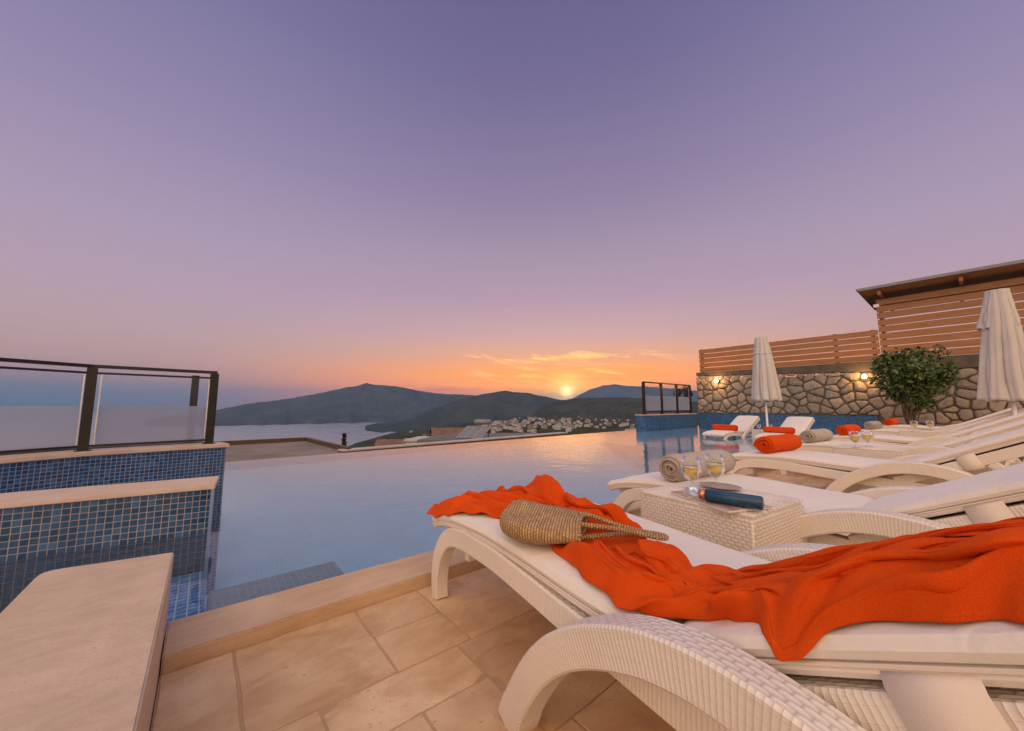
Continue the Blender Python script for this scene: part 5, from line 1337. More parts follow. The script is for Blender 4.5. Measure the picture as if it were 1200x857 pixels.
    [300,35,397,-5,3,22,-13,7,14,-14,9,-10,-13,10,-10,-6,15,4,1,15,4,3,11,4,0,3,8,1,2,13,2,4,3,-1,4,-8,-2,2,-4,-4,2,11,-5,6,10,-7,12,1,-3,13,-7,6,1,-12,4,1,-13,-1,12,1,-2,5,18,1,9,7,6,11,-7,7,9,-10,6,6,-11,4,7,3,1,6,7,2,3,-4,3,0,-12,-2,6,3,-4,5,16,-2,8,11,1,6,-3,4,1,-11,3,4,-9,3,8,-2,3,4,7,2,1,13,3,1,8,3,-5,15,8,6,4,11,14,-8,8,12,-1,2,6,12,1,6,10,2,8,4,6,6,-6,5,-5,-7,2,-8,-7,1,2,-7,1,8,-9,-1,-1,-12,4,4,-6,2,5,-8,3,3,-9,3,9,1,-3,4,8,-7,5,8,-5,2,9,-1,4,6,-2,6,8,0,7,6,8,8,-1,5,-3,-11,-1,-5,-14,-2,0,-14,2,20,-4,-5,30,11,-12,34,7,-15,23,-11,-11,16,-18,-4,8,-14],
    [313,42,397,-4,1,17,-9,4,17,-12,7,-5,-12,8,-13,-7,14,2,-1,16,12,3,12,7,1,8,-2,2,4,3,6,2,8,0,2,1,-4,4,-7,-4,3,6,-3,3,13,-6,10,6,-5,14,-2,3,2,-11,4,0,-12,-2,13,-1,0,7,17,2,8,0,6,7,-12,6,16,-4,7,7,-13,5,7,-2,0,7,13,0,5,2,5,-2,-16,0,1,-7,-4,8,11,-3,6,19,-2,5,12,2,2,-4,3,0,-14,4,3,-7,3,8,4,2,4,12,4,1,10,3,-7,12,9,8,2,10,14,-6,4,7,8,2,6,11,4,8,7,0,4,12,5,8,-4,5,-1,-9,2,-6,-8,1,-3,-8,2,3,-16,0,-1,-19,3,8,-11,4,9,2,6,2,-8,4,6,-4,-4,8,5,-7,5,8,-8,-1,9,-8,-6,7,-3,4,6,-1,6,10,3,5,7,9,4,-5,1,-3,-13,-3,-1,-13,2,15,-7,-4,29,3,-10,38,-1,-16,26,-14,-11,17,-14,-3,8,-13],
    [325,48,406,-2,2,2,-7,4,14,-9,5,5,-9,8,-16,-5,12,0,-1,13,19,2,13,14,2,9,-4,3,3,-13,5,5,6,3,4,8,-3,3,-4,-5,3,1,-3,3,11,-4,8,10,-5,9,6,-1,6,-8,2,1,-13,-2,12,-3,0,8,14,3,6,-7,6,6,-13,4,19,0,8,12,-12,4,8,3,0,7,15,0,7,3,4,-4,-15,1,-7,-15,-1,8,0,-3,9,17,-2,3,20,-1,5,6,1,1,-11,5,1,-13,3,8,2,2,4,13,4,-4,9,3,-9,8,9,10,4,11,16,0,1,5,14,0,6,12,5,9,8,0,4,13,4,9,-3,6,-1,-11,1,-9,-7,1,-7,-12,3,1,-21,2,5,-20,3,8,-17,6,9,7,8,6,-4,6,4,-5,-4,7,3,-8,6,9,-9,-1,8,-13,-10,3,-9,-5,4,-2,6,6,-4,3,9,2,3,6,7,3,-2,3,1,-12,2,8,-12,-2,28,-2,-8,39,-9,-15,30,-20,-11,21,-11,-4,9,-8],
    [338,53,412,0,5,-1,-6,7,9,-7,3,10,-7,8,-10,-1,9,-4,1,9,19,2,12,13,2,10,-3,6,2,-19,2,7,0,3,5,7,-1,5,-6,-5,5,-1,-5,4,11,-3,5,12,-3,4,14,-3,7,2,0,3,-12,-1,9,-3,-1,7,6,3,6,-10,5,4,-12,3,21,-6,7,14,-6,4,6,10,0,8,15,0,10,3,3,-6,-14,0,-8,-14,0,5,-8,1,9,4,-1,6,19,-1,4,12,-2,2,-8,3,5,-9,4,8,1,3,0,12,3,-9,8,3,-12,4,8,10,8,11,19,6,1,7,17,-1,7,18,5,10,7,-1,4,9,4,8,-6,7,-3,-7,0,-11,-6,1,-8,-16,3,1,-22,2,10,-19,5,6,-20,6,11,8,8,10,4,8,4,-7,-3,7,0,-10,4,9,-10,-5,8,-14,-9,1,-14,-10,0,-4,3,5,-3,4,10,-9,-2,7,3,5,7,8,4,-3,6,6,-14,1,23,-12,-6,41,-9,-14,32,-29,-10,26,-9,-4,12,-5],
    [351,59,410,1,5,1,-4,8,11,-4,3,14,-4,7,-9,0,7,-7,3,6,14,2,13,12,3,15,-2,7,1,-21,1,9,3,1,4,10,0,5,-7,-4,4,-8,-6,5,8,-4,4,13,-1,2,18,-2,5,10,-4,6,-11,-1,7,-4,0,5,8,3,6,-10,4,4,-16,4,15,0,8,14,1,4,8,9,-2,7,10,-1,12,-2,3,-4,-13,1,-6,-8,0,-3,-11,2,0,-6,1,13,6,0,10,12,-2,1,-8,-1,6,-1,3,7,4,4,2,11,3,-10,5,2,-13,2,7,6,13,8,17,14,4,15,17,-1,6,21,1,11,10,1,10,7,0,8,-5,5,-6,-9,5,-12,-9,3,-9,-16,2,-1,-23,2,11,-18,4,5,-23,6,15,1,9,12,8,6,7,-3,-1,6,-6,-8,4,8,-8,-7,11,-13,-10,7,-17,-12,-3,-12,-4,7,-5,2,8,-10,-3,7,-8,-1,7,5,5,4,11,7,-7,8,22,-16,-1,42,-13,-13,35,-31,-10,28,-13,-3,13,-5],
    [365,65,407,1,4,4,-1,3,14,-2,2,16,-1,7,-9,1,12,-14,4,7,9,3,15,17,4,14,-2,6,2,-19,2,8,7,0,3,12,1,5,-5,-1,3,-11,-7,4,5,-6,6,10,-3,4,12,0,2,13,-3,5,-5,-2,7,-6,1,5,7,2,5,-4,5,3,-17,3,10,1,6,13,7,4,12,4,1,10,6,-2,12,-7,2,-3,-9,1,-10,-3,-1,-7,-7,0,-6,-6,2,13,-8,1,12,5,-2,7,-6,-1,6,3,2,5,7,3,7,9,3,-8,5,4,-15,0,4,0,13,6,13,16,5,17,18,1,10,20,1,14,10,0,14,5,-1,11,-1,-1,-3,-12,4,-12,-10,6,-15,-11,4,-5,-20,2,11,-18,2,2,-23,6,17,-3,7,15,3,6,9,-1,-1,11,-6,-5,5,7,-6,-10,12,-11,-11,11,-17,-13,0,-17,-4,7,-15,-8,3,-7,-2,13,-12,-6,7,1,3,9,8,8,-2,9,22,-11,7,42,-19,-7,38,-37,-8,31,-12,-5,9,-12],
    [377,70,398,2,3,12,2,-2,20,1,1,15,2,12,-12,3,19,-16,5,7,10,4,11,21,4,11,-8,7,4,-18,0,8,13,0,1,13,1,5,-4,0,4,-11,-7,4,4,-6,6,6,-6,9,0,3,-1,15,-1,5,5,-2,6,-10,1,4,5,2,4,5,4,3,-14,2,6,-6,6,9,7,3,10,8,1,9,6,-1,12,-6,-1,2,-8,1,-8,-5,1,-9,-6,0,-4,-10,1,10,-9,0,11,2,-2,12,-5,-1,9,3,2,3,9,2,9,8,2,-6,5,5,-17,-3,4,-6,9,3,7,14,4,13,18,2,14,21,0,17,11,-2,16,3,0,13,4,1,3,-7,1,-7,-11,5,-16,-12,5,-10,-18,1,10,-14,1,-3,-23,5,17,-5,4,16,-2,5,10,-1,1,15,-4,-2,9,6,-4,-11,10,-9,-14,11,-16,-11,2,-18,-5,10,-21,-12,-4,-8,-4,16,-15,-9,9,-2,0,10,7,7,2,9,20,-8,10,40,-25,-2,42,-38,-5,36,-9,-4,9,-15],
    [392,75,397,2,3,13,4,-5,22,4,2,14,5,16,-9,4,20,-15,5,5,9,5,9,14,4,12,-2,6,8,-12,-1,8,13,-2,2,16,1,5,-3,-2,1,-9,-8,5,-1,-1,3,-7,-3,9,-10,2,1,16,3,2,14,-1,6,-7,-1,4,5,2,3,11,1,5,-7,2,3,-16,2,9,-2,3,10,7,3,9,7,0,10,-3,-2,4,-8,-1,-6,-8,2,-12,-4,2,-3,-9,0,8,-5,-1,11,1,-2,13,-2,-2,8,-1,3,4,7,0,9,5,1,2,5,5,-13,2,4,-15,2,3,-3,11,2,8,16,2,13,21,0,19,12,-5,17,1,-1,14,8,3,8,4,1,1,-7,3,-11,-14,5,-13,-17,0,5,-11,0,-6,-21,4,13,-10,3,17,-7,3,12,-1,3,14,-2,1,13,5,-3,-8,9,-8,-17,9,-14,-9,3,-17,-5,11,-22,-13,-9,-13,-7,18,-15,-10,13,-6,-1,12,4,5,3,10,16,-11,11,40,-26,3,44,-34,0,39,-8,-3,13,-17],
    [406,78,399,2,8,10,6,-1,20,9,0,18,7,12,0,6,16,-20,4,6,1,2,11,7,3,14,9,4,9,1,2,9,7,-1,5,13,-1,4,-2,-3,-1,-9,-6,3,-3,1,2,-10,0,7,-13,2,5,14,4,-2,20,-1,6,-3,-1,5,-3,1,2,11,0,5,5,1,3,-14,0,2,-16,0,9,-4,2,6,10,3,8,3,0,6,-6,0,-3,-8,1,-8,-4,1,-1,-9,-1,8,-4,-3,9,5,-1,12,-2,-2,10,-5,2,6,5,0,10,2,-1,8,3,3,-6,6,5,-17,1,3,-14,5,2,-2,13,0,8,16,-2,19,13,-1,18,5,-2,16,12,2,12,8,2,6,-1,1,-3,-12,3,-11,-12,0,0,-11,-1,-12,-19,3,7,-13,2,17,-9,-1,13,-4,4,10,-4,5,14,1,-1,2,8,-9,-16,9,-13,-11,5,-14,-3,12,-21,-13,-9,-16,-8,16,-16,-9,18,-9,-7,13,0,4,6,8,16,-13,13,35,-30,9,45,-32,5,42,-7,-1,17,-15],
    [419,79,402,5,11,8,7,6,20,12,0,22,10,8,1,6,14,-24,5,11,-5,-2,14,0,-1,13,9,4,-2,10,4,0,15,-2,5,14,-1,7,0,0,3,-8,-3,8,0,0,3,-13,2,3,-20,2,7,11,4,-2,22,0,6,-4,-2,4,-10,0,4,6,0,3,14,0,6,-1,0,2,-16,0,-1,-17,2,3,0,2,6,8,0,5,-2,-1,1,-3,0,1,0,1,3,-9,-1,4,-8,-4,6,4,-3,10,-2,-2,13,-4,1,10,-2,2,8,-1,-2,10,0,0,3,7,4,-11,5,4,-17,4,3,-13,7,1,-3,13,-2,13,13,-4,19,5,-2,15,9,0,13,14,4,9,8,2,4,-5,1,-3,-11,0,-1,-11,-1,-14,-16,1,-3,-16,-2,18,-4,-4,12,-10,4,9,-3,9,10,-3,1,8,4,-8,-10,10,-11,-11,6,-12,-3,13,-19,-10,-11,-18,-8,15,-17,-8,19,-10,-12,14,-6,2,9,6,17,-8,16,34,-28,15,41,-35,8,41,-15,0,21,-8],
    [430,81,415,8,9,4,10,9,11,15,5,18,13,9,2,8,14,-20,4,12,-5,-3,14,-2,-5,12,10,-1,2,11,6,-2,15,2,1,9,-3,6,-2,-1,4,-5,2,5,4,2,0,-13,2,2,-21,3,5,13,4,3,19,-2,7,-8,-2,5,-11,0,5,1,0,0,14,-1,4,9,0,6,-4,1,0,-14,3,-1,-16,-2,4,-8,-4,5,-3,-1,1,9,0,3,10,2,4,-2,1,2,-12,-4,6,-4,-7,8,5,-3,9,-7,0,14,-3,2,13,-4,-1,12,5,-1,7,6,2,-5,5,4,-14,-1,3,-15,4,2,-14,6,2,-1,12,-5,16,9,-6,18,1,-3,12,11,3,7,13,4,8,8,2,5,-3,-1,2,-12,-1,-12,-13,1,-14,-19,-3,13,-6,-6,12,-11,0,11,-2,6,7,0,5,7,3,-3,-3,8,-9,-6,4,-10,-3,12,-17,-8,-11,-19,-5,13,-17,-7,16,-11,-14,13,-8,-1,12,4,16,-7,16,29,-25,18,41,-32,10,42,-22,1,20,-4],
    [443,84,414,8,7,13,14,11,7,17,10,7,15,12,5,10,10,-11,5,11,-8,-5,14,-4,-8,7,9,-1,4,2,6,-3,10,2,-1,9,-3,7,0,0,5,0,6,4,10,3,-2,-12,0,2,-20,2,3,12,4,8,10,-1,8,-5,-4,4,-8,-1,4,-3,0,1,9,0,-1,13,1,3,9,1,6,-2,2,2,-16,-3,3,-19,-4,4,-10,-3,-2,13,-1,-1,13,0,5,4,2,5,-12,-3,7,-11,-8,6,7,-5,10,-10,-1,16,-7,1,16,3,0,12,3,-1,9,1,-1,1,5,3,-7,5,3,-13,-1,3,-17,-1,3,-13,5,0,3,12,-5,17,5,-6,14,5,-3,9,8,2,6,13,4,8,7,0,5,-7,-1,-4,-10,0,-15,-15,-3,-2,-15,-7,11,-9,-2,11,-4,1,8,-2,5,7,1,2,2,8,-7,-4,7,-8,-1,10,-15,-6,-9,-16,-3,12,-17,-5,14,-12,-14,10,-10,-3,13,0,15,1,17,27,-22,22,39,-30,11,38,-24,3,20,-12],
    [456,90,405,10,2,20,15,14,14,20,13,-4,16,14,3,10,11,-2,6,8,-11,-3,13,2,-10,5,9,-1,3,-4,5,1,5,4,0,11,-3,4,1,0,3,0,7,2,10,5,-1,-7,-2,-3,-21,-2,6,4,3,11,6,1,4,5,-3,1,-8,-4,5,-10,-2,5,5,1,-4,15,1,-3,14,2,3,8,2,9,-10,-2,5,-24,-4,7,-15,-4,1,13,-2,-4,16,-1,4,6,1,5,-9,-2,4,-13,-8,7,3,-8,15,-8,-3,15,-12,0,16,5,2,13,6,-1,9,-2,-2,5,3,-1,-1,8,3,-10,4,3,-15,-5,4,-17,-5,4,-10,3,-1,7,13,-6,14,7,-7,11,2,-3,8,10,2,6,12,1,7,3,-1,2,-6,0,-9,-13,-2,-7,-14,-9,6,-7,-1,7,-8,0,5,-6,2,7,0,2,4,4,-3,1,6,-8,0,10,-12,-3,-5,-13,-4,10,-14,-3,13,-13,-9,8,-11,-2,11,0,11,4,17,22,-18,19,38,-23,12,34,-27,5,17,-17],
    [468,99,402,13,-2,18,18,11,3,22,16,-5,16,18,5,9,14,12,5,3,-6,1,7,8,-8,3,14,-5,3,-1,4,1,-4,5,2,8,0,3,-1,0,2,-5,5,2,4,4,1,-4,-2,-4,-15,-6,6,-1,1,11,1,0,7,7,0,2,-1,-4,7,-9,-4,7,0,0,-3,13,2,-8,14,3,-7,11,3,8,-5,-2,10,-24,-2,13,-18,-5,4,10,-3,-9,19,-2,2,9,2,4,-6,-2,0,-12,-8,9,-5,-10,17,-3,-5,12,-14,-3,18,-1,2,16,8,-1,10,3,-3,7,1,-1,1,8,2,-6,5,3,-11,-1,3,-16,-6,5,-16,-7,3,-6,8,-4,10,11,-8,13,4,-7,10,3,-2,4,10,1,5,12,2,5,3,0,-1,-12,-1,-2,-12,-11,4,-4,-5,3,-3,2,-1,-11,2,2,-6,0,5,2,-2,4,5,-6,1,5,-10,-2,-1,-10,-1,7,-10,-3,12,-11,-3,11,-12,1,6,1,8,4,15,17,-17,16,35,-16,13,30,-27,5,13,-21],
    [482,105,400,13,-1,16,20,8,-7,23,16,-1,20,18,1,7,16,6,4,2,-1,2,4,2,-2,3,8,-4,-1,6,0,-1,-2,3,2,0,1,4,6,-1,3,7,2,1,1,3,2,-5,-1,-4,-7,-7,4,-1,-5,9,6,-4,7,3,2,3,-4,-1,9,-8,1,8,-1,0,1,11,1,-9,15,3,-11,12,2,7,1,-2,11,-23,-1,17,-21,-5,6,7,-4,-14,20,-2,-2,14,1,5,1,1,2,-12,-7,6,-11,-12,16,-2,-7,15,-13,-5,14,-8,-1,19,8,-2,13,4,-3,9,0,0,4,8,2,-4,6,2,-8,1,3,-10,0,3,-16,-8,4,-14,-2,0,2,10,-9,13,7,-7,11,1,-5,5,6,-1,-2,12,3,5,7,4,5,-4,-1,4,-7,-10,4,-3,-9,3,-1,-2,-1,-6,4,-2,-12,-1,1,0,-6,3,5,-3,2,1,-5,0,1,-6,2,-1,-7,-3,9,-8,-1,12,-12,4,6,-1,5,1,14,14,-16,15,32,-13,14,27,-23,5,16,-15],
    [497,98,403,13,10,7,22,10,-2,22,17,-1,21,17,0,8,12,0,2,3,0,3,1,0,1,2,0,0,2,0,-3,1,1,-2,-1,0,0,3,2,0,3,6,0,3,3,2,-1,-4,1,-5,-6,-4,3,9,-7,8,10,-6,5,13,-4,3,8,-1,7,-6,5,7,-10,3,5,2,1,-7,10,2,-10,11,3,7,4,-4,10,-19,-2,19,-21,-5,7,8,-5,-14,17,-2,-2,15,0,4,7,2,4,-8,-4,2,-12,-12,10,-4,-10,11,-18,-6,16,-11,-2,19,8,-4,16,9,-3,11,-3,0,7,1,4,1,7,1,-5,5,1,-8,2,2,-10,-3,4,-16,-4,2,-8,5,-6,10,7,-7,13,2,-6,7,5,-6,-4,4,1,1,5,6,2,5,3,6,5,-5,6,4,-9,5,-5,-6,3,-7,-1,-1,-9,2,-1,-9,-4,1,-2,-3,2,-4,-3,1,4,-4,4,-1,-7,0,8,-6,-3,11,-9,3,6,-3,5,-1,11,11,-14,16,30,-12,13,22,-23,6,17,-14],
    [511,94,407,14,14,1,22,15,-1,22,19,0,19,16,0,8,6,-1,2,1,0,4,1,0,2,3,0,3,3,0,-2,2,0,-7,-1,0,-1,1,0,0,3,1,1,4,1,0,2,0,3,-3,-1,-1,-2,-1,-5,3,3,-6,3,11,-4,3,12,-3,4,9,-1,3,-6,0,4,-3,1,2,4,4,-2,12,4,6,5,-4,8,-18,-3,20,-17,-3,5,10,-6,-14,16,-3,-2,13,-1,-1,13,2,7,-1,0,7,-11,-10,6,-9,-10,6,-17,-8,16,-10,-6,16,-1,-4,15,7,-5,13,1,-2,9,-4,4,6,2,3,0,7,-1,-5,6,1,-9,1,4,-11,1,3,-12,-1,-2,2,7,-7,12,3,-6,10,5,-5,-6,2,-1,0,6,0,-4,6,2,4,11,2,8,5,-1,5,-6,-6,5,-12,-7,4,-5,-2,2,-6,-1,0,-10,-4,1,-10,-4,2,4,-3,5,-3,-4,1,5,-4,-3,13,-7,2,8,-4,4,-4,10,12,-16,17,26,-8,13,19,-19,6,16,-11],
    [525,94,408,14,15,0,23,18,-1,22,20,0,16,16,-1,8,1,0,2,-6,0,2,0,0,5,4,0,4,3,0,-2,6,0,-8,2,0,-3,2,0,2,2,0,2,5,0,0,4,0,-1,4,0,1,-1,0,-1,-5,0,-3,-1,0,-5,5,3,-4,3,5,-4,2,10,-3,1,6,-1,5,0,2,4,8,4,4,5,-3,7,-17,-3,18,-13,-2,3,13,-7,-14,16,-3,-3,14,-2,-3,12,1,5,4,3,11,-5,-4,8,-10,-8,2,-16,-10,12,-13,-11,18,1,-5,13,0,-4,11,-1,-5,10,-3,1,8,-2,3,5,4,2,-1,10,0,-8,2,3,-6,3,2,-10,0,0,-5,5,-6,8,5,-6,11,5,-3,-4,2,-1,-2,8,-2,-8,0,1,0,11,3,5,8,2,7,0,-3,5,-11,-7,7,-9,-7,7,-3,-1,2,-11,-2,0,-13,-5,4,8,-3,4,-2,-3,4,-5,-4,-2,9,-5,0,9,-1,5,-5,10,13,-17,16,22,-5,13,15,-15,6,15,-10],
    [539,96,406,13,13,1,25,22,0,21,25,-1,15,13,0,8,-4,0,1,-16,0,0,-8,0,7,1,0,3,3,0,-3,16,0,-8,10,0,-3,5,0,1,3,0,3,9,0,1,7,0,-1,7,0,0,1,1,0,-7,-1,0,-10,0,-3,2,0,-4,7,2,-6,4,6,-5,1,7,-2,0,1,0,4,7,2,5,6,-2,10,-11,-3,14,-13,-2,2,12,-8,-11,15,-5,-5,14,-5,-9,13,-1,0,8,4,10,2,3,10,-6,-4,3,-17,-8,9,-16,-12,19,2,-9,16,3,-2,9,-9,-4,9,-5,-5,8,-2,0,7,-2,4,5,5,3,-3,5,2,-6,4,-1,-8,2,2,-6,7,-5,3,4,-6,11,6,-1,-4,4,0,-3,9,-4,-9,-6,3,-2,8,2,-1,9,2,6,8,-1,8,-4,-4,7,-12,-8,10,-2,-5,7,-10,-2,-1,-18,-4,5,2,-2,6,8,-1,6,-10,-4,-1,-2,-5,1,6,0,8,-2,12,14,-9,15,12,-6,12,13,-14,6,13,-9],
    [554,101,402,12,8,5,24,24,0,22,30,-1,13,9,0,8,-14,0,-2,-24,0,-4,-8,0,3,1,0,7,6,0,-2,19,0,-6,17,0,-1,7,0,1,6,0,3,12,0,2,9,0,0,4,0,-1,6,1,-1,-3,-1,-1,-12,0,0,-8,0,-2,2,0,-6,8,2,-7,5,5,-4,-3,0,-2,0,4,-1,7,7,-2,12,-4,-2,12,-9,-3,1,10,-6,-5,12,-6,-1,12,-6,-15,17,-6,-9,12,2,5,6,6,10,-2,3,5,-12,-7,5,-16,-8,17,-8,-12,17,5,-4,13,-8,-1,9,-8,-6,9,1,-4,7,-5,2,6,-5,6,4,2,3,-2,5,-2,-8,6,2,-7,9,-3,2,3,-7,10,3,1,-5,7,1,-6,12,-5,-7,-9,6,-3,9,2,-3,8,0,3,10,-2,8,-1,-3,7,-9,-6,11,-1,-6,11,-8,-2,0,-21,-4,9,-11,-2,7,13,-1,11,-8,-1,-3,-9,-4,1,-3,1,11,7,10,13,8,15,3,-11,11,11,-21,5,13,-9],
    [567,113,400,13,0,7,22,19,-1,23,29,0,12,9,0,5,-20,0,-3,-23,0,-8,-7,0,-3,3,0,2,8,0,7,19,0,-2,19,0,1,7,0,1,10,0,3,16,0,3,12,0,0,5,0,-2,9,8,-1,-2,-1,-4,-9,-5,0,-16,-2,1,-9,0,-4,3,0,-7,10,2,-6,1,1,-3,-2,1,-4,5,8,-2,13,-5,-2,12,-5,-2,-2,13,-5,0,11,-6,3,8,-5,-17,18,-8,-16,13,-3,-2,12,3,10,6,6,8,-7,0,0,-14,-3,10,-14,-10,20,-3,-6,15,-6,-3,10,-11,-5,12,3,-5,8,-1,0,4,-9,3,6,-7,4,5,0,0,-5,8,2,-7,10,-3,2,4,-7,11,-1,1,-7,10,5,-9,15,-5,-7,-8,5,-4,9,5,0,13,-1,2,10,-5,6,-2,-3,4,-6,-5,11,0,-4,16,-9,-1,4,-24,-3,9,-21,-4,15,11,-3,14,14,1,0,-11,-1,-2,-11,2,5,7,10,5,10,13,6,-11,11,12,-22,4,6,-15],
    [580,118,399,11,1,8,24,13,-1,21,24,0,11,7,-1,2,-15,0,-1,-22,0,-6,-6,1,-5,4,0,-2,9,0,7,21,0,0,19,0,2,3,0,-3,14,0,1,16,0,5,15,0,1,11,5,0,9,18,-2,-1,2,-4,-8,-10,-2,-15,-14,1,-17,-1,-2,-7,0,-6,9,0,-8,9,5,-4,-4,-1,-3,3,6,-2,12,-4,-2,10,-4,-2,-4,13,-4,2,10,-7,6,4,-6,-14,15,-7,-18,11,-4,-6,1,2,5,13,5,10,7,3,5,-3,-1,3,-11,-6,15,-9,-6,15,-9,-4,10,-11,-5,14,2,-4,10,3,-2,5,-7,0,2,-10,3,5,-6,2,5,0,2,-2,9,-1,2,3,-7,13,-3,-1,1,10,5,-14,16,-2,-14,0,4,-7,7,4,2,12,1,3,10,-3,5,-3,-7,3,-9,-2,8,2,-1,18,-4,-1,13,-19,-2,7,-20,-4,17,14,-3,10,17,-1,2,-6,2,-2,-12,3,0,-7,9,0,-3,13,11,-7,10,13,-9,3,2,-11],
    [593,110,400,11,4,6,24,18,0,19,20,-1,7,8,0,-1,-9,0,1,-21,0,-3,-7,0,-5,3,0,-2,11,1,6,23,-1,0,15,0,0,3,0,-5,16,0,-1,15,1,4,11,-1,4,12,4,4,10,8,-1,1,2,-5,-5,-1,-5,-11,-7,-3,-19,-5,0,-15,0,-3,5,0,-7,12,2,-6,-2,-1,-3,0,2,-1,10,5,-2,12,-5,-3,-3,9,-4,-3,10,-7,10,3,-6,-9,11,-7,-18,12,-3,-9,-7,1,-1,-4,3,6,9,3,9,19,0,5,2,-5,7,-6,-3,15,-11,-4,12,-12,-4,15,2,-3,12,2,-1,7,-3,-1,2,-9,0,2,-10,3,7,-7,2,7,0,-1,3,4,-5,11,4,-2,12,10,2,-5,10,1,-23,0,4,-17,7,1,-1,11,0,2,9,1,4,1,-3,3,-10,-3,7,-1,1,19,8,0,19,-3,-1,5,-21,-3,13,1,-5,8,14,-2,5,-4,1,-3,-10,6,-4,-10,9,0,-11,11,14,-12,8,14,-1,2,4,3],
    [607,101,402,10,6,4,24,24,0,17,21,-1,6,10,0,-4,-5,0,-2,-20,0,1,-9,0,-5,4,0,-2,13,0,6,19,0,0,12,0,-2,2,0,-7,17,0,-1,15,0,3,8,0,4,9,1,6,11,1,0,2,1,-5,-3,1,-7,-9,-1,-3,-14,-3,0,-18,0,-2,-1,1,-6,13,0,-7,5,2,-3,-5,-2,-1,6,6,-1,13,3,-2,4,0,-6,-3,6,-6,6,8,-5,-3,6,-5,-17,11,-4,-10,-3,-2,-6,-11,1,-2,-5,2,6,10,-2,8,25,-2,7,9,0,15,-10,-2,12,-10,-2,15,-2,-2,12,0,-1,8,2,-1,6,-8,-1,1,-11,1,3,-10,2,10,-7,1,9,3,-3,8,10,-2,14,9,0,6,13,3,-15,-1,2,-23,-7,0,-10,11,-1,-6,16,2,3,5,-1,8,-12,-2,10,-8,2,14,15,2,15,10,0,5,-18,-3,10,-12,-5,12,8,-4,12,-4,2,-5,-9,6,-7,-7,9,0,-12,9,13,-14,8,14,1,3,4,5],
    [623,94,401,8,7,5,22,29,-1,16,21,0,5,14,0,-3,-2,0,-3,-16,0,0,-12,0,-3,4,0,-4,15,0,5,13,0,0,9,0,-3,1,0,-9,12,0,-6,11,0,1,9,0,8,9,0,6,12,0,0,5,0,-3,-3,1,-6,-5,-1,-3,-8,0,-1,-18,0,-2,-5,0,-6,11,1,-5,11,2,-2,-8,-2,-3,0,1,0,9,4,0,10,7,-6,5,2,-8,4,4,-5,3,3,-1,-15,8,-3,-15,1,-5,-4,2,-2,-5,-9,1,2,4,-3,9,28,-1,5,5,2,10,-8,0,15,-2,-1,12,-4,-2,11,-3,0,8,3,-1,8,-4,0,5,-11,0,-3,-8,2,4,-8,1,12,-4,0,12,7,-2,11,7,0,8,12,1,-1,12,1,-11,-9,0,-13,-1,0,-16,5,2,-3,11,0,8,-2,-1,11,-5,2,10,13,3,8,15,1,6,-13,-1,10,-21,-4,16,2,-5,17,0,0,5,-10,6,-10,-7,9,-7,-7,7,6,-15,8,15,-1,5,5,3],
    [638,89,400,8,8,5,19,30,0,16,21,-1,4,24,0,-1,-1,0,-3,-12,0,-1,-15,1,-1,-2,0,-5,14,0,1,12,0,0,6,0,-2,2,0,-9,10,0,-12,4,0,-5,5,0,6,8,0,6,10,0,1,10,0,2,3,0,-3,0,0,-4,-6,0,-1,-13,0,-4,-9,0,-4,7,0,-2,13,1,-2,-5,0,-4,2,0,0,4,1,2,10,9,-3,5,10,-8,4,1,-8,8,-3,-1,-1,3,0,-18,6,-5,-10,7,-4,-9,-14,-1,2,6,-2,8,23,-1,5,1,0,5,-8,2,11,2,0,10,0,-1,11,-2,0,9,3,0,10,-2,0,15,-14,0,-3,-5,2,-8,-3,2,10,-6,1,12,3,-1,10,5,-1,7,4,0,5,9,2,-3,9,0,-7,-4,-2,-9,-1,2,-6,9,2,3,8,1,7,0,1,5,-1,4,2,13,2,5,-1,0,11,-23,-3,19,-10,-4,19,5,-1,12,-1,4,-4,-10,7,-14,-9,6,-6,-13,7,14,-8,5,10,-1],
    [654,85,400,6,8,5,16,31,0,17,22,-1,4,32,0,-4,8,0,-2,-13,0,3,-18,0,-2,-5,0,-6,10,0,-1,8,0,-2,4,0,-3,2,1,-6,8,0,-11,5,0,-8,1,0,-1,4,0,-2,6,0,-1,8,0,3,5,0,4,4,0,1,0,0,0,-5,0,-7,-11,0,-2,5,0,1,11,0,-2,2,0,-2,4,0,0,-2,0,2,4,1,0,7,4,-5,6,14,-10,7,5,-7,9,-6,-1,-2,4,0,-15,9,-4,-18,-12,-2,-5,-7,-1,0,2,-2,5,17,-2,7,14,1,7,-6,2,12,1,1,13,5,1,10,3,-1,11,-1,1,21,-8,1,1,-5,2,-15,-11,3,4,-7,2,12,5,0,9,8,-1,6,0,-1,4,-1,1,7,5,1,-5,7,-1,-5,4,0,-5,4,2,-1,8,2,3,5,3,3,-5,3,1,2,2,3,8,1,9,-9,-1,17,-18,-3,19,0,-1,16,9,3,6,-5,4,-13,-18,4,-17,-12,6,10,-13,5,14,-2],
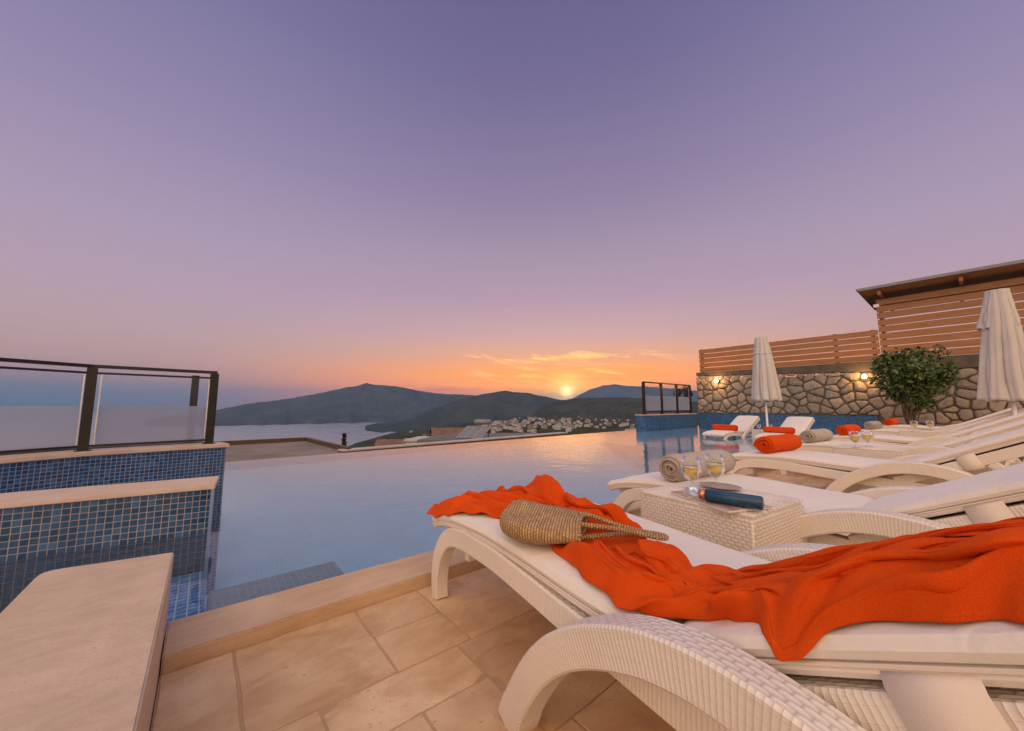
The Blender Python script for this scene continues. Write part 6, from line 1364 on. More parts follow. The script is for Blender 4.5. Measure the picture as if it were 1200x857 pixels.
    [669,82,401,5,7,4,11,33,-1,14,28,0,7,34,-1,-4,14,0,-5,-2,1,2,-15,0,0,-12,0,-7,0,0,0,2,0,-2,5,0,-5,1,0,-6,3,1,-8,6,0,-7,4,0,0,1,0,-1,2,0,-6,4,0,-1,5,0,4,6,0,4,3,0,-1,-7,0,-4,-7,0,-1,8,0,1,11,0,-2,4,0,0,5,0,1,2,0,2,0,0,0,5,1,-3,4,3,-8,1,10,-9,8,4,-5,10,1,-1,-3,11,-1,-19,-1,-3,-10,-12,-1,-6,-8,-1,6,13,-2,7,18,0,4,-1,2,10,-1,2,10,8,2,9,4,0,12,-2,1,23,-5,2,6,-1,3,-15,-17,3,-5,-11,3,10,0,1,11,12,0,7,7,0,4,-3,0,5,-3,1,6,3,0,-7,11,0,-4,7,0,-1,10,1,1,9,2,1,-3,4,1,-9,3,2,-1,3,4,5,1,8,-4,-2,16,-5,-2,19,2,2,19,-1,3,-7,-17,1,-25,-14,4,7,-19,5,15,-5],
    [684,83,400,4,2,4,8,32,0,9,30,-1,9,36,0,-2,12,0,-8,8,0,-3,-3,1,3,-11,-1,-4,-11,1,-2,-10,0,-1,6,0,-3,8,0,-5,4,0,-4,2,0,-7,3,1,-2,1,0,1,-3,0,-4,4,0,-3,9,0,0,7,0,2,1,0,-2,-6,0,-2,-1,0,0,6,0,1,9,0,-3,4,0,0,6,0,0,5,0,4,1,0,3,2,0,0,3,0,-7,1,2,-10,3,12,-7,7,7,-4,6,6,-1,-6,8,0,-13,-12,-2,-11,-17,-2,3,7,-2,4,13,0,6,10,2,6,3,3,7,7,2,6,4,1,12,-2,2,26,-4,3,13,6,3,-11,-18,3,-14,-13,4,-3,-5,3,9,3,0,12,9,0,9,1,2,7,-2,0,6,2,1,1,9,0,-5,6,-1,-3,6,0,-2,10,0,0,7,3,3,-3,6,2,-7,4,3,1,2,4,5,0,8,1,-1,15,-3,0,27,-5,0,-2,-17,-2,-27,-11,3,9,-20,5,15,-14],
    [700,84,395,1,-2,9,4,28,-1,4,31,0,8,40,0,-2,13,0,-4,7,0,-4,1,0,2,-6,0,-1,-11,0,-2,-16,0,-2,0,0,-1,12,0,-1,8,0,-2,2,1,-5,1,0,-6,3,0,-1,-2,0,-1,-1,0,-3,6,0,-3,8,0,-1,1,1,-1,-2,0,-2,2,0,1,7,0,1,6,0,-2,1,0,0,7,0,-1,5,0,2,2,0,2,-1,0,3,1,-1,-2,3,0,-7,4,3,-6,3,6,-6,4,4,-2,2,9,-2,-4,-4,-1,-8,-12,1,-2,-2,-2,0,1,-2,5,11,1,5,8,3,3,0,3,4,7,2,13,13,3,25,5,2,17,5,4,-1,-12,3,-14,-8,3,-17,-9,4,-2,-8,1,12,7,0,13,1,2,12,-1,2,10,5,2,6,9,0,-3,6,-2,-6,3,-1,-6,8,0,-5,8,2,3,5,4,7,2,3,5,-1,3,4,0,3,4,1,1,8,-2,-1,29,-9,-3,-2,-16,-4,-24,-12,2,15,-20,3,15,-12],
    [714,79,394,0,-1,9,2,26,0,-1,33,0,5,41,0,-3,13,0,-3,6,0,1,0,0,1,-5,0,0,-7,0,-3,-13,0,-2,-2,0,-1,10,0,3,2,0,1,3,0,-2,3,0,-8,7,0,-7,6,1,-2,-1,0,-1,-1,0,-4,7,0,-2,3,0,-1,0,0,-1,3,0,0,4,0,3,0,0,-1,-3,0,0,9,0,0,5,0,0,3,0,0,0,0,1,1,0,3,1,0,0,2,0,-4,5,0,-5,5,1,-3,5,2,-2,2,0,-3,-6,-1,1,-2,-1,0,-2,0,-2,3,2,-1,5,1,3,5,1,3,3,1,2,14,19,4,20,30,3,14,2,3,2,-8,4,-3,-5,4,-14,-16,1,-6,-10,-1,8,12,0,13,5,3,9,-2,4,6,-2,4,10,9,0,0,8,-3,-11,4,-3,-4,6,2,-4,5,2,-1,1,0,7,10,1,6,-3,3,5,2,4,4,6,4,5,-3,1,27,-13,-5,-5,-15,-6,-20,-16,0,16,-24,3,16,-8],
    [726,70,393,2,5,9,0,23,0,-4,33,0,4,39,0,-4,13,0,-4,7,1,2,4,0,1,-4,-1,0,-9,0,-3,-7,1,-2,-1,0,0,7,0,4,-7,0,1,-1,-1,2,4,0,-4,6,1,-7,8,0,-5,6,0,-2,-1,0,-3,3,0,-3,4,1,-3,3,0,-1,3,0,-1,3,0,3,-1,0,1,-3,0,-4,7,0,3,2,0,3,0,-1,-3,2,1,-2,1,0,2,1,0,3,1,-1,2,5,0,-1,11,0,-2,9,1,-3,7,0,-3,-2,0,-1,2,0,2,-4,0,-1,4,0,-1,9,0,1,7,2,4,3,-1,1,6,6,4,14,21,5,11,17,1,0,-5,2,6,7,2,-1,-4,2,-6,-17,-1,3,5,1,10,8,6,6,5,6,-1,-8,4,12,4,0,0,10,-5,-11,-3,-4,0,7,2,1,4,2,-1,-5,0,6,20,0,3,-3,2,2,-4,3,3,7,5,2,1,2,26,-10,-5,-7,-11,-8,-18,-19,-3,11,-28,2,18,-14],
    [741,63,392,2,9,10,-3,21,0,-10,32,0,2,40,0,-1,11,0,-3,5,0,1,5,0,1,2,0,0,-8,0,-1,-8,0,-2,-1,0,0,5,0,4,-8,0,4,-5,0,4,1,0,-1,4,0,-6,7,0,-7,8,0,-5,3,1,-2,0,0,-2,3,0,-2,4,0,-3,4,0,-2,2,0,2,-1,0,1,-1,0,-4,3,0,3,-1,0,4,3,0,-2,4,0,-2,2,0,2,2,0,3,7,0,4,3,0,-1,10,0,-3,8,0,1,11,0,-1,7,0,-2,10,0,1,2,0,2,1,0,-1,7,0,0,8,1,2,3,0,0,0,0,4,12,9,6,7,5,0,-7,-10,-2,0,2,0,7,12,2,1,-3,4,1,-4,2,7,12,5,2,-5,8,-2,-15,6,8,6,-1,2,2,-5,-5,-1,-5,6,22,-1,4,10,1,0,-2,4,2,-3,2,0,-3,1,0,-2,1,1,1,5,2,-8,4,27,18,-8,-10,8,-10,-15,-18,-3,9,-23,0,15,-20],
    [756,61,391,1,9,10,-5,13,0,-12,35,1,0,43,0,-2,10,0,-5,3,0,-1,4,0,1,4,0,3,4,0,1,-16,0,1,-4,0,-1,2,0,2,-5,0,6,-6,-1,7,-2,0,0,3,0,-6,5,0,-7,9,1,-5,5,0,-2,-1,0,-3,3,0,-1,3,0,-1,3,0,-2,2,0,-3,2,1,-1,3,0,2,1,-1,3,1,0,1,5,0,-1,3,0,0,7,0,4,6,0,2,11,0,1,6,0,-2,5,0,-6,1,0,5,12,0,6,12,0,-1,11,0,1,4,0,1,1,0,0,3,0,0,7,0,0,3,0,-1,6,0,4,10,3,8,0,-2,0,-9,-2,-2,-6,0,-2,4,0,2,4,0,6,-2,0,4,2,0,2,4,0,8,0,-1,7,1,0,-1,3,0,-6,3,0,-6,10,6,-4,3,5,0,0,0,7,-1,-8,4,-2,-2,2,0,-1,2,4,1,6,13,8,2,27,31,-12,-18,-11,-12,-14,-7,-2,13,-7,0,13,-20],
    [772,61,390,-1,8,16,-7,9,-4,-13,34,-1,-2,47,0,-2,8,0,-6,3,1,-5,5,0,3,5,0,5,11,-1,3,-22,0,2,-8,0,1,0,0,0,-3,0,5,-3,0,5,-3,0,1,0,0,-2,3,0,-6,7,0,-4,8,0,-3,2,0,-3,4,1,0,3,0,0,5,0,-2,3,0,-5,2,0,-2,2,0,4,6,0,4,8,0,1,4,-1,-2,8,1,-1,8,0,5,8,-1,5,7,0,1,7,0,-3,1,0,-6,-4,1,1,7,0,8,7,-1,5,7,0,1,6,0,2,3,0,0,4,0,0,5,0,0,5,0,-1,8,0,1,5,0,9,-4,-1,3,-7,0,-2,-8,0,-2,1,0,0,4,0,8,-4,0,5,0,0,1,9,0,7,3,-1,8,-1,0,-1,7,0,-7,3,0,-8,3,1,-8,0,0,0,0,0,4,3,0,6,2,0,6,3,-1,5,13,0,7,22,20,-1,18,26,-16,-31,-30,-13,-12,-13,-3,18,8,1,17,-14],
    [787,61,389,-2,8,22,-8,5,3,-16,30,-13,-4,51,0,-1,13,0,-4,3,0,-6,8,0,2,7,0,6,8,0,5,-21,0,2,-18,0,4,-3,-1,1,-2,0,5,-2,0,2,-1,0,1,-1,0,0,1,0,-5,8,0,-3,12,0,-4,8,1,-4,7,0,-1,4,0,2,2,0,1,10,0,-5,4,0,-2,-1,0,2,0,0,4,12,0,3,9,0,-2,7,0,-3,5,0,3,4,0,7,0,-1,2,2,0,-2,4,0,-4,0,1,-2,4,0,8,1,-1,7,0,0,5,4,0,2,6,0,2,6,0,-1,5,0,1,5,0,2,6,-1,-2,5,1,3,4,-1,6,1,0,2,-9,0,-2,-9,0,0,2,0,7,3,0,4,7,0,1,11,-1,5,4,0,9,4,0,-1,10,0,-8,-1,0,-9,-7,1,-7,-3,0,1,4,0,1,11,0,4,4,0,8,2,-1,9,19,0,6,15,15,-6,5,11,-19,-35,-19,-14,-9,-6,-3,19,4,0,16,-10],
    [802,60,389,-2,7,22,-10,5,19,-17,26,-24,-7,53,-6,-2,19,1,-1,10,0,-2,12,0,0,3,0,4,-9,-1,8,-9,0,3,-27,0,3,-5,0,3,-1,0,6,-3,-1,3,-1,0,-2,0,0,-2,3,0,-5,10,1,1,10,0,-4,14,0,-3,21,0,-2,3,0,3,-2,0,4,8,0,-1,7,0,-3,4,0,-1,-5,0,3,-5,0,4,10,0,1,3,0,-7,5,0,-3,5,0,6,-4,0,6,-5,-1,1,2,0,-2,1,0,1,3,0,6,1,0,7,4,0,7,16,-1,4,16,0,3,11,0,0,0,0,1,2,0,4,11,0,0,6,0,-4,4,0,2,10,0,5,1,0,1,-12,0,1,-6,0,7,3,-1,2,5,0,-2,10,0,1,4,0,9,3,0,2,2,0,-8,3,0,-8,3,1,-6,-1,0,1,7,0,2,9,0,3,-1,0,8,-6,-1,10,5,0,3,4,1,-12,7,1,-22,-25,0,-14,-3,0,-4,21,0,0,7,-7],
    [818,56,388,-3,6,20,-11,7,29,-16,26,-9,-8,50,-28,-4,17,0,0,11,0,2,15,0,2,6,0,1,-15,0,10,8,-1,2,-40,0,2,-9,0,2,0,0,6,-4,0,4,1,-1,-1,15,1,-5,6,0,-4,7,0,2,9,0,-2,23,0,-2,12,0,0,2,0,5,-2,0,7,-3,-1,2,-2,0,-4,1,1,-3,3,0,1,0,0,3,-2,0,2,-3,-1,-5,3,1,-5,5,0,5,-4,0,6,-3,-1,3,7,0,0,2,0,2,9,0,5,5,0,7,12,0,7,31,-1,4,18,0,1,-3,0,1,-5,0,4,4,0,5,7,0,3,3,-1,-4,8,1,-5,10,0,4,7,0,2,-6,-1,1,-6,0,5,-6,0,1,1,0,-1,6,0,-1,6,0,5,-3,0,3,-2,0,-4,6,0,-4,7,0,-5,7,0,-2,5,1,2,1,-1,5,-7,0,7,-10,0,7,-2,0,-2,5,0,-16,11,0,-23,-9,2,-13,5,0,-3,21,1,-2,6,-3],
    [833,54,387,-4,4,24,-10,5,26,-16,27,5,-8,46,-43,-2,17,0,0,12,0,4,17,0,3,5,0,2,-10,0,9,15,-1,0,-40,0,-1,-23,0,1,0,1,5,0,0,3,13,-1,4,22,0,-2,4,0,-3,-1,0,2,19,0,0,10,0,1,-1,0,1,-3,0,7,-8,-1,7,-7,0,1,-1,0,-3,3,0,-4,6,0,0,-2,0,2,-1,0,2,-4,0,-2,1,0,-5,6,0,2,8,0,5,5,0,3,14,0,2,6,0,4,14,0,5,5,-1,6,13,0,7,17,0,3,5,0,-4,-7,0,1,-5,0,3,1,0,4,3,0,6,-3,-1,-1,7,0,-6,12,1,2,10,-1,3,1,0,2,-3,0,3,-7,0,0,-4,0,1,1,0,1,6,0,0,3,0,1,1,0,-1,0,0,-1,0,0,-3,6,0,-2,6,0,1,2,0,3,-4,0,6,-7,0,3,3,0,-6,6,0,-18,10,1,-21,6,1,-11,11,0,-6,14,1,-2,5,-7],
    [848,52,387,-4,3,26,-11,0,27,-14,24,-2,-7,44,-39,0,13,-1,1,9,0,5,18,0,2,6,0,2,-9,0,10,21,-1,0,-25,4,-3,-36,9,0,2,-5,3,-4,8,2,0,6,3,9,-4,3,12,-10,1,6,-2,3,26,-6,0,9,0,3,-3,0,2,-9,-1,4,-5,1,7,-4,2,2,3,2,1,11,-5,-3,10,0,0,3,0,0,-14,1,1,-10,1,-1,10,-2,-2,11,0,0,14,0,3,9,0,3,14,0,4,6,0,3,8,-1,4,1,0,6,5,0,4,5,0,-1,0,0,-6,-4,0,-2,-1,0,3,1,0,5,-1,0,6,-5,-1,1,3,0,-4,12,1,3,11,0,5,8,-1,2,3,0,-2,-6,0,0,-5,0,2,-1,0,3,3,0,-1,5,0,-2,3,0,1,0,0,0,-2,0,0,2,0,-2,6,0,0,3,0,1,0,0,2,-3,0,1,4,0,-7,4,0,-17,6,1,-19,12,1,-9,15,0,-7,13,1,-5,5,-8],
    [862,45,387,-4,8,27,-11,-2,31,-13,17,3,-5,44,-38,0,9,0,3,0,10,6,11,-2,2,9,-11,2,-9,13,9,23,-17,4,-4,5,-6,-35,32,-1,6,-7,3,-4,7,2,-5,11,1,0,-4,3,5,-15,3,4,-2,3,26,-24,3,14,-5,5,-2,9,4,-10,15,2,0,-6,4,2,-3,4,2,0,4,15,-18,0,14,-1,-1,11,-2,0,-9,2,-2,-18,8,-1,13,-5,0,14,-5,0,10,0,2,6,0,3,7,-1,3,1,0,3,1,0,3,-1,0,5,1,0,1,3,0,-3,-1,0,-5,-1,0,-4,0,0,2,1,0,6,-3,0,4,-5,0,2,2,0,-3,12,0,4,13,0,5,13,0,3,5,0,-4,-9,0,-1,-6,0,2,0,0,5,3,0,0,4,0,-3,4,0,-1,5,0,-1,1,0,0,1,0,-1,5,0,-1,4,0,-1,2,0,1,-1,0,1,2,0,-6,0,0,-17,2,1,-17,10,0,-8,16,1,-7,17,0,-6,9,-7],
    [874,38,386,-4,12,28,-9,1,32,-12,7,10,-4,39,-28,1,23,7,5,-7,21,6,-2,1,4,5,-10,0,-2,3,7,8,-16,7,10,-12,-3,-20,23,-4,1,-2,2,-1,-1,2,-6,4,0,-2,-2,4,5,-7,3,9,-5,3,25,-2,5,7,-1,6,-2,13,5,-10,2,2,0,-15,4,8,-12,3,3,-2,6,13,-14,1,17,14,-1,8,1,-1,2,-2,-2,-12,4,-1,3,-8,0,15,-8,0,4,-3,1,2,0,2,0,3,2,-1,4,2,-2,7,3,-1,8,4,2,3,0,3,-4,-3,-2,-3,-5,0,-9,-5,2,-9,-3,3,-5,3,-1,1,4,-3,4,3,0,5,2,9,-1,5,17,-3,5,16,2,1,-1,0,-4,-14,0,0,-3,1,2,1,3,4,4,6,0,4,-2,-2,5,-6,-2,7,-5,-3,5,-4,-1,4,-1,0,3,0,-1,6,0,-2,5,0,-1,3,0,1,-3,0,-4,-5,0,-15,-4,0,-15,7,1,-8,16,0,-7,19,0,-6,14,-5],
    [886,30,386,-5,15,25,-7,8,32,-9,0,17,-3,23,-15,2,35,-3,5,1,6,6,-5,3,4,-5,4,2,-1,-3,6,0,-5,7,4,-7,0,-4,3,-4,3,1,-1,-1,-1,2,-5,0,0,-2,-3,2,3,-3,5,9,-5,5,21,-11,4,6,4,6,8,20,6,-12,-6,4,-4,-16,3,12,-15,3,1,-1,5,1,-1,2,23,8,-1,9,7,-1,8,11,-2,-6,-5,-2,1,2,0,10,16,-1,2,5,0,-1,5,2,-2,-2,2,-2,-1,1,-1,1,3,0,-4,3,3,-1,-1,5,2,-3,-4,3,-4,-1,4,-4,3,-5,-5,4,-19,-2,1,-9,4,-3,15,3,2,10,7,9,4,5,19,-9,3,15,-3,-2,-10,0,-2,-14,5,1,0,-1,2,3,-4,3,5,0,-1,2,1,-2,6,-4,-3,11,-14,-3,6,-13,-2,7,-5,0,3,-1,0,9,0,-2,7,-2,-3,3,-4,-1,-4,-2,-2,-10,-2,-13,-9,-1,-13,1,0,-7,18,0,-7,20,1,-6,15,-6],
    [900,27,385,-5,13,22,-7,13,31,-8,1,18,-1,5,-11,3,28,-8,6,16,7,5,1,3,4,-3,3,4,-5,-1,6,-4,-4,7,-1,-5,2,1,0,-3,5,1,-1,-2,0,2,-4,-3,0,-1,-4,1,6,-4,4,9,-6,7,5,-3,4,15,-1,5,8,16,5,-9,2,5,-7,-10,4,11,-15,2,2,-1,2,-1,3,3,18,-6,0,11,7,-1,11,8,-3,0,2,-3,-2,0,-1,6,13,0,4,9,-1,-1,4,1,-3,-2,2,-3,-4,1,0,1,2,2,0,1,4,-2,0,8,3,-3,-2,4,-3,-7,1,-6,1,6,-3,2,5,-5,5,-1,1,2,-4,5,4,1,9,11,-2,6,20,-4,1,4,-3,-6,-17,1,-1,-8,-1,-2,-2,-1,1,4,-3,5,5,-2,0,3,1,-2,8,1,-3,15,-1,-4,10,-8,0,9,-6,0,4,2,-1,8,-3,-1,7,-3,-3,6,-6,-2,-4,-7,-3,-13,-9,-11,-15,-9,-11,-6,-3,-5,18,0,-7,21,0,-7,17,-8],
    [913,24,386,-3,14,19,-6,14,27,-7,2,18,-1,-2,2,5,11,-14,6,22,-5,6,11,4,5,0,4,4,-2,1,5,-4,-2,6,-3,-4,4,-1,0,-1,2,-1,-1,0,-1,3,-1,0,1,2,-2,0,0,-2,2,5,-4,6,13,-6,4,19,9,5,3,5,4,-8,4,4,-8,-4,7,8,-14,1,9,-12,-2,4,5,2,13,6,3,2,1,0,8,7,-4,6,6,-4,-4,-4,-2,2,3,-1,4,8,-2,1,4,1,-4,-2,2,-2,-4,1,0,2,1,3,1,1,5,-4,-1,10,1,-2,2,4,-3,-10,3,-5,0,5,-4,3,4,-4,6,4,0,4,-2,6,7,-2,9,14,-1,4,16,0,-3,-7,-5,-8,-17,1,-3,-7,-1,-3,-2,-1,1,4,-1,4,6,-1,1,6,1,0,11,0,-3,15,2,-3,12,-1,1,9,-5,2,6,-7,-1,7,-4,-1,6,2,-3,6,2,-3,0,0,-4,-11,-7,-9,-22,-19,-11,-14,-12,-4,17,-3,-4,23,0,-5,14,-7],
    [924,22,388,-2,14,18,-2,14,22,-5,3,16,0,-4,5,6,1,-6,6,19,-13,6,17,-1,6,4,2,6,0,2,3,-2,-1,4,-2,-1,5,-1,2,2,1,-1,0,0,-1,1,-1,0,1,6,-3,1,5,-4,0,4,-4,5,13,-1,5,11,11,5,1,5,3,-7,2,0,-7,-1,8,5,-9,1,9,-9,-5,0,1,-1,12,-2,6,5,3,2,9,7,-1,6,7,-6,-3,-1,-5,0,0,0,4,8,-1,1,4,0,-4,-2,0,-2,-2,1,-1,1,2,1,-1,0,5,-5,-1,10,-5,-2,8,0,-3,-5,3,-4,-2,6,-4,2,5,-3,8,4,-1,5,0,6,9,-3,9,15,1,-1,9,3,-7,-14,-5,-8,-10,0,-5,-8,0,-1,-4,-2,0,4,-1,3,9,1,2,10,0,1,13,3,-2,11,4,-3,11,-2,1,10,-7,5,6,-6,1,4,-2,-3,5,-3,-2,8,-3,-5,3,2,-5,-6,3,-9,-24,-8,-9,-24,-11,-3,15,-11,-2,25,-5,-2,11,-9],
    [937,21,387,-2,11,18,1,14,20,-1,4,13,1,-2,5,6,-3,1,6,13,-15,5,20,-4,6,7,0,8,1,1,4,-2,2,3,-1,1,3,1,0,3,4,-1,2,6,-5,0,-1,-1,0,-2,2,0,10,-8,1,12,1,6,7,8,3,4,6,3,-2,5,3,-6,1,-4,-2,2,1,0,-3,3,6,-10,-3,4,-2,-1,10,-1,5,5,-4,6,2,1,1,8,7,-7,4,6,-8,-7,-3,1,7,8,1,4,6,1,-4,2,-2,-1,-2,0,-2,0,1,-2,1,0,3,-3,-1,8,-8,-1,11,-7,-4,4,0,-4,-3,4,-1,0,4,-4,9,2,-1,5,1,6,11,-1,7,12,6,-5,2,0,-10,-13,-4,-8,-5,2,-3,-8,-1,-1,-3,-1,-2,5,2,0,9,1,5,12,1,3,14,5,-2,11,2,-3,9,-4,2,8,-6,7,5,-4,-2,6,-4,-3,7,-4,-3,3,-4,-4,1,1,-6,-1,2,-9,-24,5,-8,-29,4,0,12,-15,1,23,-18,1,9,-17],
    [953,23,385,-3,6,17,0,12,19,3,6,12,4,-1,3,4,-3,4,6,8,-10,6,18,-5,7,11,-1,9,1,-1,5,0,1,3,3,1,2,0,-2,3,1,-3,1,13,-7,0,11,2,-1,-6,-4,1,0,-4,2,13,10,3,7,6,3,1,4,2,-2,8,1,-5,2,-4,2,1,-5,-2,2,1,-4,-1,0,1,-2,2,7,-8,6,8,-9,2,-3,2,0,8,0,-3,11,2,-9,-7,-2,1,11,11,1,8,9,4,-3,6,-3,0,-2,-3,0,-3,0,-4,4,0,-1,0,-1,3,-6,-1,9,-8,-2,9,-5,-5,1,1,0,0,3,-3,7,-4,-2,7,-2,5,12,6,3,12,7,-7,-4,-2,-9,-12,-4,-8,-4,2,-2,-4,0,-2,4,1,-4,7,4,-1,4,3,7,12,2,5,15,5,-3,10,-1,-3,9,-6,4,4,-4,-1,4,-2,-5,9,-7,0,8,-3,1,-2,0,-3,-1,-3,-7,1,-1,-9,-24,12,-5,-32,8,2,10,-14,3,20,-23,4,7,-21],
    [969,23,385,-1,5,15,-1,10,17,5,7,10,4,-1,3,4,0,6,5,2,1,6,13,-8,7,16,1,12,0,1,7,-1,-5,2,5,-8,0,7,-10,3,0,0,3,3,-5,-1,15,1,-4,12,10,1,1,-1,6,-3,-6,1,6,10,1,0,11,0,-4,4,2,-1,1,-4,4,0,-6,-1,4,-3,-4,1,-1,0,1,1,0,0,6,1,-6,4,2,-6,-1,10,-9,-2,11,-3,-8,-6,10,-1,12,6,-4,13,9,8,1,6,-1,0,-3,-3,-1,-1,-2,-3,4,1,-2,3,-4,-2,-2,-1,6,-8,2,10,-8,-6,4,-1,-4,0,0,0,4,-1,-2,9,-4,2,13,3,1,13,9,-6,-5,-3,-7,-13,-7,-7,-4,1,-3,-1,0,-2,10,4,-3,6,5,-1,5,6,5,12,6,3,13,2,-2,9,-4,-2,7,-6,-4,3,-1,-4,3,0,0,6,-6,3,6,-2,2,0,-1,-3,0,-4,-8,0,-1,-8,-25,12,-2,-32,4,5,11,-12,6,19,-22,5,5,-22],
    [982,20,384,1,3,12,2,8,13,6,8,11,7,3,3,4,2,5,3,5,5,6,12,-3,5,11,7,12,-1,3,11,-1,-7,3,4,-7,-2,6,-7,2,8,-9,4,0,-1,0,8,1,-6,16,4,-3,7,9,6,-3,-4,2,0,2,-1,-4,3,-1,0,-1,0,0,0,1,2,1,-7,3,4,-7,-2,6,-4,-1,3,0,0,-1,5,5,-10,5,4,-9,3,5,-7,-3,-1,6,-7,-3,10,-5,21,5,-7,13,6,10,2,0,-1,-1,-4,-1,1,4,-2,-1,5,-2,-3,4,-5,-4,2,-1,1,-4,5,11,-9,-3,7,-5,-8,3,-2,-2,0,1,-2,7,0,1,11,-1,1,13,4,-5,-2,-1,-4,-11,-8,-4,-5,-3,-5,3,3,-3,10,10,-4,6,6,2,10,6,4,12,4,0,10,-1,-4,6,-4,-3,3,-2,-4,2,0,-4,3,0,2,5,-7,5,3,2,0,3,-3,-4,2,-5,-9,-6,1,-6,-26,11,0,-26,-1,7,11,-11,10,18,-20,7,5,-22],
    [996,15,384,1,0,6,4,2,5,8,9,9,9,7,7,6,5,3,3,11,8,4,17,4,3,9,16,10,-4,0,15,2,-6,4,3,-7,-3,3,-2,1,6,-4,4,5,-3,-3,6,1,-8,10,3,-2,7,4,3,-1,2,3,-1,0,0,-3,-4,-2,3,-10,-3,3,-4,0,-3,11,-3,0,4,-3,1,1,-7,3,2,-6,0,3,3,-3,-4,8,2,-10,3,2,-3,-4,-2,8,-7,12,-2,-6,26,9,-6,3,1,9,0,-6,-1,-4,-4,0,7,7,-1,2,8,-3,-1,5,-6,-3,4,-2,-3,0,1,6,-6,-2,9,-6,-1,4,-2,-3,2,0,-4,3,-1,-3,6,-2,0,9,0,-4,6,-1,-2,-1,-3,-1,-3,-3,-4,6,7,-5,9,8,-2,4,5,1,11,4,-1,9,1,0,9,-2,-5,3,-1,-5,1,1,-1,2,-1,-2,3,-2,-2,5,-6,4,2,-1,1,3,-2,-4,-1,-2,-7,-12,6,-3,-25,6,3,-19,-7,9,13,-9,12,16,-19,8,4,-22],
    [1008,5,382,3,4,4,6,1,1,10,4,5,10,10,10,7,11,1,4,14,6,3,17,11,3,14,21,7,-5,1,16,5,-5,6,3,-2,-4,-2,2,-1,3,-3,3,7,-5,-2,8,2,-11,4,1,-7,7,2,1,0,1,3,-2,0,2,-2,-4,0,3,-10,-3,8,-8,-3,-2,2,-1,-6,9,-2,-1,7,-7,4,-1,-7,2,0,0,-4,-3,8,1,-7,4,1,-2,-4,1,1,-7,22,1,-8,21,11,-6,-8,-7,5,-1,-6,-1,-4,-4,0,12,8,1,5,10,0,0,4,-3,-1,6,-3,-3,2,-6,1,-2,-7,6,-5,1,5,-3,3,5,0,-3,3,0,-4,4,-2,0,3,-2,-2,6,-2,-1,6,-1,0,4,-3,-5,9,6,-5,9,9,-1,4,4,-1,10,3,-1,6,-1,-3,7,-1,-8,0,2,-6,1,2,1,2,-2,2,4,-5,0,2,-3,1,3,-2,0,1,-2,-5,-6,2,-5,-14,8,0,-23,-4,6,-12,-8,11,17,-6,13,13,-19,8,2,-22],
    [1020,0,380,4,7,4,9,5,6,11,1,1,9,8,10,8,17,2,4,19,3,4,14,13,3,12,17,6,-3,5,17,8,-3,5,6,-1,-4,-2,1,-4,1,-2,2,7,-3,0,5,3,-10,0,1,-12,3,1,-3,1,1,2,-2,-1,2,-2,-3,3,1,-5,0,6,-7,-5,7,-6,-2,-4,2,-1,-8,10,-6,0,4,-7,2,-1,-1,-1,-6,4,3,-6,4,6,-5,-3,4,-2,-7,18,5,-8,15,8,-7,-15,-10,0,-7,-1,1,3,-5,2,15,6,2,8,12,2,1,5,-6,0,7,-2,-2,1,-3,5,-4,-9,4,-2,-7,0,1,-1,3,-1,0,4,-1,0,4,0,0,3,-1,1,5,-1,-1,8,-3,0,8,-5,-3,10,5,-3,9,7,-2,6,4,-2,8,3,-1,4,-1,-6,5,3,-9,0,3,-4,1,1,2,3,-3,0,3,-4,0,1,-3,5,2,0,-2,-2,-1,-5,-8,3,-3,-16,3,1,-23,-11,9,-3,-7,15,19,-5,12,13,-18,7,-2,-18],
    [1032,5,382,4,3,3,14,7,7,13,6,10,8,8,11,4,15,-6,5,21,4,5,14,11,4,6,7,3,2,9,16,6,0,5,8,-1,-4,5,0,-6,3,3,1,4,1,3,1,-2,-8,-1,1,-15,-3,2,-5,-1,-1,1,0,-1,0,-3,-2,3,0,-3,3,1,-1,-2,4,-5,-4,5,-5,-2,-7,4,-4,-4,5,-9,1,-3,-2,2,-6,3,1,1,1,9,-8,-2,9,-6,-6,14,6,-8,7,0,-9,-11,-8,0,-12,5,0,3,-5,5,8,-6,3,16,16,0,6,11,-10,0,11,-4,-1,1,1,9,-6,-4,7,0,-8,-5,0,-7,-2,1,-3,3,-2,0,6,-1,2,5,1,-1,7,-2,-1,9,-4,-1,9,-2,1,7,2,2,6,1,0,8,4,-3,6,3,-4,2,1,-6,8,6,-8,0,4,-1,3,0,0,2,-3,-1,1,-3,1,1,-2,6,2,1,-2,-5,-1,-4,-13,2,-3,-22,-7,3,-17,-13,11,8,-1,14,22,-5,15,10,-18,9,-3,-13],
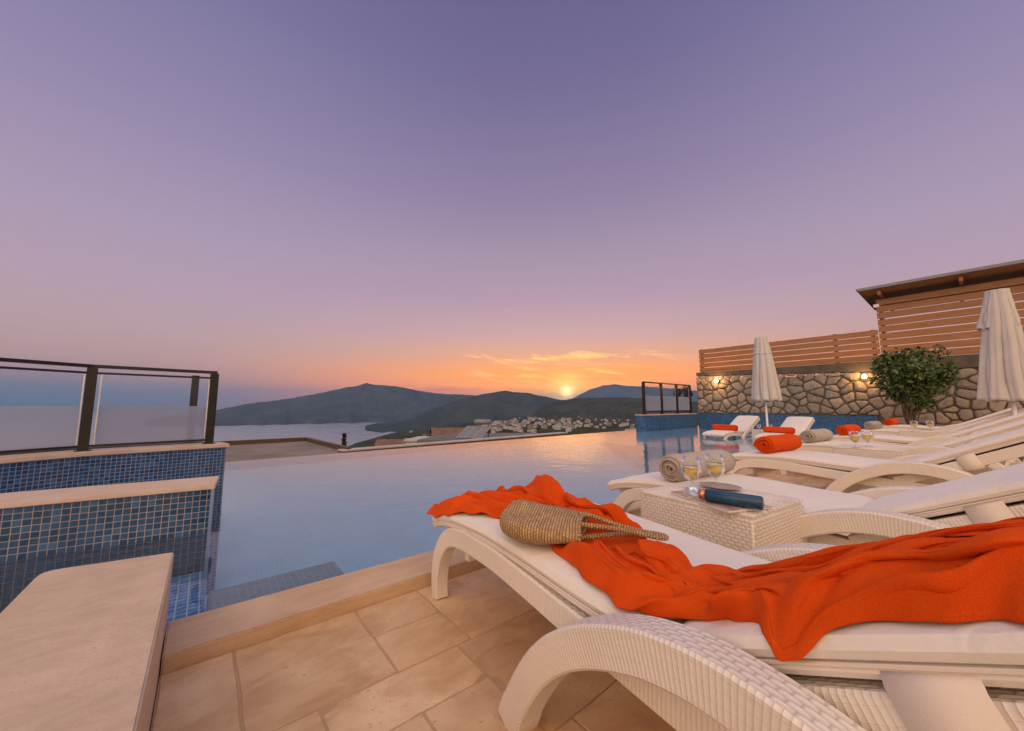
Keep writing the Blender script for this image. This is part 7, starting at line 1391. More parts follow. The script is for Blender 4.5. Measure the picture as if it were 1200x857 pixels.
    [1042,10,385,8,-2,-1,14,7,13,16,15,21,9,21,-11,3,13,-1,1,12,12,7,11,8,4,-4,-3,-4,0,2,13,11,13,5,13,0,-1,7,3,-6,2,2,2,1,0,8,-1,-3,-7,1,1,-17,-4,2,-8,-3,-1,2,2,-2,-1,-3,-1,1,-1,-1,4,1,0,1,2,-2,-6,7,-8,-4,2,-3,-1,-10,8,-6,-1,-3,-6,5,-7,2,-5,5,1,5,-2,-4,14,-6,-5,13,3,-6,-1,-8,-10,-6,-13,1,-8,0,-4,1,2,0,3,1,2,16,7,0,11,18,-11,0,13,-7,0,2,0,8,-7,4,9,0,0,-2,0,-9,-3,-1,-2,2,0,-1,1,0,1,5,1,-1,7,0,-2,6,-4,-1,7,-4,2,6,-4,2,5,-4,0,12,3,-2,9,4,-6,1,3,-6,10,8,-5,3,5,-2,3,1,-3,2,-2,0,0,-2,7,3,0,4,-1,-3,-4,-12,-1,-4,-23,-5,-1,-19,-11,5,-3,-3,12,11,-3,14,18,-12,18,10,-11,8,3,-7],
    [1051,22,384,12,-5,10,16,4,13,15,13,16,11,28,-11,6,18,5,0,5,6,4,3,6,2,-22,-12,-3,1,-4,9,26,23,0,10,2,-8,4,1,-6,3,3,6,5,1,10,-1,-3,-1,1,2,-17,-1,2,-8,-3,-3,1,3,-1,1,-2,-1,3,-1,2,2,2,-1,0,1,-2,-3,6,-5,-7,5,-7,-3,-9,6,-4,-2,1,-6,9,-10,0,-4,3,0,-3,3,-6,8,-8,-4,11,0,-3,2,-1,-10,0,-9,-4,0,-6,-2,-3,-7,-5,14,16,-1,6,9,1,4,8,-5,0,10,-4,1,0,-2,7,-4,1,7,1,0,0,2,-7,-1,0,-1,4,1,-1,-1,-2,-1,1,-1,-2,4,-1,-1,3,-1,1,6,-2,4,6,-1,2,5,-2,0,10,-8,-1,10,-4,-4,5,3,-7,9,7,-4,7,7,-1,5,2,-1,3,1,1,2,-1,7,1,-2,0,-13,-8,-4,-24,-1,-3,-22,-3,0,-3,0,6,9,-3,13,10,-6,16,11,-10,17,8,-7,8,7,-12],
    [1065,24,384,11,3,17,18,3,20,16,13,1,12,27,-3,5,18,8,-1,4,5,2,-6,-2,4,-28,0,-3,3,-3,-3,28,7,-3,10,7,-7,1,2,-6,3,-1,6,7,-1,11,0,-1,2,3,3,-14,1,3,-7,-1,-2,1,3,-4,3,-2,2,5,0,1,0,2,-3,-1,2,-2,-1,4,-3,-7,3,-5,-7,-2,-1,-3,-6,5,-4,3,-4,-3,4,-3,-1,0,0,-7,4,-2,-3,7,0,-2,1,-1,-9,1,-6,-8,4,-3,0,0,-1,-4,11,7,-5,3,5,-1,3,7,2,-1,2,-1,5,-1,-2,8,2,-2,4,3,-5,-2,1,-6,1,1,-1,5,1,0,1,-1,-2,2,-1,-2,0,-1,2,2,-1,3,6,-2,1,5,-2,3,5,-2,1,5,-3,0,6,-7,-1,4,-5,-5,8,-1,-4,8,3,-2,8,4,2,7,4,2,3,0,3,-8,-10,-2,-24,1,-3,-20,10,-3,-9,3,0,4,-4,7,11,-6,14,11,-6,17,8,-2,15,8,-9,8,5,-18],
    [1081,24,384,9,9,20,19,5,17,17,21,2,12,19,7,5,10,2,-3,4,0,0,-11,4,4,-24,1,-4,9,1,-10,22,-6,-4,8,9,-5,2,2,-5,4,0,3,5,-3,7,3,0,2,3,5,-8,0,1,-3,1,-2,1,2,-5,6,-3,2,2,2,-2,-4,3,-2,-2,3,-2,2,6,-5,-4,5,-4,-12,3,0,-6,-8,3,-2,-10,6,-2,5,-4,-1,9,-5,-5,3,2,-6,4,1,-1,3,1,-6,3,-1,-8,1,-4,-4,4,1,-3,6,4,-4,2,1,-1,0,2,4,0,-3,0,6,0,-4,6,4,-3,3,4,-3,2,2,-3,3,2,-1,5,1,-2,0,-1,-3,2,-1,1,1,-1,3,3,-2,3,4,-1,-1,2,-2,0,4,-3,4,3,0,1,4,-3,0,3,-5,-1,5,-5,-3,6,-5,-2,8,-1,1,9,-1,2,2,-2,1,-14,0,-1,-20,15,-3,-11,8,-4,0,-2,-1,5,-5,8,6,-5,14,11,-1,17,9,0,13,7,-12,8,0,-18],
    [1096,27,386,10,12,21,17,7,14,15,23,11,11,10,10,5,3,-1,-1,2,-3,-2,-4,6,1,-15,1,-4,11,1,-11,15,-12,-5,5,6,-3,1,2,-4,5,0,0,6,-2,2,4,2,3,0,4,-1,0,-1,-2,2,-4,2,-1,-3,5,-1,0,-4,6,-4,-8,6,-3,-2,7,-5,5,2,-3,-1,5,1,-11,5,5,-9,-6,0,-2,-16,5,-2,-1,0,1,11,-4,-2,6,1,-9,2,0,-3,3,2,-1,6,2,-7,2,-1,-8,1,-1,-5,4,2,0,1,1,2,-1,0,3,1,-3,0,5,-3,-6,4,1,-5,2,5,-1,6,2,-1,9,3,-2,1,0,-2,0,-1,1,6,-1,4,3,-3,5,4,-3,-1,1,0,-4,-3,0,1,4,-1,4,4,0,0,4,-2,3,6,-2,0,3,-3,-3,3,-2,-1,6,-3,1,5,-2,2,-1,0,0,-10,4,1,-10,4,-3,-8,3,-6,2,-2,0,3,-3,8,5,-3,14,12,3,16,7,-1,15,5,-15,4,-4,-15],
    [1108,29,391,11,14,20,17,11,14,14,18,17,8,7,9,4,1,0,1,-1,-2,-3,0,2,1,-2,2,-7,2,-3,-11,12,-17,-6,7,4,0,-1,3,-2,4,1,-2,6,0,2,2,2,4,-1,0,0,-1,-1,-2,1,-6,3,-1,0,0,8,-6,-9,11,-5,-9,9,-1,2,8,-1,5,-4,-2,-2,5,2,-12,6,7,-6,-6,2,1,-19,1,-1,-8,7,0,6,-5,0,11,-5,-8,1,0,-7,4,3,-1,8,2,-4,5,1,-8,0,2,-4,1,0,0,1,1,3,0,0,3,1,0,-2,4,-3,-5,3,-3,-4,1,-1,0,7,0,-2,11,3,-3,0,0,0,3,-1,1,5,-1,5,0,-4,7,3,-6,-1,0,-1,-5,0,2,-3,5,2,3,4,0,1,8,0,3,11,3,5,5,6,-2,-1,1,-3,1,-2,2,2,-1,3,-1,1,2,1,-1,1,-11,-15,-4,-6,0,-6,7,5,1,3,0,10,5,0,12,2,-2,14,-6,-5,19,-2,-11,-2,1,-11],
    [1122,33,394,7,12,20,17,15,15,15,19,21,7,6,5,3,3,1,1,-3,-2,-3,-4,-1,0,5,4,-6,-5,-2,-11,3,-14,-5,7,-9,-1,1,3,-2,3,2,-4,7,1,4,0,2,5,-1,-2,0,-3,-2,-3,1,-5,0,5,2,-9,13,-5,-10,8,-2,-6,11,-3,4,7,-2,6,0,-2,-4,9,7,-10,2,7,-1,-16,-3,3,-20,10,1,-1,2,1,8,-7,0,9,-7,-6,1,1,-10,1,3,-5,9,4,-1,6,0,-4,1,1,-4,1,2,0,1,1,1,1,2,3,3,0,-3,2,-1,-5,-1,-1,-2,2,1,1,7,-5,-1,5,-7,-4,-1,-1,2,8,-4,1,0,-1,0,-5,-3,0,4,-3,3,3,-4,3,2,-5,-4,12,5,3,4,0,-1,13,6,4,14,9,7,5,10,1,1,3,-3,2,-2,1,2,-1,3,1,-1,3,-6,-2,2,-17,-23,-5,2,1,-6,13,15,2,2,5,10,-1,-1,10,-12,-9,8,-12,-1,15,-5,-7,5,10,-17],
    [1133,45,396,7,3,20,14,11,18,14,21,14,5,5,2,4,5,2,2,5,2,-3,-5,0,-2,-2,1,-2,1,3,-9,-9,-8,-7,2,-10,-1,2,-1,-3,5,-1,-4,6,-2,5,-2,5,6,2,2,-2,-5,-3,-5,3,-10,-9,13,3,-11,9,-1,-6,7,-5,-1,12,-6,4,9,-3,3,7,3,-6,9,9,-3,-6,0,4,-28,1,4,-11,9,2,4,-4,0,12,-10,0,7,-4,-4,4,3,-9,0,5,-8,6,5,-2,3,-1,-2,3,2,-2,4,3,-2,1,3,-3,1,2,3,4,1,1,3,1,-4,-2,0,-2,1,0,1,3,-3,0,1,-3,-3,-1,-1,2,3,-8,2,0,-1,0,-2,2,-3,5,-10,0,4,-6,2,4,-3,-4,11,-3,6,14,0,1,14,10,5,2,9,5,10,8,5,11,0,2,7,2,-1,3,2,1,0,-2,2,-28,-12,4,-21,4,-4,5,-4,-6,15,2,3,10,0,11,-3,-5,10,-21,6,2,-12,3,-5,1,-17,2,-1,-19],
    [1147,50,399,6,5,19,10,8,16,10,5,10,3,0,1,5,5,0,5,15,2,0,11,5,-4,-3,2,-3,0,3,-7,-12,-3,-7,-6,-6,-3,2,0,-2,4,-1,-4,3,-6,6,-1,5,5,5,1,-4,-1,-4,-7,2,-8,-13,15,-5,-6,10,-4,-4,7,-5,-2,7,-4,2,10,-2,1,14,10,-1,7,8,1,-19,-11,4,-29,12,6,0,-2,3,10,-4,0,12,-3,0,2,-2,-4,5,0,-9,3,4,-9,5,5,-4,3,1,-2,6,5,-2,5,3,-1,1,2,-3,-1,2,1,4,2,4,5,1,-1,-1,0,-4,-2,0,2,1,-2,1,0,-1,-2,0,-1,-1,-3,-4,3,-1,-2,0,1,-1,-2,3,-7,-4,6,-6,-4,4,-5,-2,6,-3,12,16,6,9,4,9,7,3,3,0,23,0,3,14,5,5,-1,1,2,-2,-1,1,0,-1,-1,-24,-12,4,-28,19,-1,2,-4,-5,15,-11,3,17,-1,12,4,9,10,-8,3,-1,-22,-3,-15,-2,-17,-3,-3,-20],
    [1159,51,404,7,6,17,8,10,14,6,-3,10,2,12,0,4,7,2,6,1,-4,2,6,3,-5,11,7,-3,-3,3,-4,-6,1,-9,-11,-3,-3,-1,0,0,2,0,-4,-2,-5,3,-1,2,1,5,-1,-4,2,-5,-8,9,-10,-10,16,-13,-3,13,-9,-4,8,-3,-4,-1,4,-1,7,2,6,16,12,3,2,5,2,-31,-13,4,-18,14,6,13,-3,3,13,3,0,9,7,0,-2,-3,-4,3,-3,-8,6,-1,-10,7,1,-4,5,1,-4,6,5,-1,5,3,-1,0,1,-2,-1,1,0,0,1,4,3,1,1,-2,-1,-1,-1,0,1,0,-2,1,1,-1,-2,-1,0,-2,-1,-1,1,0,-2,-2,4,-3,0,8,-5,-2,10,-3,-6,2,-4,1,5,3,19,0,14,11,3,-1,6,16,4,1,10,2,-1,1,3,4,-7,1,5,-4,0,2,3,1,-2,3,-8,3,-25,1,1,4,-4,-3,14,0,4,11,8,13,4,10,8,0,-2,-6,-27,-19,-20,-9,-14,-7,-2,-20],
    [1172,52,408,5,3,17,7,13,9,5,7,6,0,17,5,1,8,5,5,-7,-4,2,-26,-4,-5,10,-2,-2,25,15,-1,-8,3,-7,-5,-1,-6,-7,0,2,1,1,-2,-1,-3,-1,-1,-2,0,1,-1,-4,3,-5,-12,12,-12,-6,13,-12,0,12,-8,-4,10,-5,-5,-3,0,2,8,10,8,14,17,4,-7,1,3,-35,-4,6,-2,4,4,16,3,0,7,2,1,9,4,0,-1,-1,-4,3,-1,-9,9,1,-10,8,-4,-4,4,-2,0,2,1,-2,2,2,-2,2,1,-1,0,1,2,-2,0,3,-2,0,0,-3,0,1,-1,-1,3,-3,-3,-1,1,-1,-5,8,3,1,5,-2,-1,3,-2,-7,11,-1,3,11,1,3,7,3,-5,-1,1,4,-7,6,23,1,3,12,29,-1,7,9,13,0,0,2,-1,-12,2,3,-10,0,4,0,0,1,11,1,-1,6,-16,3,-24,-16,0,13,8,-1,13,11,6,-1,11,15,-13,7,5,-4,0,-10,-11,-30,-24,-12,-16,-10,-1,-19],
    [1190,55,414,2,-6,16,2,0,11,1,3,3,0,15,-6,1,20,3,2,8,5,1,-17,-9,-4,-22,7,-6,39,6,5,2,8,-5,-3,1,-7,-6,0,0,-2,1,2,1,-1,-1,0,-2,1,0,-2,-7,4,-7,-15,8,-11,-5,8,-9,2,8,-5,-4,8,-5,-4,1,-3,7,13,15,10,7,17,5,-12,-6,5,-27,4,7,17,2,0,2,1,-3,-1,0,0,12,0,1,5,2,-5,2,2,-10,5,0,-8,5,-1,-3,2,-1,0,-3,0,0,-2,-5,-1,0,-1,1,2,5,3,-2,5,3,-6,-1,0,1,-6,1,1,-3,4,-2,0,-4,13,-6,-8,10,1,2,0,-5,0,16,-1,-7,15,8,2,7,4,4,3,3,-1,-3,4,12,-12,4,25,8,-12,11,26,22,7,-5,11,-1,2,-1,-2,-1,3,3,-7,0,2,-2,-3,0,1,2,-2,3,-15,5,-18,-4,-1,13,7,0,4,4,10,-11,11,17,-17,11,2,-1,1,-15,9,-26,-26,-12,-32,-12,0,-19],
    [1205,65,420,1,-17,18,-3,-16,16,-2,-4,5,2,9,-7,0,21,-10,1,23,2,1,8,6,-4,-14,-12,-9,12,8,7,8,12,-1,-6,3,-7,6,-1,-3,-4,1,2,-3,0,1,0,-1,2,0,-3,-6,11,-7,-14,5,-12,-5,1,-4,0,7,-2,-3,5,-1,0,6,-1,10,15,14,10,5,10,4,-14,-6,4,-14,-3,8,14,6,0,-3,1,-5,5,1,-3,8,1,-1,3,2,-4,-4,3,-9,-2,-1,-5,1,-1,-2,0,-2,0,1,-5,-1,4,-5,1,0,1,4,-6,7,4,-5,7,2,2,-3,1,11,-7,2,8,-5,1,8,0,-7,7,-1,-3,10,1,4,-4,1,-3,7,-1,-6,10,0,2,3,6,0,0,2,11,-13,3,22,-10,2,17,23,8,9,10,22,7,-4,9,0,-1,1,-4,-2,-4,2,-5,-4,1,3,-7,-3,0,5,-6,11,-3,4,-8,-4,5,4,9,3,-5,4,15,-11,6,17,-7,4,-2,0,-2,-19,15,-17,-31,-11,-41,-11,-3,-19],
    [1217,67,427,2,-10,14,-4,-25,20,-5,-11,9,0,6,-7,0,19,-13,-2,22,-4,3,16,13,-4,4,-2,-6,0,-4,8,-6,13,-1,-3,1,-6,13,-4,-6,1,-1,0,-6,1,2,-3,-2,3,-2,-2,-5,13,-7,-9,15,-12,-2,3,-2,-3,8,3,-2,5,0,5,8,4,10,4,12,8,0,2,4,-15,-7,3,-1,2,2,4,3,-1,-1,-1,-5,9,2,-2,5,5,-4,-5,2,-2,-6,-1,-6,-1,-3,-4,5,-4,-1,6,-8,0,16,-5,0,9,1,2,0,4,8,-16,5,5,-11,8,1,10,-1,2,14,3,4,5,4,-2,1,2,-11,5,-6,-3,3,-1,5,-4,3,-4,2,-3,-6,5,-5,7,-10,4,8,-8,6,16,-8,7,24,22,0,12,23,26,7,-1,10,4,3,4,1,-6,0,-4,-9,-7,-1,-2,-6,1,0,-2,-5,8,5,-2,10,0,6,-2,0,7,-3,7,6,-10,2,10,-5,0,13,4,2,-3,-2,-2,-23,10,-14,-34,-8,-47,-12,-6,-20],
    [1229,57,432,3,-3,17,-3,-12,16,-8,-15,14,-3,0,-3,2,5,-10,-1,20,-11,0,20,7,-3,5,1,0,10,8,7,-16,9,-2,4,0,-7,12,-8,-6,1,-5,-2,-6,1,-1,-5,-4,3,-2,-2,-1,9,-5,-6,20,-14,0,6,-4,-3,12,5,0,6,2,9,5,9,10,-5,12,6,-3,1,2,-4,0,0,2,3,-4,-2,-5,-3,-1,-5,-3,7,1,-1,2,6,-1,-5,2,0,3,-3,-6,8,-6,-3,10,-4,1,6,-4,1,14,8,0,3,5,4,-2,5,10,-5,0,6,-5,1,1,5,7,3,-1,6,4,-4,3,-3,-5,-1,-14,5,-6,-6,-1,-4,3,-1,0,-1,0,-2,-4,8,-6,8,-5,4,18,-11,13,23,8,4,19,36,15,10,8,18,7,-7,6,-1,9,-1,-4,-7,0,-2,-12,-4,1,-3,-6,-2,1,1,-5,14,1,3,7,0,9,-1,2,7,-10,7,5,-9,4,6,1,0,8,7,-7,-4,-1,-3,-24,4,-14,-38,-6,-44,-15,-10,-26],
    [1242,46,438,1,3,22,0,-8,14,-7,-6,12,-8,8,-1,0,-9,-3,2,0,-8,-2,16,-6,1,26,5,6,12,15,5,-7,3,-2,6,-1,-8,-10,-14,-7,1,-2,-4,3,5,-4,-10,-5,0,0,-5,3,4,-3,-2,12,-10,2,7,-5,-1,13,-1,1,8,6,11,5,13,9,-3,12,1,0,2,-3,1,0,-3,-2,0,-5,0,-6,-2,2,-3,-1,0,0,0,-1,1,3,-1,0,4,16,-5,-7,20,0,-1,7,1,3,2,2,1,2,5,0,-8,5,5,-4,4,14,9,3,6,4,0,2,-3,6,2,-10,7,3,-4,2,-5,-4,-4,-13,1,-6,-7,4,-8,-2,5,-4,5,4,-2,3,11,-4,9,-2,4,20,-14,18,24,18,6,13,28,22,7,2,11,7,-7,9,-3,1,-2,-7,-7,-4,-1,-8,-3,2,0,-1,-4,9,-3,-5,12,-4,4,0,0,9,-6,8,9,-7,7,5,-4,3,3,2,2,5,6,-15,-6,1,-8,-24,-1,-11,-40,-5,-41,-17,-11,-29],
    [1260,46,447,-3,2,22,-2,-5,14,-2,1,4,-8,0,3,-5,10,2,0,-13,-2,5,17,-13,6,34,17,4,-1,5,-2,-1,-6,0,-16,-5,-5,-18,-1,-7,16,-1,-5,17,4,-8,-14,-3,-3,-5,-9,4,6,-4,3,6,-4,3,4,-2,-1,11,-5,2,12,7,12,9,14,8,-1,9,-2,-2,2,-3,-5,0,-1,-6,-1,-3,-1,-5,1,-1,0,1,1,1,-3,7,-7,1,18,-10,5,23,5,-4,13,7,-4,0,2,4,-8,4,4,-10,5,1,-2,1,7,1,5,16,8,8,6,7,0,2,-4,4,2,-8,2,-4,-3,-1,-10,0,-4,-4,3,-6,-5,12,-13,-5,14,-8,3,9,12,10,1,3,12,-16,1,22,-13,11,22,22,7,7,21,21,3,1,15,2,-1,1,0,-4,4,-5,-8,-4,-1,-4,-7,0,3,3,-5,11,-3,-3,4,-13,2,1,7,8,-4,11,10,-7,6,6,-2,2,1,0,1,1,4,-10,-7,1,-15,-23,-2,-11,-40,-5,-43,-17,-13,-30],
    [1279,42,454,-5,0,23,-6,5,16,2,6,-2,-4,-1,1,-5,-5,9,-1,-4,-4,8,40,3,7,4,7,-2,9,1,-5,-37,-14,0,-7,5,-2,12,-3,-4,23,0,-5,9,5,-10,-6,-2,-7,-13,-9,2,3,-7,4,6,-4,4,4,1,0,10,-4,2,12,5,13,6,10,6,5,9,2,-5,4,-2,-6,1,-3,-1,0,0,-12,0,4,-2,-1,1,1,-4,-6,21,-14,0,26,-3,7,12,12,-3,2,5,-5,-3,1,6,-10,7,6,-1,0,5,5,-1,8,0,4,14,-6,11,5,2,6,-2,-3,-1,3,-2,-4,-6,6,-8,-14,1,1,-4,8,-6,0,10,-9,1,5,0,2,13,9,9,5,9,17,-20,-1,23,-17,7,14,24,14,4,18,19,4,1,7,-5,2,-3,-4,-2,1,-1,-7,1,3,-2,-1,-2,6,-1,-6,5,-12,-1,-4,-10,2,2,4,7,1,10,6,-1,6,5,-3,4,2,-2,2,-1,1,-1,-9,1,-10,-23,-1,-18,-37,-6,-45,-15,-14,-32],
    [1289,24,460,-2,13,25,-4,4,18,-1,9,1,1,18,-7,-2,-19,7,0,10,-6,10,19,12,3,-2,4,-4,5,-7,-2,-26,-1,-4,-15,9,-2,11,-7,0,31,-7,-4,12,9,-13,1,-2,-9,-12,-8,1,-1,-6,3,6,-3,4,10,-3,2,9,0,2,11,8,13,2,7,9,4,7,3,-4,7,1,-7,1,-3,-1,0,0,-13,-4,4,-3,-3,-2,4,-9,-9,22,-9,3,23,4,9,6,12,-3,3,5,-5,3,-3,4,-8,6,6,-6,-1,12,3,-2,10,2,8,12,-14,14,7,-3,5,-4,1,-3,0,-2,1,-6,9,-5,-16,10,-12,-3,10,-5,3,0,0,3,-1,1,1,12,0,9,6,1,18,-14,3,22,-11,13,9,20,24,0,16,12,2,6,4,-4,1,-1,-4,-1,-3,1,-4,0,2,2,-1,-4,2,-3,-6,-7,-12,-1,1,-1,2,7,7,6,1,6,5,-1,3,2,0,1,4,-1,3,-1,-2,0,-10,0,-7,-26,1,-23,-33,-10,-47,-13,-13,-31],
    [1300,3,459,-4,27,30,-1,0,20,-3,7,2,6,23,-5,2,6,6,2,2,2,9,-4,9,2,3,4,-6,-17,-18,2,3,1,-4,-10,7,-5,12,-3,-1,26,3,-4,5,2,-14,3,-5,-9,-7,-7,1,-1,-4,3,4,-2,3,16,-5,4,11,4,2,11,10,12,2,6,12,-2,4,4,-4,4,0,-6,2,1,-4,0,1,-7,-2,3,0,-3,-7,3,-9,-10,7,-8,4,18,3,7,10,10,1,6,4,-6,4,-1,3,-4,4,16,-12,7,14,-3,8,9,3,3,8,-7,11,7,2,11,-4,4,-2,-4,-8,-5,-9,8,-11,-13,18,-15,1,4,-4,3,-9,6,4,-3,3,2,10,-7,8,4,-3,16,-8,14,19,2,15,6,17,10,-2,11,8,-2,7,6,-2,4,1,-1,5,1,1,0,-1,0,-3,-2,-5,-8,-7,-6,-12,-13,-1,0,-2,4,11,11,4,7,7,5,4,4,1,-1,1,2,2,2,-1,-1,1,-13,-4,-9,-27,1,-25,-28,-12,-47,-10,-13,-28],
    [1317,-9,452,-7,22,27,-3,6,11,-4,-2,-2,6,23,16,8,22,22,4,0,5,4,-3,4,3,-2,2,-7,-47,-54,1,11,9,1,22,27,-3,16,7,-2,12,7,-8,0,-7,-14,5,-8,-6,0,-7,2,-3,-2,4,-1,-1,0,13,-3,2,16,-2,4,17,12,11,4,8,15,-6,4,7,-6,3,-1,-3,-1,1,-2,0,5,-2,4,0,7,0,-12,1,-7,-13,1,-9,2,14,0,8,7,9,5,5,4,1,2,1,8,0,8,15,-10,14,13,-6,7,6,3,0,6,1,9,4,10,10,-4,5,-1,-7,-15,-8,-11,3,-17,-7,25,-20,2,-5,0,2,-12,9,4,-7,5,5,5,-2,8,6,6,15,-2,18,12,8,11,6,15,-7,-2,5,-2,-2,9,5,-1,10,6,1,11,5,-1,-4,-3,-4,-13,-10,-5,-14,-10,-6,-13,-5,-1,0,-3,4,14,3,3,11,12,6,10,8,1,0,1,0,5,3,-1,5,4,-15,-7,-10,-28,-2,-28,-22,-16,-46,-9,-12,-23],
    [1322,-14,444,-5,13,20,1,1,1,-2,-6,-11,3,23,34,13,26,46,5,-2,8,-1,10,2,2,-25,-38,-4,-34,-46,1,26,35,3,32,46,0,7,5,-5,-3,-3,-12,2,-11,-11,7,-12,-1,8,-7,4,-6,1,4,3,-1,-2,21,-10,-1,11,7,6,11,11,14,1,11,15,-7,8,7,-6,4,0,-2,-3,0,1,2,5,2,3,-4,13,-6,-15,2,-5,-12,5,-6,1,9,2,8,2,4,4,6,4,6,2,7,19,8,16,11,-11,13,9,-4,4,7,7,3,4,10,5,1,5,2,-5,-2,-2,-10,-19,-7,-8,2,-19,-3,20,-19,-2,-11,7,2,-6,4,6,-5,8,6,-1,10,11,7,10,12,8,11,5,5,3,2,7,-4,3,8,-8,2,8,-10,0,12,8,-2,7,1,-4,-13,-5,-6,-18,0,-6,-13,2,-4,-7,0,1,5,-4,3,13,-9,3,12,0,5,13,10,1,1,1,1,11,9,-4,7,6,-17,-10,-10,-26,-4,-28,-17,-16,-42,-13,-9,-28],
    [1332,-16,444,-5,8,13,1,1,2,1,-11,-20,1,25,44,14,30,60,9,-7,5,-1,18,5,0,-19,-23,-2,-9,2,1,32,18,4,6,7,-4,-6,-2,-10,-3,-6,-10,-3,-12,-6,4,-8,1,14,-7,3,13,-7,5,15,13,1,9,3,-1,1,1,8,2,8,16,-3,11,12,-5,5,3,-5,3,1,-2,2,3,2,-1,3,8,-3,-10,13,-8,-14,3,-8,-7,15,-2,1,9,5,9,3,-1,6,6,9,5,-2,15,21,15,11,12,-8,9,3,-3,1,9,16,3,2,5,2,-1,-3,0,-7,-10,-1,-11,-19,-4,-4,5,-11,-1,8,-10,-4,-17,7,2,1,2,6,2,8,9,6,7,13,11,6,9,6,6,2,1,3,-1,2,-3,3,6,-7,5,3,-1,-1,4,-10,-5,-2,-5,-8,-13,16,-6,-9,0,-4,-3,-2,-1,-1,-1,0,3,-3,3,7,-5,3,13,-17,3,14,8,3,1,3,2,18,11,-5,9,7,-16,-12,-6,-25,-10,-28,-18,-10,-39,-17,-7,-36],
    [1347,-14,456,-7,9,13,-1,-4,-7,1,-6,-12,6,33,56,13,28,48,9,-6,6,1,19,2,-1,-4,-6,1,7,5,-1,6,5,3,-7,0,-7,-16,-7,-12,-7,-7,-7,3,-9,-1,2,-2,0,2,-1,0,6,-3,6,20,-8,3,9,10,3,5,5,10,13,10,16,4,8,9,-6,8,1,-5,4,1,-5,1,6,-1,1,-2,9,-7,-13,9,-10,-13,7,-8,-2,23,-10,2,14,8,6,6,9,9,6,7,8,5,11,15,8,10,8,-8,5,3,-6,6,7,8,0,2,0,4,-5,2,-3,-6,-7,-1,-6,-11,1,0,3,-3,-1,-2,-1,-6,-8,-3,2,2,0,8,7,4,10,7,3,14,7,5,8,4,8,0,1,2,-1,0,0,3,1,-1,3,1,-4,-2,0,-3,-7,-3,2,-10,-6,-1,-7,-4,-5,-2,-2,-2,0,0,1,1,2,-2,2,5,-5,3,11,-19,2,10,3,2,0,3,5,20,11,-3,15,8,-20,-10,-4,-30,-17,-30,-18,-6,-37,-12,-5,-36],
    [1352,-16,455,-5,11,18,-3,-1,-3,3,-3,-8,17,41,62,12,33,42,8,4,8,2,-5,-6,-2,-7,-10,2,21,15,-1,3,4,-1,-16,1,-8,-20,-7,-10,-2,-14,-4,3,-6,0,-6,3,-1,-1,0,2,2,-1,6,15,-2,3,7,0,5,15,0,11,24,14,16,8,16,8,-8,8,-1,-4,-1,1,-7,-1,6,-2,0,-7,0,-9,-16,4,-8,-11,17,-13,2,15,-10,5,9,-1,3,11,10,6,9,12,15,6,17,10,8,11,8,-4,3,4,-1,6,3,0,2,1,0,3,-6,1,-4,-5,0,-3,-1,-3,3,-1,0,0,-4,-2,-5,-5,1,-7,2,3,-2,8,1,3,11,0,8,15,5,10,5,2,4,-2,1,-1,3,5,2,6,2,3,0,-3,-3,-5,-1,-4,-8,-2,0,-11,-4,-5,-9,-5,-8,-3,-1,-2,2,0,4,2,3,1,1,2,-5,2,6,-8,3,8,-10,3,5,2,5,22,11,-7,18,7,-28,-16,-7,-28,-16,-28,-14,-4,-36,-4,0,-33],
    [1365,-9,474,-9,8,8,-9,1,-2,13,0,6,22,47,66,10,33,21,9,-2,-2,4,-24,3,-1,7,-9,0,30,20,-2,-4,5,-5,-18,-1,-8,-15,-9,-7,2,-12,-1,-2,1,0,1,5,0,3,0,2,-7,0,4,5,0,5,16,-4,8,23,1,11,19,14,13,5,14,8,-7,6,-2,-4,-1,1,-6,-2,6,-1,0,-12,-10,-13,-18,-1,-11,-7,16,-15,3,7,-4,7,4,1,6,14,8,5,6,9,14,15,21,11,11,13,6,1,2,2,3,2,3,3,3,-1,-2,0,-6,-5,-3,-3,1,-3,-1,3,1,-3,0,-2,-9,-4,-10,-4,3,-2,5,-1,3,8,-2,5,11,-1,6,14,4,9,6,2,4,-2,7,-2,1,6,-2,7,3,2,-1,-2,-1,-9,-3,-3,-8,-3,-3,-9,-7,-6,-9,-5,-9,-4,1,-2,0,2,5,3,2,4,3,1,0,2,1,-2,6,8,-8,2,22,-8,0,29,11,-11,7,4,-30,-22,-13,-24,-14,-24,-8,-5,-31,-3,4,-35],
    [1377,7,500,-5,3,6,-7,3,18,17,-1,-1,25,45,61,7,35,7,7,-6,-4,3,-8,5,1,7,0,-2,4,10,-3,-12,0,-6,-8,-5,-7,-1,-10,-2,0,-2,0,2,7,2,9,3,0,-7,-2,0,-7,-4,3,5,-3,7,24,-10,11,28,19,12,8,13,6,1,5,5,-4,3,4,-5,1,0,-5,-1,-2,-4,-3,-14,-12,-12,-14,-6,-18,-3,6,-6,4,4,-1,7,11,4,10,19,9,7,11,7,12,26,15,9,9,8,-1,-6,0,-3,-10,-4,3,10,4,4,9,3,-2,-9,2,-2,-10,2,-2,0,-1,-6,0,-5,-9,3,-9,-3,-1,-2,8,7,4,7,1,4,9,-7,8,11,-3,9,4,6,0,1,12,-3,2,5,-3,1,-2,1,-6,-3,-3,-8,-3,-4,-6,-8,1,-6,-8,-2,-8,1,-7,-4,7,-3,-2,0,-1,0,1,0,5,2,-3,2,14,-8,10,3,8,2,32,-4,-2,28,8,-16,-9,-2,-27,-25,-11,-20,-13,-19,-9,-1,-32,0,6,-35],
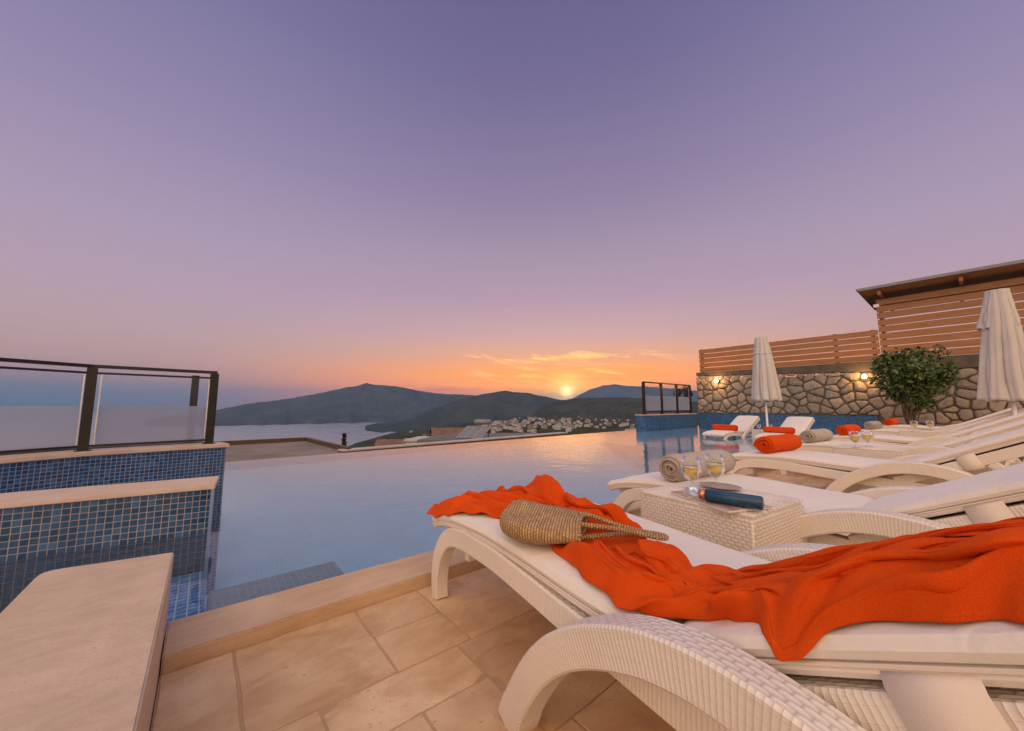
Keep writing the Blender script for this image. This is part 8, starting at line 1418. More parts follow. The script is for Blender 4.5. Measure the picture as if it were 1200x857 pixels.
    [1398,12,515,1,7,13,0,7,28,17,-10,-23,21,34,38,4,38,35,1,-2,4,3,7,0,2,3,2,-1,-13,0,-4,-11,-8,-5,5,-6,-2,-3,0,-1,-2,5,1,3,3,0,0,-5,-2,10,-11,1,1,-1,4,-2,5,8,30,3,13,22,19,14,-3,6,4,1,1,1,1,1,4,-8,-1,-1,-4,0,-12,-2,-4,-13,-5,-7,-5,2,-8,2,-2,1,6,5,3,6,11,3,9,14,4,9,20,3,11,29,7,2,-8,2,-6,-32,0,-2,0,0,3,27,-1,4,18,2,1,-11,5,0,-17,6,-5,0,-3,-9,16,-13,-8,-22,-11,2,5,3,8,18,6,7,8,4,7,-11,8,5,-15,8,3,-2,2,1,9,-4,2,16,-4,-1,-1,0,-6,-4,-3,-5,-2,-3,-4,-19,7,-8,-1,-5,-7,10,-9,-5,2,-5,-3,-3,-3,0,1,0,1,26,-15,3,42,10,14,-5,2,1,17,4,-5,7,3,-18,-22,-5,-22,-18,-8,-16,-8,-16,-15,8,-45,4,2,-23],
    [1422,26,527,6,-1,38,8,2,24,14,-5,-4,11,12,-19,5,48,40,3,-2,5,3,5,1,0,-4,0,0,-18,3,-2,12,-3,-2,-7,0,-2,-1,-2,-1,1,-2,-4,11,-4,-4,26,-5,0,7,-1,6,-28,8,4,-2,3,10,38,3,17,17,10,9,-10,0,4,-2,4,-2,1,-1,-1,-4,1,-5,-2,3,-11,4,-1,-7,11,-3,0,-4,-1,4,-7,0,6,2,2,5,7,1,8,11,0,10,28,1,5,6,0,-4,-17,-2,-2,13,3,2,22,6,-3,14,2,3,-2,3,6,-4,4,-2,-7,1,-10,9,-12,-6,-34,-14,-4,-24,6,4,26,-3,7,22,8,6,12,7,6,-20,10,3,-15,1,0,13,-4,-2,18,-2,3,7,-2,0,1,-4,-2,-6,3,-4,-31,3,-7,-5,1,-11,12,-12,-9,4,-7,-6,-6,0,-2,1,-2,2,3,0,2,53,-13,4,36,12,12,4,5,1,-3,2,-10,-19,-3,-15,-17,-7,-15,7,-6,-19,-14,-17,-14,17,-29,5,-5,-35],
    [1449,20,539,7,7,37,7,3,29,11,-10,-10,6,9,-19,9,45,45,9,1,12,2,-8,4,-1,-15,-1,0,-3,-4,-1,1,0,-5,3,-4,-4,4,-10,-3,22,-13,-3,35,2,-2,14,7,0,-16,-9,8,-49,10,4,9,-1,13,53,8,17,-4,18,5,-10,7,1,1,3,-3,3,-2,-5,-2,-5,-6,4,-7,-4,13,-4,-2,1,-1,-1,-13,0,5,0,-1,7,5,-1,4,13,-4,7,15,-8,6,10,1,-2,-3,1,-4,33,15,2,23,12,3,0,4,-3,-20,3,3,5,0,4,19,-1,-7,0,-6,-8,-10,-10,0,-38,-20,-1,-11,1,1,35,12,4,20,11,4,-1,7,7,-23,6,4,2,-1,0,31,-4,-2,12,-6,3,8,-9,1,4,1,-1,-33,15,-5,-41,2,-11,11,-8,-15,14,-7,-10,-8,-5,-6,-3,-2,-2,1,-2,3,8,-3,8,64,-6,9,10,16,5,-7,2,-2,-2,-1,-10,-6,-6,-12,-2,-6,-12,4,-4,-21,-5,-21,-17,7,-22,-7,-3,-42],
    [1465,15,547,8,13,38,8,1,28,8,-8,-24,9,9,-2,12,45,50,6,4,10,2,-12,4,2,-9,1,3,-1,1,-6,-4,-4,-11,-8,-12,-5,16,-13,1,24,-13,-1,22,-2,1,5,5,1,-16,-5,5,-20,18,7,17,1,9,32,13,16,-15,17,4,-6,1,1,1,3,-2,3,1,-7,0,-6,-4,9,-12,-1,12,-10,-4,-12,4,-1,-7,4,4,4,-1,7,10,-3,6,15,-10,4,5,-1,2,2,2,-1,23,-1,-3,44,21,-1,7,4,3,-14,4,2,-19,1,2,15,-1,-3,18,-3,-8,-3,-7,-3,-17,-12,1,-18,-14,-1,7,4,-2,22,15,1,8,6,6,-6,4,9,-21,6,5,24,-4,2,40,-6,-2,11,-2,-1,1,-1,4,0,1,0,-65,10,-8,-14,-1,-17,13,-9,-17,-1,-8,-7,-5,-4,-3,-2,-1,1,1,0,3,26,-11,8,55,8,14,-13,11,2,16,-5,-7,-1,-2,-9,0,-8,-10,-14,-1,-11,-9,1,-21,15,-19,-19,-6,-26,-8,4,-40],
    [1477,15,553,9,16,38,10,5,29,7,-9,-21,16,17,6,14,44,46,1,6,6,0,-8,2,3,-11,2,5,-2,1,-12,-25,-7,-13,-6,-10,-1,14,-9,5,19,-7,0,14,-5,1,-1,2,4,4,3,4,21,14,8,5,9,6,-1,9,10,-11,7,5,-2,1,1,0,2,-4,0,-1,-7,4,-8,-1,13,-12,-3,-4,0,-4,-11,6,1,-1,0,1,7,-6,5,15,-8,7,11,-5,4,4,2,-1,21,-1,2,30,13,-3,25,7,-1,1,2,2,-15,3,3,-2,1,-1,14,-3,-7,4,-5,-4,-12,-9,-1,-25,-17,-3,3,-1,-2,19,11,-1,11,7,2,4,4,6,-13,5,9,-11,1,8,51,-6,3,40,2,0,6,3,-2,-2,-1,4,-14,-4,-1,-56,0,-14,0,-1,-23,-12,-5,-14,-8,-6,-4,-1,-3,0,4,-6,2,21,-1,4,31,1,6,19,8,15,-5,4,7,49,-2,-10,4,-2,-10,-11,-11,-7,-32,0,-11,-23,4,-22,24,-15,-20,-6,-34,-6,8,-36],
    [1491,11,559,7,10,19,9,26,46,12,-1,17,21,25,-1,17,27,23,-2,-11,2,-5,-12,0,0,-11,-2,7,6,0,-13,-17,-5,-10,-6,-5,2,11,-5,5,18,-7,0,16,-3,0,8,6,3,14,8,8,12,14,7,-5,6,7,-8,4,4,-3,1,-1,1,0,-1,-4,-1,-2,1,-6,-2,11,-9,-3,0,-4,-7,-13,6,-1,-3,1,3,4,-4,0,13,-10,3,19,-9,6,9,1,2,10,7,-2,31,5,5,21,7,0,9,3,0,-3,3,1,-6,2,-2,4,-3,-7,3,-5,-5,0,-5,0,-16,-8,0,-14,-8,-6,11,0,-4,17,8,1,5,4,5,-2,5,7,-20,4,7,14,-5,6,61,-5,6,30,9,2,6,4,1,0,0,2,-26,-10,-6,-22,-5,-21,-9,-5,-19,-28,-1,-12,-14,-4,-1,0,-3,3,13,-4,3,39,3,5,7,6,5,-7,3,11,29,-3,9,47,12,-7,4,-3,-8,-22,-11,-7,-38,-4,-13,-13,-3,-21,12,-11,-20,15,-28,-5,2,-40],
    [1509,20,567,6,10,25,6,23,39,15,2,21,25,38,4,14,10,9,-3,-19,0,-7,-13,-2,0,-1,-4,8,4,2,-10,-4,-4,-7,3,-4,1,14,-4,-2,7,-6,-2,3,1,5,22,16,7,17,11,5,1,7,11,-12,4,4,-5,1,-2,1,1,-3,-6,-2,-2,-4,-6,0,9,-5,-2,2,-4,-9,-13,2,-5,-5,1,3,2,-4,3,10,-6,1,22,-8,2,21,-3,4,8,7,-2,18,1,-2,23,3,7,7,5,4,2,5,1,-1,5,-5,-2,-3,-7,0,-5,-7,4,-6,-8,0,-6,-1,-7,-4,6,-1,1,-3,9,3,-5,1,1,2,0,1,7,-9,5,10,-9,0,7,53,-11,4,44,9,0,12,5,1,-3,1,8,9,4,1,-10,-5,-17,-15,-11,-22,-32,-13,-11,-19,-8,-8,-8,-1,-1,7,2,5,16,6,4,17,5,9,-5,1,7,15,0,4,35,2,6,30,11,-3,-4,-1,-3,-25,-7,-8,-46,-5,-15,21,-12,-21,3,-10,-19,14,-20,-5,1,-44],
    [1526,24,575,5,19,33,7,12,29,19,2,14,25,45,10,9,1,3,-6,-15,0,-5,-11,1,0,9,0,8,-11,0,-6,11,-1,-6,28,-4,-2,19,9,-4,-10,-5,-1,-8,-4,8,25,13,8,10,9,2,-6,3,10,-13,1,0,-3,0,-2,-4,0,-2,-6,-3,-2,6,-2,-2,3,-3,-8,-12,-3,-7,-7,0,-1,-1,-1,4,7,-9,2,13,-2,1,26,-6,0,1,2,-2,-9,1,-1,25,1,0,35,3,0,11,0,6,1,6,4,-1,7,-6,-4,-3,-6,5,-7,-8,0,-7,-7,-2,-5,-3,3,0,6,2,3,1,-1,2,-2,0,0,3,-2,2,9,-13,6,10,30,-9,7,69,3,2,16,8,-2,-9,0,1,-7,1,10,15,5,-5,3,-5,-22,-20,-13,-20,-33,-16,-7,-4,1,-3,4,1,-1,6,1,5,3,4,7,-12,2,12,34,-8,8,40,16,0,6,2,3,9,3,1,0,1,-3,-30,-8,-6,-52,-5,-15,41,-3,-22,16,-29,-18,-8,-11,-4,8,-41],
    [1538,10,581,4,21,25,10,23,35,16,0,14,20,46,8,14,4,8,-1,-18,-1,-8,-9,-1,-2,11,0,7,-13,0,-2,8,0,-3,35,-2,-2,24,7,-3,-9,-4,-1,0,1,8,23,11,6,-2,5,0,0,1,3,-12,1,1,-10,-1,2,-6,2,-2,-1,0,-4,3,-3,-6,-6,-4,-8,-7,-4,-5,1,0,2,-3,-4,4,7,-1,0,11,-3,0,23,-7,-1,4,0,-4,2,-5,-3,19,3,1,26,3,-3,10,-1,1,3,1,4,-1,7,-1,-2,0,-5,2,-8,-7,-4,-5,-4,-2,-2,-2,5,0,-3,4,0,1,1,2,5,-2,2,7,-10,8,9,0,-2,5,51,-12,10,55,15,3,5,5,-4,-12,-2,-2,-10,-1,7,11,4,-1,14,-2,-16,-10,-9,-19,-25,-12,-7,-8,-1,-2,0,1,0,0,0,5,-9,3,8,6,-6,7,18,1,11,45,13,2,16,4,0,2,2,0,0,-1,-2,-16,-9,-8,-41,-10,-12,22,3,-20,31,-15,-15,-14,-23,-2,10,-38],
    [1552,7,586,6,24,29,11,22,33,15,0,19,12,47,1,9,4,6,6,-16,5,-5,-13,-2,-4,10,-4,5,-11,3,2,1,0,-2,28,-4,-1,30,-1,-2,5,3,0,11,5,5,15,7,5,-4,3,-3,0,1,0,-14,0,2,-9,0,3,-7,5,-1,1,-1,-6,-2,-3,-9,-7,-6,-6,1,-3,-4,1,-1,3,-7,-3,2,7,1,2,14,-3,-3,11,-5,-5,-4,-1,-3,19,-3,-2,28,-1,2,18,1,1,4,0,0,1,0,2,0,4,-2,1,0,-7,-3,-8,-5,-2,-2,-2,2,-1,0,4,0,-4,2,0,-2,1,1,6,-3,5,14,-7,8,6,32,-15,1,46,2,9,32,13,5,-3,5,-3,-12,-2,-5,-7,-2,-3,1,-2,0,16,0,-6,1,-4,-15,-15,-8,-6,-11,-3,-1,-4,1,0,-3,1,4,-14,1,11,32,-8,5,1,7,7,28,6,3,30,6,1,1,2,-2,-1,-2,-5,-8,-5,-9,-19,-10,-10,-8,-2,-14,38,-5,-14,2,-36,0,8,-30],
    [1565,1,589,9,24,27,14,28,41,14,4,15,9,31,1,2,10,3,4,-5,7,-1,-19,2,-3,10,-5,4,-13,5,1,0,0,-2,13,-5,-2,29,-7,2,26,4,3,22,10,5,6,5,1,-5,0,-4,-2,-1,-1,-16,2,0,-5,1,3,-6,3,-1,5,-2,-9,-6,-3,-8,-5,-6,-6,8,-2,-2,-6,-2,2,-9,-1,1,6,0,4,17,-1,-5,1,-3,-9,-8,-3,-4,18,-4,3,37,0,5,19,-2,2,2,4,-1,2,4,0,1,2,-2,0,-3,-4,-2,-10,-6,0,-1,-5,2,-2,1,2,2,-1,1,2,2,-1,4,3,-7,4,14,23,-12,7,63,5,-1,19,6,1,1,4,6,-9,3,3,-7,1,-3,0,-1,-8,-6,-5,-10,9,-5,1,5,1,-8,-8,-5,-5,-5,-3,0,-8,1,1,-10,1,4,-7,1,12,39,-1,6,6,2,3,8,3,-1,30,5,2,9,2,-1,3,-1,-6,-7,-5,-7,-7,-5,-8,-10,-8,-12,27,-2,-14,17,-40,-5,4,-27],
    [1580,-2,594,4,10,10,15,46,56,18,14,16,8,28,6,-2,2,0,-3,-10,5,1,-16,3,2,7,-2,3,-10,4,0,1,-1,-3,15,-6,-1,17,-4,3,31,1,4,29,11,4,5,4,0,-4,1,-3,-5,-3,-1,-16,3,0,-4,-1,2,-4,2,-4,9,-4,-11,-8,-3,-9,-5,-6,-5,12,-2,1,-8,-2,2,-10,2,2,7,1,-2,5,-2,-10,-11,-4,-5,6,-4,2,33,-1,7,36,1,9,8,3,2,-1,5,-4,7,2,-5,4,-2,-2,-2,-3,-1,-4,-9,-7,2,-6,-8,2,-2,1,1,4,4,0,8,6,0,3,3,4,-8,8,58,-7,11,41,18,1,-10,2,-5,-12,-2,0,-9,-2,2,0,1,1,4,1,-8,-3,-4,-8,17,-3,3,5,2,-4,-17,-3,-5,-6,-4,-1,-8,1,1,-3,0,6,3,2,11,27,1,8,18,3,2,15,5,-4,22,1,-1,3,-1,-2,1,-1,-8,-3,-5,-3,-4,-2,-7,15,-9,-10,9,-4,-10,28,-31,-7,-2,-33],
    [1597,5,607,-1,15,15,13,28,47,12,-1,18,11,50,0,-3,6,3,-5,-19,2,5,-13,4,3,-2,1,3,1,2,0,0,-1,-3,18,-7,-1,11,-4,2,31,1,1,28,8,-2,8,1,0,2,0,0,-4,1,4,-21,6,1,-9,1,0,-2,-3,-11,0,-5,-14,-2,-7,-6,11,-5,2,7,0,4,-11,0,2,-9,4,-1,4,0,-7,-1,-4,-9,-8,-3,2,26,-1,6,45,-2,7,13,3,12,-6,9,5,0,0,-9,16,-1,-10,6,-4,-5,-5,-2,-1,-9,-6,-6,3,-4,-9,3,-1,2,1,3,8,3,5,8,13,-10,2,46,-5,4,41,12,8,-9,7,7,-19,2,-1,-4,-3,-5,-2,-3,-6,-3,-3,2,4,3,-4,4,0,-3,26,-1,2,1,1,-2,-19,-1,-3,-12,-4,-2,-5,-2,1,15,-2,7,12,3,7,26,6,8,22,6,3,11,3,-4,-2,-2,-4,-1,-3,-7,-2,-3,-5,1,-4,-1,-16,-1,-5,49,-2,-10,11,-14,-6,30,-18,-8,-7,-40],
    [1612,5,613,0,24,23,10,18,45,6,-13,9,1,26,-6,0,30,4,3,-6,9,7,-13,6,4,3,1,2,-5,3,-2,2,-3,-2,16,-6,-1,12,-5,1,38,0,0,28,8,-4,3,-1,-2,0,-1,0,-2,1,3,-17,5,2,-14,2,1,3,-5,-13,2,-7,-15,-3,-5,-4,14,-4,5,0,-1,3,-14,3,-3,-8,0,-5,-3,0,-3,8,-2,3,29,-3,8,31,4,7,11,4,4,-3,2,6,4,0,7,4,1,-7,15,-2,-15,7,-5,-6,-9,-1,-2,-16,-2,-4,2,-2,-8,6,-2,0,3,1,11,13,-1,11,36,-2,4,47,6,5,-4,5,2,-16,0,2,-1,-2,0,11,-2,-3,5,-1,-7,-6,-3,2,-13,2,-1,3,2,-3,24,0,2,-7,1,0,-15,-1,-2,-9,-3,-2,4,-2,1,33,1,7,14,1,5,19,6,4,11,4,2,-10,1,-1,-13,0,-8,-3,-5,-8,2,-5,-3,-1,-3,2,23,-5,-5,37,2,-7,25,-15,-6,27,-11,-4,-3,-40],
    [1627,5,622,0,21,20,5,24,42,2,-13,10,-1,6,-4,2,27,2,7,20,10,5,-9,8,2,-8,0,3,-1,2,-1,1,-2,-3,16,-7,-2,3,-2,-2,31,-4,0,36,5,-2,7,1,-2,-2,0,-1,-7,1,0,-8,1,-2,-6,-2,0,-7,-2,-10,6,-7,-10,-2,-4,-1,13,-4,3,-6,0,-2,-10,2,-10,-8,-3,-4,-5,0,6,19,2,16,51,4,11,8,9,7,1,2,3,15,-8,-2,12,-2,2,2,-1,-2,8,-2,-15,3,-3,-6,-16,2,-2,-22,0,-4,5,-1,-7,9,-1,-1,7,-2,9,23,-8,14,49,8,6,9,8,7,-12,2,2,24,-2,-3,4,-1,-6,4,-3,-3,8,-3,-2,1,-1,2,-35,4,-1,-1,2,0,11,0,0,-12,0,3,-7,0,-2,-2,-2,-2,14,-3,5,41,4,6,15,5,2,4,2,2,1,1,0,-15,1,-4,-13,-2,-7,-1,-6,-9,19,-9,3,13,3,1,34,2,-5,11,-2,-4,37,-10,-5,17,-15,-2,-1,-40],
    [1643,2,628,0,22,21,-3,27,42,-5,-20,13,2,-4,-2,8,37,-5,8,30,11,3,-7,8,-2,0,-3,0,-5,0,-1,-7,-2,-1,11,-5,0,3,0,-7,18,-9,-3,37,0,2,21,7,0,-4,3,3,-13,5,-2,-5,-1,-6,10,-8,-7,-18,-3,-9,-2,-5,-3,9,-5,1,11,-4,1,-11,3,-4,-10,1,-5,-1,-1,2,9,-1,8,32,2,16,31,11,13,1,5,3,21,-8,1,23,-8,-4,10,0,-5,-2,0,2,1,-1,-13,-7,-7,-5,-30,9,-1,-16,-1,-3,12,0,-5,14,-3,-2,9,-6,3,33,-1,16,33,10,6,-9,5,8,13,1,0,34,-3,-2,11,3,-7,3,-2,-6,3,-2,3,-12,-2,2,-45,2,3,-5,2,2,-1,1,-1,-3,0,3,8,-1,-1,7,-2,0,15,0,6,32,6,5,4,5,-1,-5,0,-1,-10,0,-1,-11,-1,-1,-2,0,-8,22,-9,-8,52,-8,5,8,7,-1,-4,2,-5,14,-12,-1,44,-1,-4,6,-16,0,0,-37],
    [1657,0,634,-1,19,17,-6,33,44,-6,-20,13,0,7,-11,10,44,1,10,17,20,2,-9,5,-5,9,-7,-4,-6,-3,-3,-15,-1,2,1,-1,2,10,0,-6,23,-9,-8,30,-3,-2,21,4,4,2,4,6,-10,8,2,-9,2,-7,8,-7,-11,-20,-6,-10,-4,-8,-2,11,-5,-3,6,-4,-4,-13,2,1,-5,3,6,16,-1,9,34,1,6,18,7,11,2,10,12,23,-7,0,28,-14,-2,12,5,-2,9,6,-6,0,-1,4,-2,-1,-12,-18,-15,-7,-44,11,0,1,-1,-1,20,-3,-2,17,-6,-2,13,0,2,28,4,14,11,8,9,2,5,3,36,-2,-3,-7,-3,-4,2,0,-4,22,-1,0,14,4,3,-24,-4,4,-43,3,4,-10,2,5,4,2,-1,17,0,1,22,-2,-2,4,-2,2,6,2,7,16,7,4,-16,5,1,-10,1,-2,-4,-1,1,1,0,-1,10,-2,-11,51,-8,-8,22,0,4,-7,2,0,3,-2,-7,33,-12,0,34,-2,-1,1,-13,1,-2,-37],
    [1672,4,642,-3,15,15,-9,35,44,-6,-23,12,1,10,-13,10,47,4,9,19,20,0,-5,3,-7,4,-9,-6,-6,-3,-1,-21,2,2,-3,0,0,7,-1,-6,36,-8,-6,38,-2,-4,10,0,-1,0,0,4,-13,8,7,-6,6,-2,-1,-3,-10,-16,-8,-10,1,-11,-2,7,-2,-6,0,-3,-6,-8,0,1,1,1,10,30,-10,17,40,16,6,-6,12,6,4,0,6,40,-10,1,27,-5,-3,7,5,-1,3,3,-3,0,-2,1,-12,-14,-10,-33,2,-7,-31,7,-1,22,-8,0,24,-5,2,16,1,1,12,9,1,16,1,6,2,2,15,22,6,4,41,2,-7,-19,-5,-7,3,-4,1,21,4,6,7,3,2,-31,-1,4,-44,0,6,-7,1,3,26,2,3,31,2,0,20,2,-2,1,-1,2,-1,1,3,-6,4,6,-22,5,6,-7,3,0,7,-1,-2,15,-5,-1,27,-4,-12,35,0,-6,-14,-1,1,3,-1,-2,26,-11,-7,35,-3,-3,18,-3,0,-2,-12,1,-2,-37],
    [1687,7,653,-9,6,1,-6,42,51,-5,-20,14,0,1,-8,9,46,2,1,28,5,-1,2,3,-6,-4,-1,-4,-9,-1,2,-19,4,0,-2,-1,-7,0,-4,-7,17,-14,-3,48,-2,1,23,8,0,1,1,0,-19,6,3,-15,4,-2,-4,-3,-9,3,-12,-6,4,-7,0,-3,3,-3,0,-2,-5,-1,-3,2,12,-2,9,34,-2,18,22,18,9,-1,4,4,34,-8,1,20,-10,0,12,3,-1,11,7,0,0,3,-4,0,-5,-6,-38,-6,-6,-29,6,-4,-9,-2,-1,27,-10,0,26,-7,4,18,9,4,10,7,2,3,0,1,2,-1,15,35,6,5,43,5,-7,2,-4,-6,1,-2,5,-4,3,9,4,2,2,-29,-2,6,-33,-1,7,8,-1,-1,37,9,2,20,2,2,0,0,1,-2,1,5,-3,4,1,-22,2,3,-12,2,8,6,1,5,16,-2,-3,25,-5,-8,29,6,-13,0,-5,-2,-9,-3,-4,25,-9,-1,36,-4,-3,23,6,-9,4,-7,-4,-8,-19,2,-4,-35],
    [1703,14,661,-9,8,11,-8,36,38,-8,-18,15,0,-1,-9,4,42,-2,-4,13,-9,-5,7,3,-2,10,7,4,-9,10,0,-17,3,-4,-7,-3,-11,-4,-7,-9,13,-11,2,49,0,5,29,6,2,1,4,2,-19,7,-4,-21,-1,-6,2,-7,-8,15,-16,-4,1,-4,2,-14,9,2,1,0,-3,11,-8,4,26,-7,9,26,9,13,0,17,10,36,-5,4,37,-3,0,-1,1,-3,5,-1,1,6,3,2,-5,3,-4,2,-6,-7,-54,3,-6,-24,2,-2,14,-6,2,35,-14,0,21,-4,1,9,14,5,-3,5,5,-1,-1,3,6,-3,5,44,5,2,44,5,1,6,0,1,-10,0,7,-5,4,9,11,3,6,-34,-8,5,-12,-1,5,24,10,2,17,4,-1,3,2,2,-10,1,3,-9,3,7,-2,3,3,-9,-1,-2,19,-6,3,21,-1,10,8,5,2,18,9,-13,9,-1,-12,-13,-6,-4,9,-9,-8,40,-9,2,30,5,0,16,6,-12,-2,-9,-9,-11,-21,1,-7,-39],
    [1716,11,668,-6,13,13,-11,35,33,-9,-12,16,-2,-5,-10,-1,24,-12,-7,3,-14,-1,23,10,0,20,15,1,-4,9,-3,-17,2,-5,-12,-4,-11,-4,-7,-3,19,-9,5,50,2,2,23,7,-1,-6,3,5,-13,7,-1,-19,1,-8,-2,-8,-8,13,-16,-4,-4,-1,2,-9,7,3,6,-3,1,22,-11,3,29,1,10,15,12,7,-7,7,7,50,-8,6,32,5,-1,0,0,1,2,2,3,-5,2,2,-2,1,-5,-2,-8,-7,-55,5,-5,-11,-1,-2,33,-12,4,31,-4,2,10,9,2,-3,3,4,-13,3,5,19,-6,6,17,0,0,44,6,-3,30,2,5,2,2,9,-9,4,10,-13,6,8,7,1,6,-28,-6,5,1,-1,2,23,9,7,0,4,1,-7,5,0,-7,1,5,-6,2,7,2,3,2,17,-7,-2,25,-4,0,19,8,9,6,6,3,6,4,-13,-5,-4,-9,-8,-6,-8,27,-14,-8,42,-7,3,19,11,0,13,3,-14,-3,-8,-13,-12,-21,-1,-9,-43],
    [1730,12,674,-5,10,13,-13,35,31,-10,0,17,-5,-15,-8,-6,2,-11,-7,10,-14,2,37,6,0,23,19,-4,-2,2,-3,-14,2,-5,-13,-3,-8,-3,-5,2,24,-5,7,47,2,1,11,7,-4,-16,3,3,-6,3,1,-8,1,-11,-11,-9,-9,13,-14,-3,-9,4,1,3,-2,4,12,-7,6,26,0,2,23,2,8,5,10,7,2,2,5,37,-7,3,27,-1,2,6,4,4,6,5,6,-6,4,1,2,0,-6,-20,-14,-5,-30,3,-3,11,-7,-3,30,2,2,13,5,6,-4,5,5,-16,4,5,-10,0,6,48,-9,5,43,5,-2,23,6,-3,8,0,7,-3,3,12,-9,6,11,-12,6,7,1,-3,7,-14,-2,7,6,-1,-1,9,7,3,-5,5,7,-8,6,3,-1,1,5,4,0,4,4,2,2,30,-2,-2,22,0,0,13,4,8,3,4,2,5,1,-10,-11,-2,-10,-5,-5,-11,33,-12,-4,33,-7,3,12,8,-3,18,2,-17,2,-9,-16,-12,-21,-2,-9,-44],
    [1743,12,681,-4,8,11,-14,32,29,-12,15,20,-8,-23,-5,-8,-9,-9,-6,18,-20,0,42,7,2,22,19,-5,-2,0,-4,-7,0,-5,-11,-1,-3,-4,-3,5,29,-3,2,38,1,0,-1,7,0,-22,4,1,2,1,-1,-13,-1,-15,-2,-14,-6,15,-12,-1,-16,8,-1,9,-5,2,19,-10,9,27,6,6,19,7,7,-4,8,6,16,-6,1,34,-15,3,11,5,6,6,7,4,9,7,7,-1,5,1,-5,-4,-6,-33,-3,-2,7,-13,-2,27,8,-2,7,6,2,1,1,4,-10,3,8,-23,3,8,0,0,9,61,-5,4,50,6,-1,9,3,-3,-3,1,7,-12,5,12,-9,6,12,-3,3,6,0,-4,6,-4,-1,8,3,4,-1,2,1,-5,0,1,5,-6,7,14,2,4,6,11,3,1,9,1,1,26,0,-2,18,1,0,11,0,7,2,3,3,10,4,-10,-5,-3,-12,-12,-5,-9,20,-8,1,18,-2,2,11,-1,-7,31,-1,-20,13,-10,-17,-10,-21,-4,-7,-43],
    [1757,10,688,-5,5,7,-14,25,31,-13,28,20,-9,-15,-2,-9,-16,-8,-6,14,-21,-1,42,3,2,26,19,-5,1,0,-6,-3,-2,-4,-9,1,4,-8,-5,3,41,-7,-3,20,10,-2,-10,5,3,-18,5,2,3,1,-5,-25,-5,-14,26,-20,-3,2,-4,1,-18,10,-1,13,-9,-1,19,-9,4,26,6,11,19,11,9,-6,9,4,28,-13,-5,6,-7,0,2,0,8,17,-5,9,10,11,9,5,11,1,-18,-5,-4,-7,-4,-1,27,4,2,-3,8,-1,-16,1,2,5,2,3,-3,1,11,-11,0,12,20,-2,7,54,1,6,34,2,-2,4,3,-1,-2,4,8,-13,6,11,-4,4,10,1,1,6,-6,-4,3,0,3,0,5,0,3,-2,1,-6,0,1,1,1,3,19,5,4,11,13,10,0,14,-2,1,18,-3,-2,14,0,-1,13,5,6,0,5,2,15,2,-10,6,-4,-12,-17,-5,-4,3,-3,3,6,0,0,11,-3,-13,35,-10,-20,27,-9,-16,-5,-22,-5,-8,-39],
    [1775,23,696,-8,-1,14,-15,14,29,-13,29,13,-11,-5,0,-10,-19,-9,-6,2,-14,0,29,-22,-1,32,21,-6,6,3,-6,0,-1,2,1,14,4,-4,-4,0,39,-5,-3,11,7,-4,-14,4,5,-7,3,1,-13,0,-11,-5,-14,-8,28,-20,0,-17,12,1,-4,1,0,26,-7,-1,20,-2,1,16,2,10,12,10,11,-5,9,4,27,-11,-4,-2,0,1,12,-5,7,19,0,9,4,9,6,-8,2,1,-3,-1,-3,15,2,3,-2,4,7,-25,7,0,-8,-6,1,1,3,3,0,4,10,9,-4,15,43,0,8,37,4,6,18,2,-1,3,1,0,-3,4,8,-5,6,9,-2,2,8,-1,2,5,-2,0,-4,2,0,-4,0,-2,6,-2,3,0,1,-2,-2,5,1,14,9,8,18,9,6,3,14,-1,-1,12,1,-2,10,1,-2,14,4,6,2,3,0,20,1,-10,17,-4,-9,-9,-4,-2,-6,-1,4,1,3,-2,3,0,-16,23,-16,-20,37,-14,-16,4,-22,-7,-9,-36],
    [1786,31,702,-5,9,29,-15,12,16,-15,14,12,-11,-1,0,-11,-21,-10,-9,-6,-8,0,16,-13,1,25,-4,-7,-5,-12,-2,31,23,5,3,18,3,6,-11,-4,27,-5,-3,10,9,-2,-11,6,3,-13,3,-4,-17,-7,-8,30,-23,-3,-1,-2,-1,-14,8,2,20,-12,2,31,0,-1,19,6,1,5,1,7,0,12,11,-8,8,6,27,-11,-3,6,-2,1,17,-2,7,15,8,8,-3,5,4,-3,1,-1,7,0,1,-1,1,7,-19,5,8,-17,3,2,6,-3,0,0,1,3,-5,5,9,13,-1,16,45,-3,10,30,3,4,14,8,1,1,2,0,-1,0,6,-3,3,8,0,5,6,4,1,5,3,0,-6,-5,1,-4,-4,-4,7,0,3,4,4,-1,-3,7,1,6,8,5,18,9,4,9,15,6,-2,10,1,-3,6,-2,-2,13,0,6,5,1,-1,21,2,-10,21,-1,-5,4,-1,-1,-5,0,2,-2,1,-3,-4,-1,-16,5,-9,-21,37,-20,-16,13,-22,-7,-8,-38],
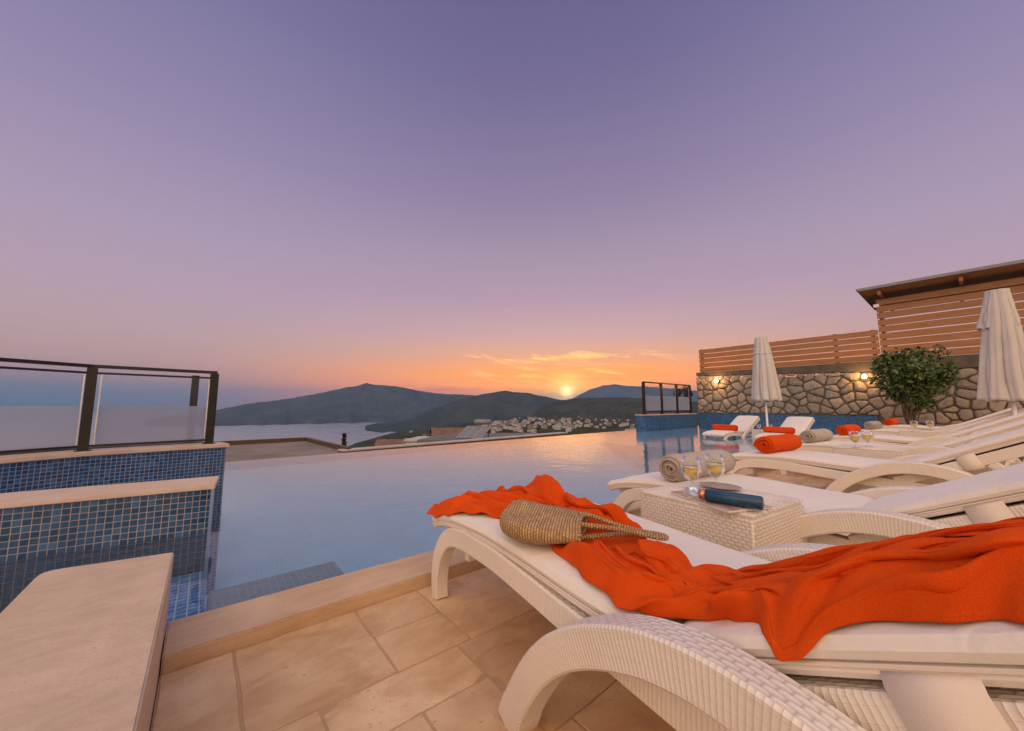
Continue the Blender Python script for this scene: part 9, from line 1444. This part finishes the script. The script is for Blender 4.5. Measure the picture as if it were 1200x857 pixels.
    [1798,30,708,-2,7,36,-15,24,17,-16,7,6,-14,1,0,-8,-23,-10,-8,-7,-9,-5,1,-2,1,9,-7,-2,29,-12,0,43,29,2,-18,3,2,8,-15,-4,21,-7,-5,14,11,0,-5,10,1,-26,0,-6,1,-12,-3,20,-15,-1,-11,6,-1,12,-9,2,31,-9,3,24,9,0,16,6,1,2,3,4,-12,11,10,-7,4,7,27,-16,0,15,0,1,10,5,6,13,8,7,2,3,0,2,1,1,-2,1,4,-17,0,8,-17,5,10,-1,5,4,13,-2,0,4,-1,6,-1,4,7,4,3,11,36,-4,11,35,3,5,12,7,1,1,3,1,-1,1,5,-4,3,7,3,3,7,8,2,2,1,1,-5,-12,-3,-1,-3,-1,6,0,3,4,3,4,-1,5,-2,1,8,0,12,12,3,13,21,5,1,15,-4,-5,0,0,-2,10,0,6,11,4,-2,17,6,-8,19,-1,-3,8,-1,-2,-4,-1,2,-4,-1,-3,-4,-1,-16,-4,-7,-21,27,-21,-18,24,-24,-8,-5,-36],
    [1815,32,716,-4,4,38,-13,35,19,-18,4,5,-15,-2,-2,-7,-24,-9,-5,-7,-9,-4,1,-2,-2,7,-6,1,58,-1,-1,18,19,0,-25,-1,0,3,-14,-3,23,-8,-5,18,12,-1,-10,10,-1,-23,-1,-2,-1,-8,-1,13,-9,0,2,-4,-1,34,-21,2,31,15,3,11,8,1,3,8,1,-3,3,3,-12,5,6,-3,-1,5,23,-15,6,22,-3,1,15,7,4,13,7,4,2,3,3,-4,2,4,-12,2,5,-17,-1,8,-2,5,8,1,1,6,14,1,3,18,-3,6,14,-1,6,0,2,6,15,0,9,29,8,7,17,8,3,3,3,3,-2,1,2,-9,-1,6,1,1,6,4,3,2,-4,2,-1,-8,1,3,-3,2,5,0,2,3,5,-1,-1,14,-1,2,4,2,4,8,2,9,27,1,6,26,-3,-4,1,-1,-4,5,3,4,13,8,0,11,3,-6,10,-1,-3,3,-2,0,-5,-1,1,-7,-1,-5,-2,-5,-16,0,-7,-21,18,-16,-18,29,-33,-9,4,-30],
    [1839,36,727,-6,-2,34,-14,30,8,-20,18,20,-17,-10,-4,-8,-24,-6,-2,-3,-6,-2,17,-11,-2,29,0,-1,35,13,-2,-4,4,-1,-21,-2,-1,-3,-7,-2,21,-9,-3,26,6,-1,1,10,0,-21,1,-1,-18,-3,0,11,-12,0,30,-22,0,36,13,1,16,10,2,-4,5,1,-11,4,2,-6,1,3,2,-2,3,16,-10,3,23,-13,6,24,11,4,15,4,4,3,4,6,-7,4,5,-11,3,6,-10,3,6,-3,1,6,8,-1,6,7,-2,6,17,-3,5,19,-5,6,18,1,5,11,8,5,11,7,5,15,7,5,8,5,5,-1,3,4,-6,0,4,-10,-1,5,-6,3,5,-4,2,4,-3,1,3,0,0,4,3,-3,4,5,1,2,14,4,2,16,3,2,12,1,1,12,0,2,20,2,3,17,2,-1,8,2,-2,5,1,1,5,1,0,1,2,-3,-1,-1,-1,-5,0,-1,-7,-2,-1,-5,-2,-8,3,-5,-18,8,-9,-21,22,-19,-18,29,-38,-8,8,-20],
    [1857,40,736,-5,-2,25,-14,27,13,-20,23,26,-18,-20,-3,-9,-23,-5,-2,5,-7,0,31,-12,-2,34,10,-1,9,6,-2,-17,0,-1,-13,-2,-2,11,-7,-1,31,-4,-1,20,9,-1,-14,4,-1,-28,0,0,-6,-9,0,32,-22,1,38,17,0,12,4,2,-10,3,1,-12,2,2,-1,-2,3,12,-8,2,23,-12,4,25,5,3,21,6,5,10,2,5,-2,3,5,-10,5,6,-11,3,6,-5,3,6,1,2,6,7,-1,5,11,-3,6,14,-5,5,14,-10,5,16,-10,5,16,12,5,15,14,5,13,9,5,8,6,5,0,3,5,-5,2,5,-8,3,5,-8,4,6,-7,2,4,-4,-2,5,-1,-6,4,5,-5,4,10,4,3,14,4,3,18,1,2,19,3,1,17,6,1,14,2,1,10,2,0,5,4,-1,1,2,0,-3,0,-1,-6,-1,-2,-6,-2,-1,-6,-4,-2,-4,-1,-1,1,-1,-3,6,0,-10,9,-5,-19,9,-11,-22,23,-18,-17,29,-33,-9,11,-24],
]
def towel_points():
    rows = []
    for line in TOWEL:
        x = y = z = 0; r = []
        for k in range(0, len(line), 3):
            x += line[k]; y += line[k+1]; z += line[k+2]; r.append((x/1000, y/1000, z/1000))
        rows.append(r)
    return rows
L1 = LOUNGERS[0]
tp = towel_points()
mb = MB(); mb.grid(tp, lambda i, j: (i*.024, j*.016))
tw = mb.build('crumpled_towel', M['orange'])
tw.location = L1.location; tw.rotation_euler = L1.rotation_euler
sm = tw.modifiers.new('thick', 'SOLIDIFY'); sm.thickness = .007; sm.offset = 0
sm = tw.modifiers.new('soft', 'SUBSURF'); sm.levels = 1; sm.render_levels = 2
tag(tw, 'large crumpled orange beach towel spread along the nearest lounger under the straw bag', 'towel')

# ================================================================ woven straw bag
m, g, b = mat('straw')
u, v, _ = g.sep(g.coord('UV'))
a = g.m('DIVIDE', u, .0088); c = g.m('DIVIDE', v, .0088)
par = g.m('MODULO', g.m('ABSOLUTE', g.m('FLOOR', a)), 2.0)
sa = g.m('ABSOLUTE', g.m('SINE', g.mul(a, pi))); sc_ = g.m('ABSOLUTE', g.m('SINE', g.mul(g.add(c, g.mul(par, .5)), pi)))
h = g.mul(g.m('POWER', sa, .7), g.add(.35, g.mul(.65, g.m('POWER', sc_, .6))))
nn = g.noise(g.vm('MULTIPLY', g.coord('UV'), (14, 60, 1)), 3.0, 4, .6)
w = g.white(g.comb(g.m('FLOOR', a), g.m('FLOOR', g.add(c, g.mul(par, .5))), 1.0))
col = g.mix(w, (.42, .255, .115), (.58, .38, .19))
col = g.mix(g.mul(g.smooth(nn, .45, .7), .4), col, (.30, .16, .07))
col = g.mix(g.smooth(h, .55, .2), col, (.13, .065, .028))
g.put(b.inputs['Base Color'], col); b.inputs['Roughness'].default_value = .75
g.put(b.inputs['Normal'], g.bump(h, .8, .004))
M['straw'] = m
WH = [(0, .004), (.012, .045), (.03, .076), (.06, .103), (.11, .118), (.18, .116), (.24, .108), (.285, .103), (.335, .102)]
HH = [(0, .003), (.012, .024), (.03, .037), (.06, .046), (.11, .047), (.18, .040), (.24, .032), (.285, .026), (.335, .024)]
def bag_ring(x, k=1.0, N=56):
    r = []
    for q in range(N):
        a = 2*pi*q/N; ca, sa = cos(a), sin(a)
        y = interp(WH, x)*k*(abs(ca)**.8)*(1 if ca > 0 else -1); z = interp(HH, x)*k*(abs(sa)**.8)*(1 if sa > 0 else -1)
        d = mnoise.noise((x*9, y*9, 3.0))*.010*(1 if x > .03 else x/.03)
        dim = -.020*exp(-((x-.075)/.045)**2-((y+.035)/.04)**2) if sa > 0 else 0
        z += d+dim+.006*sin(y*40+x*9)*min(1, x/.1)
        z = max(z, -.052+.004*mnoise.noise((x*12, y*12, 1)))
        r.append((x+.008*mnoise.noise((y*12, 2, x*4))*(x > .25), y, z))
    return r
t_ = empty('straw_bag'); tag(t_, 'woven straw bag lying on the orange towel at the foot of the nearest lounger', 'bag')
xs = [0, .004, .008, .013, .02, .03, .042]+[.055+.23*i/22 for i in range(23)]
mb = MB(); rings = [bag_ring(x) for x in xs]
mb.grid(rings, lambda i, j: (xs[min(i, len(xs)-1)], j*.34/56), closed_v=True)
inn = [bag_ring(x, .93) for x in reversed(xs[8:])]
mb.grid([rings[-1]]+inn, lambda i, j: (.33-i*.01, j*.34/56), closed_v=True)
mb.poly(list(reversed(rings[0])), smooth=True)
mb.build('body', M['straw'], t_)
mb = MB(); mb.tube([(p[0]+.001, p[1], p[2]) for p in rings[-1]], .0055, 7, closed=True); mb.build('rim', M['straw'], t_)
def strap(p, flat=.45, r=.0075):
    mb = MB(); mb.tube(catmull(p, 8), r, 10); o = mb.build('handle', M['straw'], t_); return o
strap([(.27, .052, .020), (.31, .056, .018), (.385, .060, .000), (.47, .062, -.012), (.535, .048, -.012), (.548, .030, -.012), (.525, .016, -.010), (.45, .006, .000), (.385, -.020, .012), (.31, -.045, .020), (.27, -.050, .022)])
strap([(.27, .058, -.022), (.33, .066, -.020), (.43, .082, -.022), (.50, .080, -.020), (.52, .064, -.018), (.49, .044, -.016), (.42, .022, -.014), (.35, -.010, -.016), (.27, -.05, -.02)], r=.007)
p0 = Vector(on_lounger(L1, .545, .010, .116)); p1 = Vector(on_lounger(L1, .79, .215, .112))
t_.location = p0; t_.scale = (.9, 1.02, .95)
dv = (p1-p0); t_.rotation_euler = (0, radians(2), atan2(dv.y, dv.x))
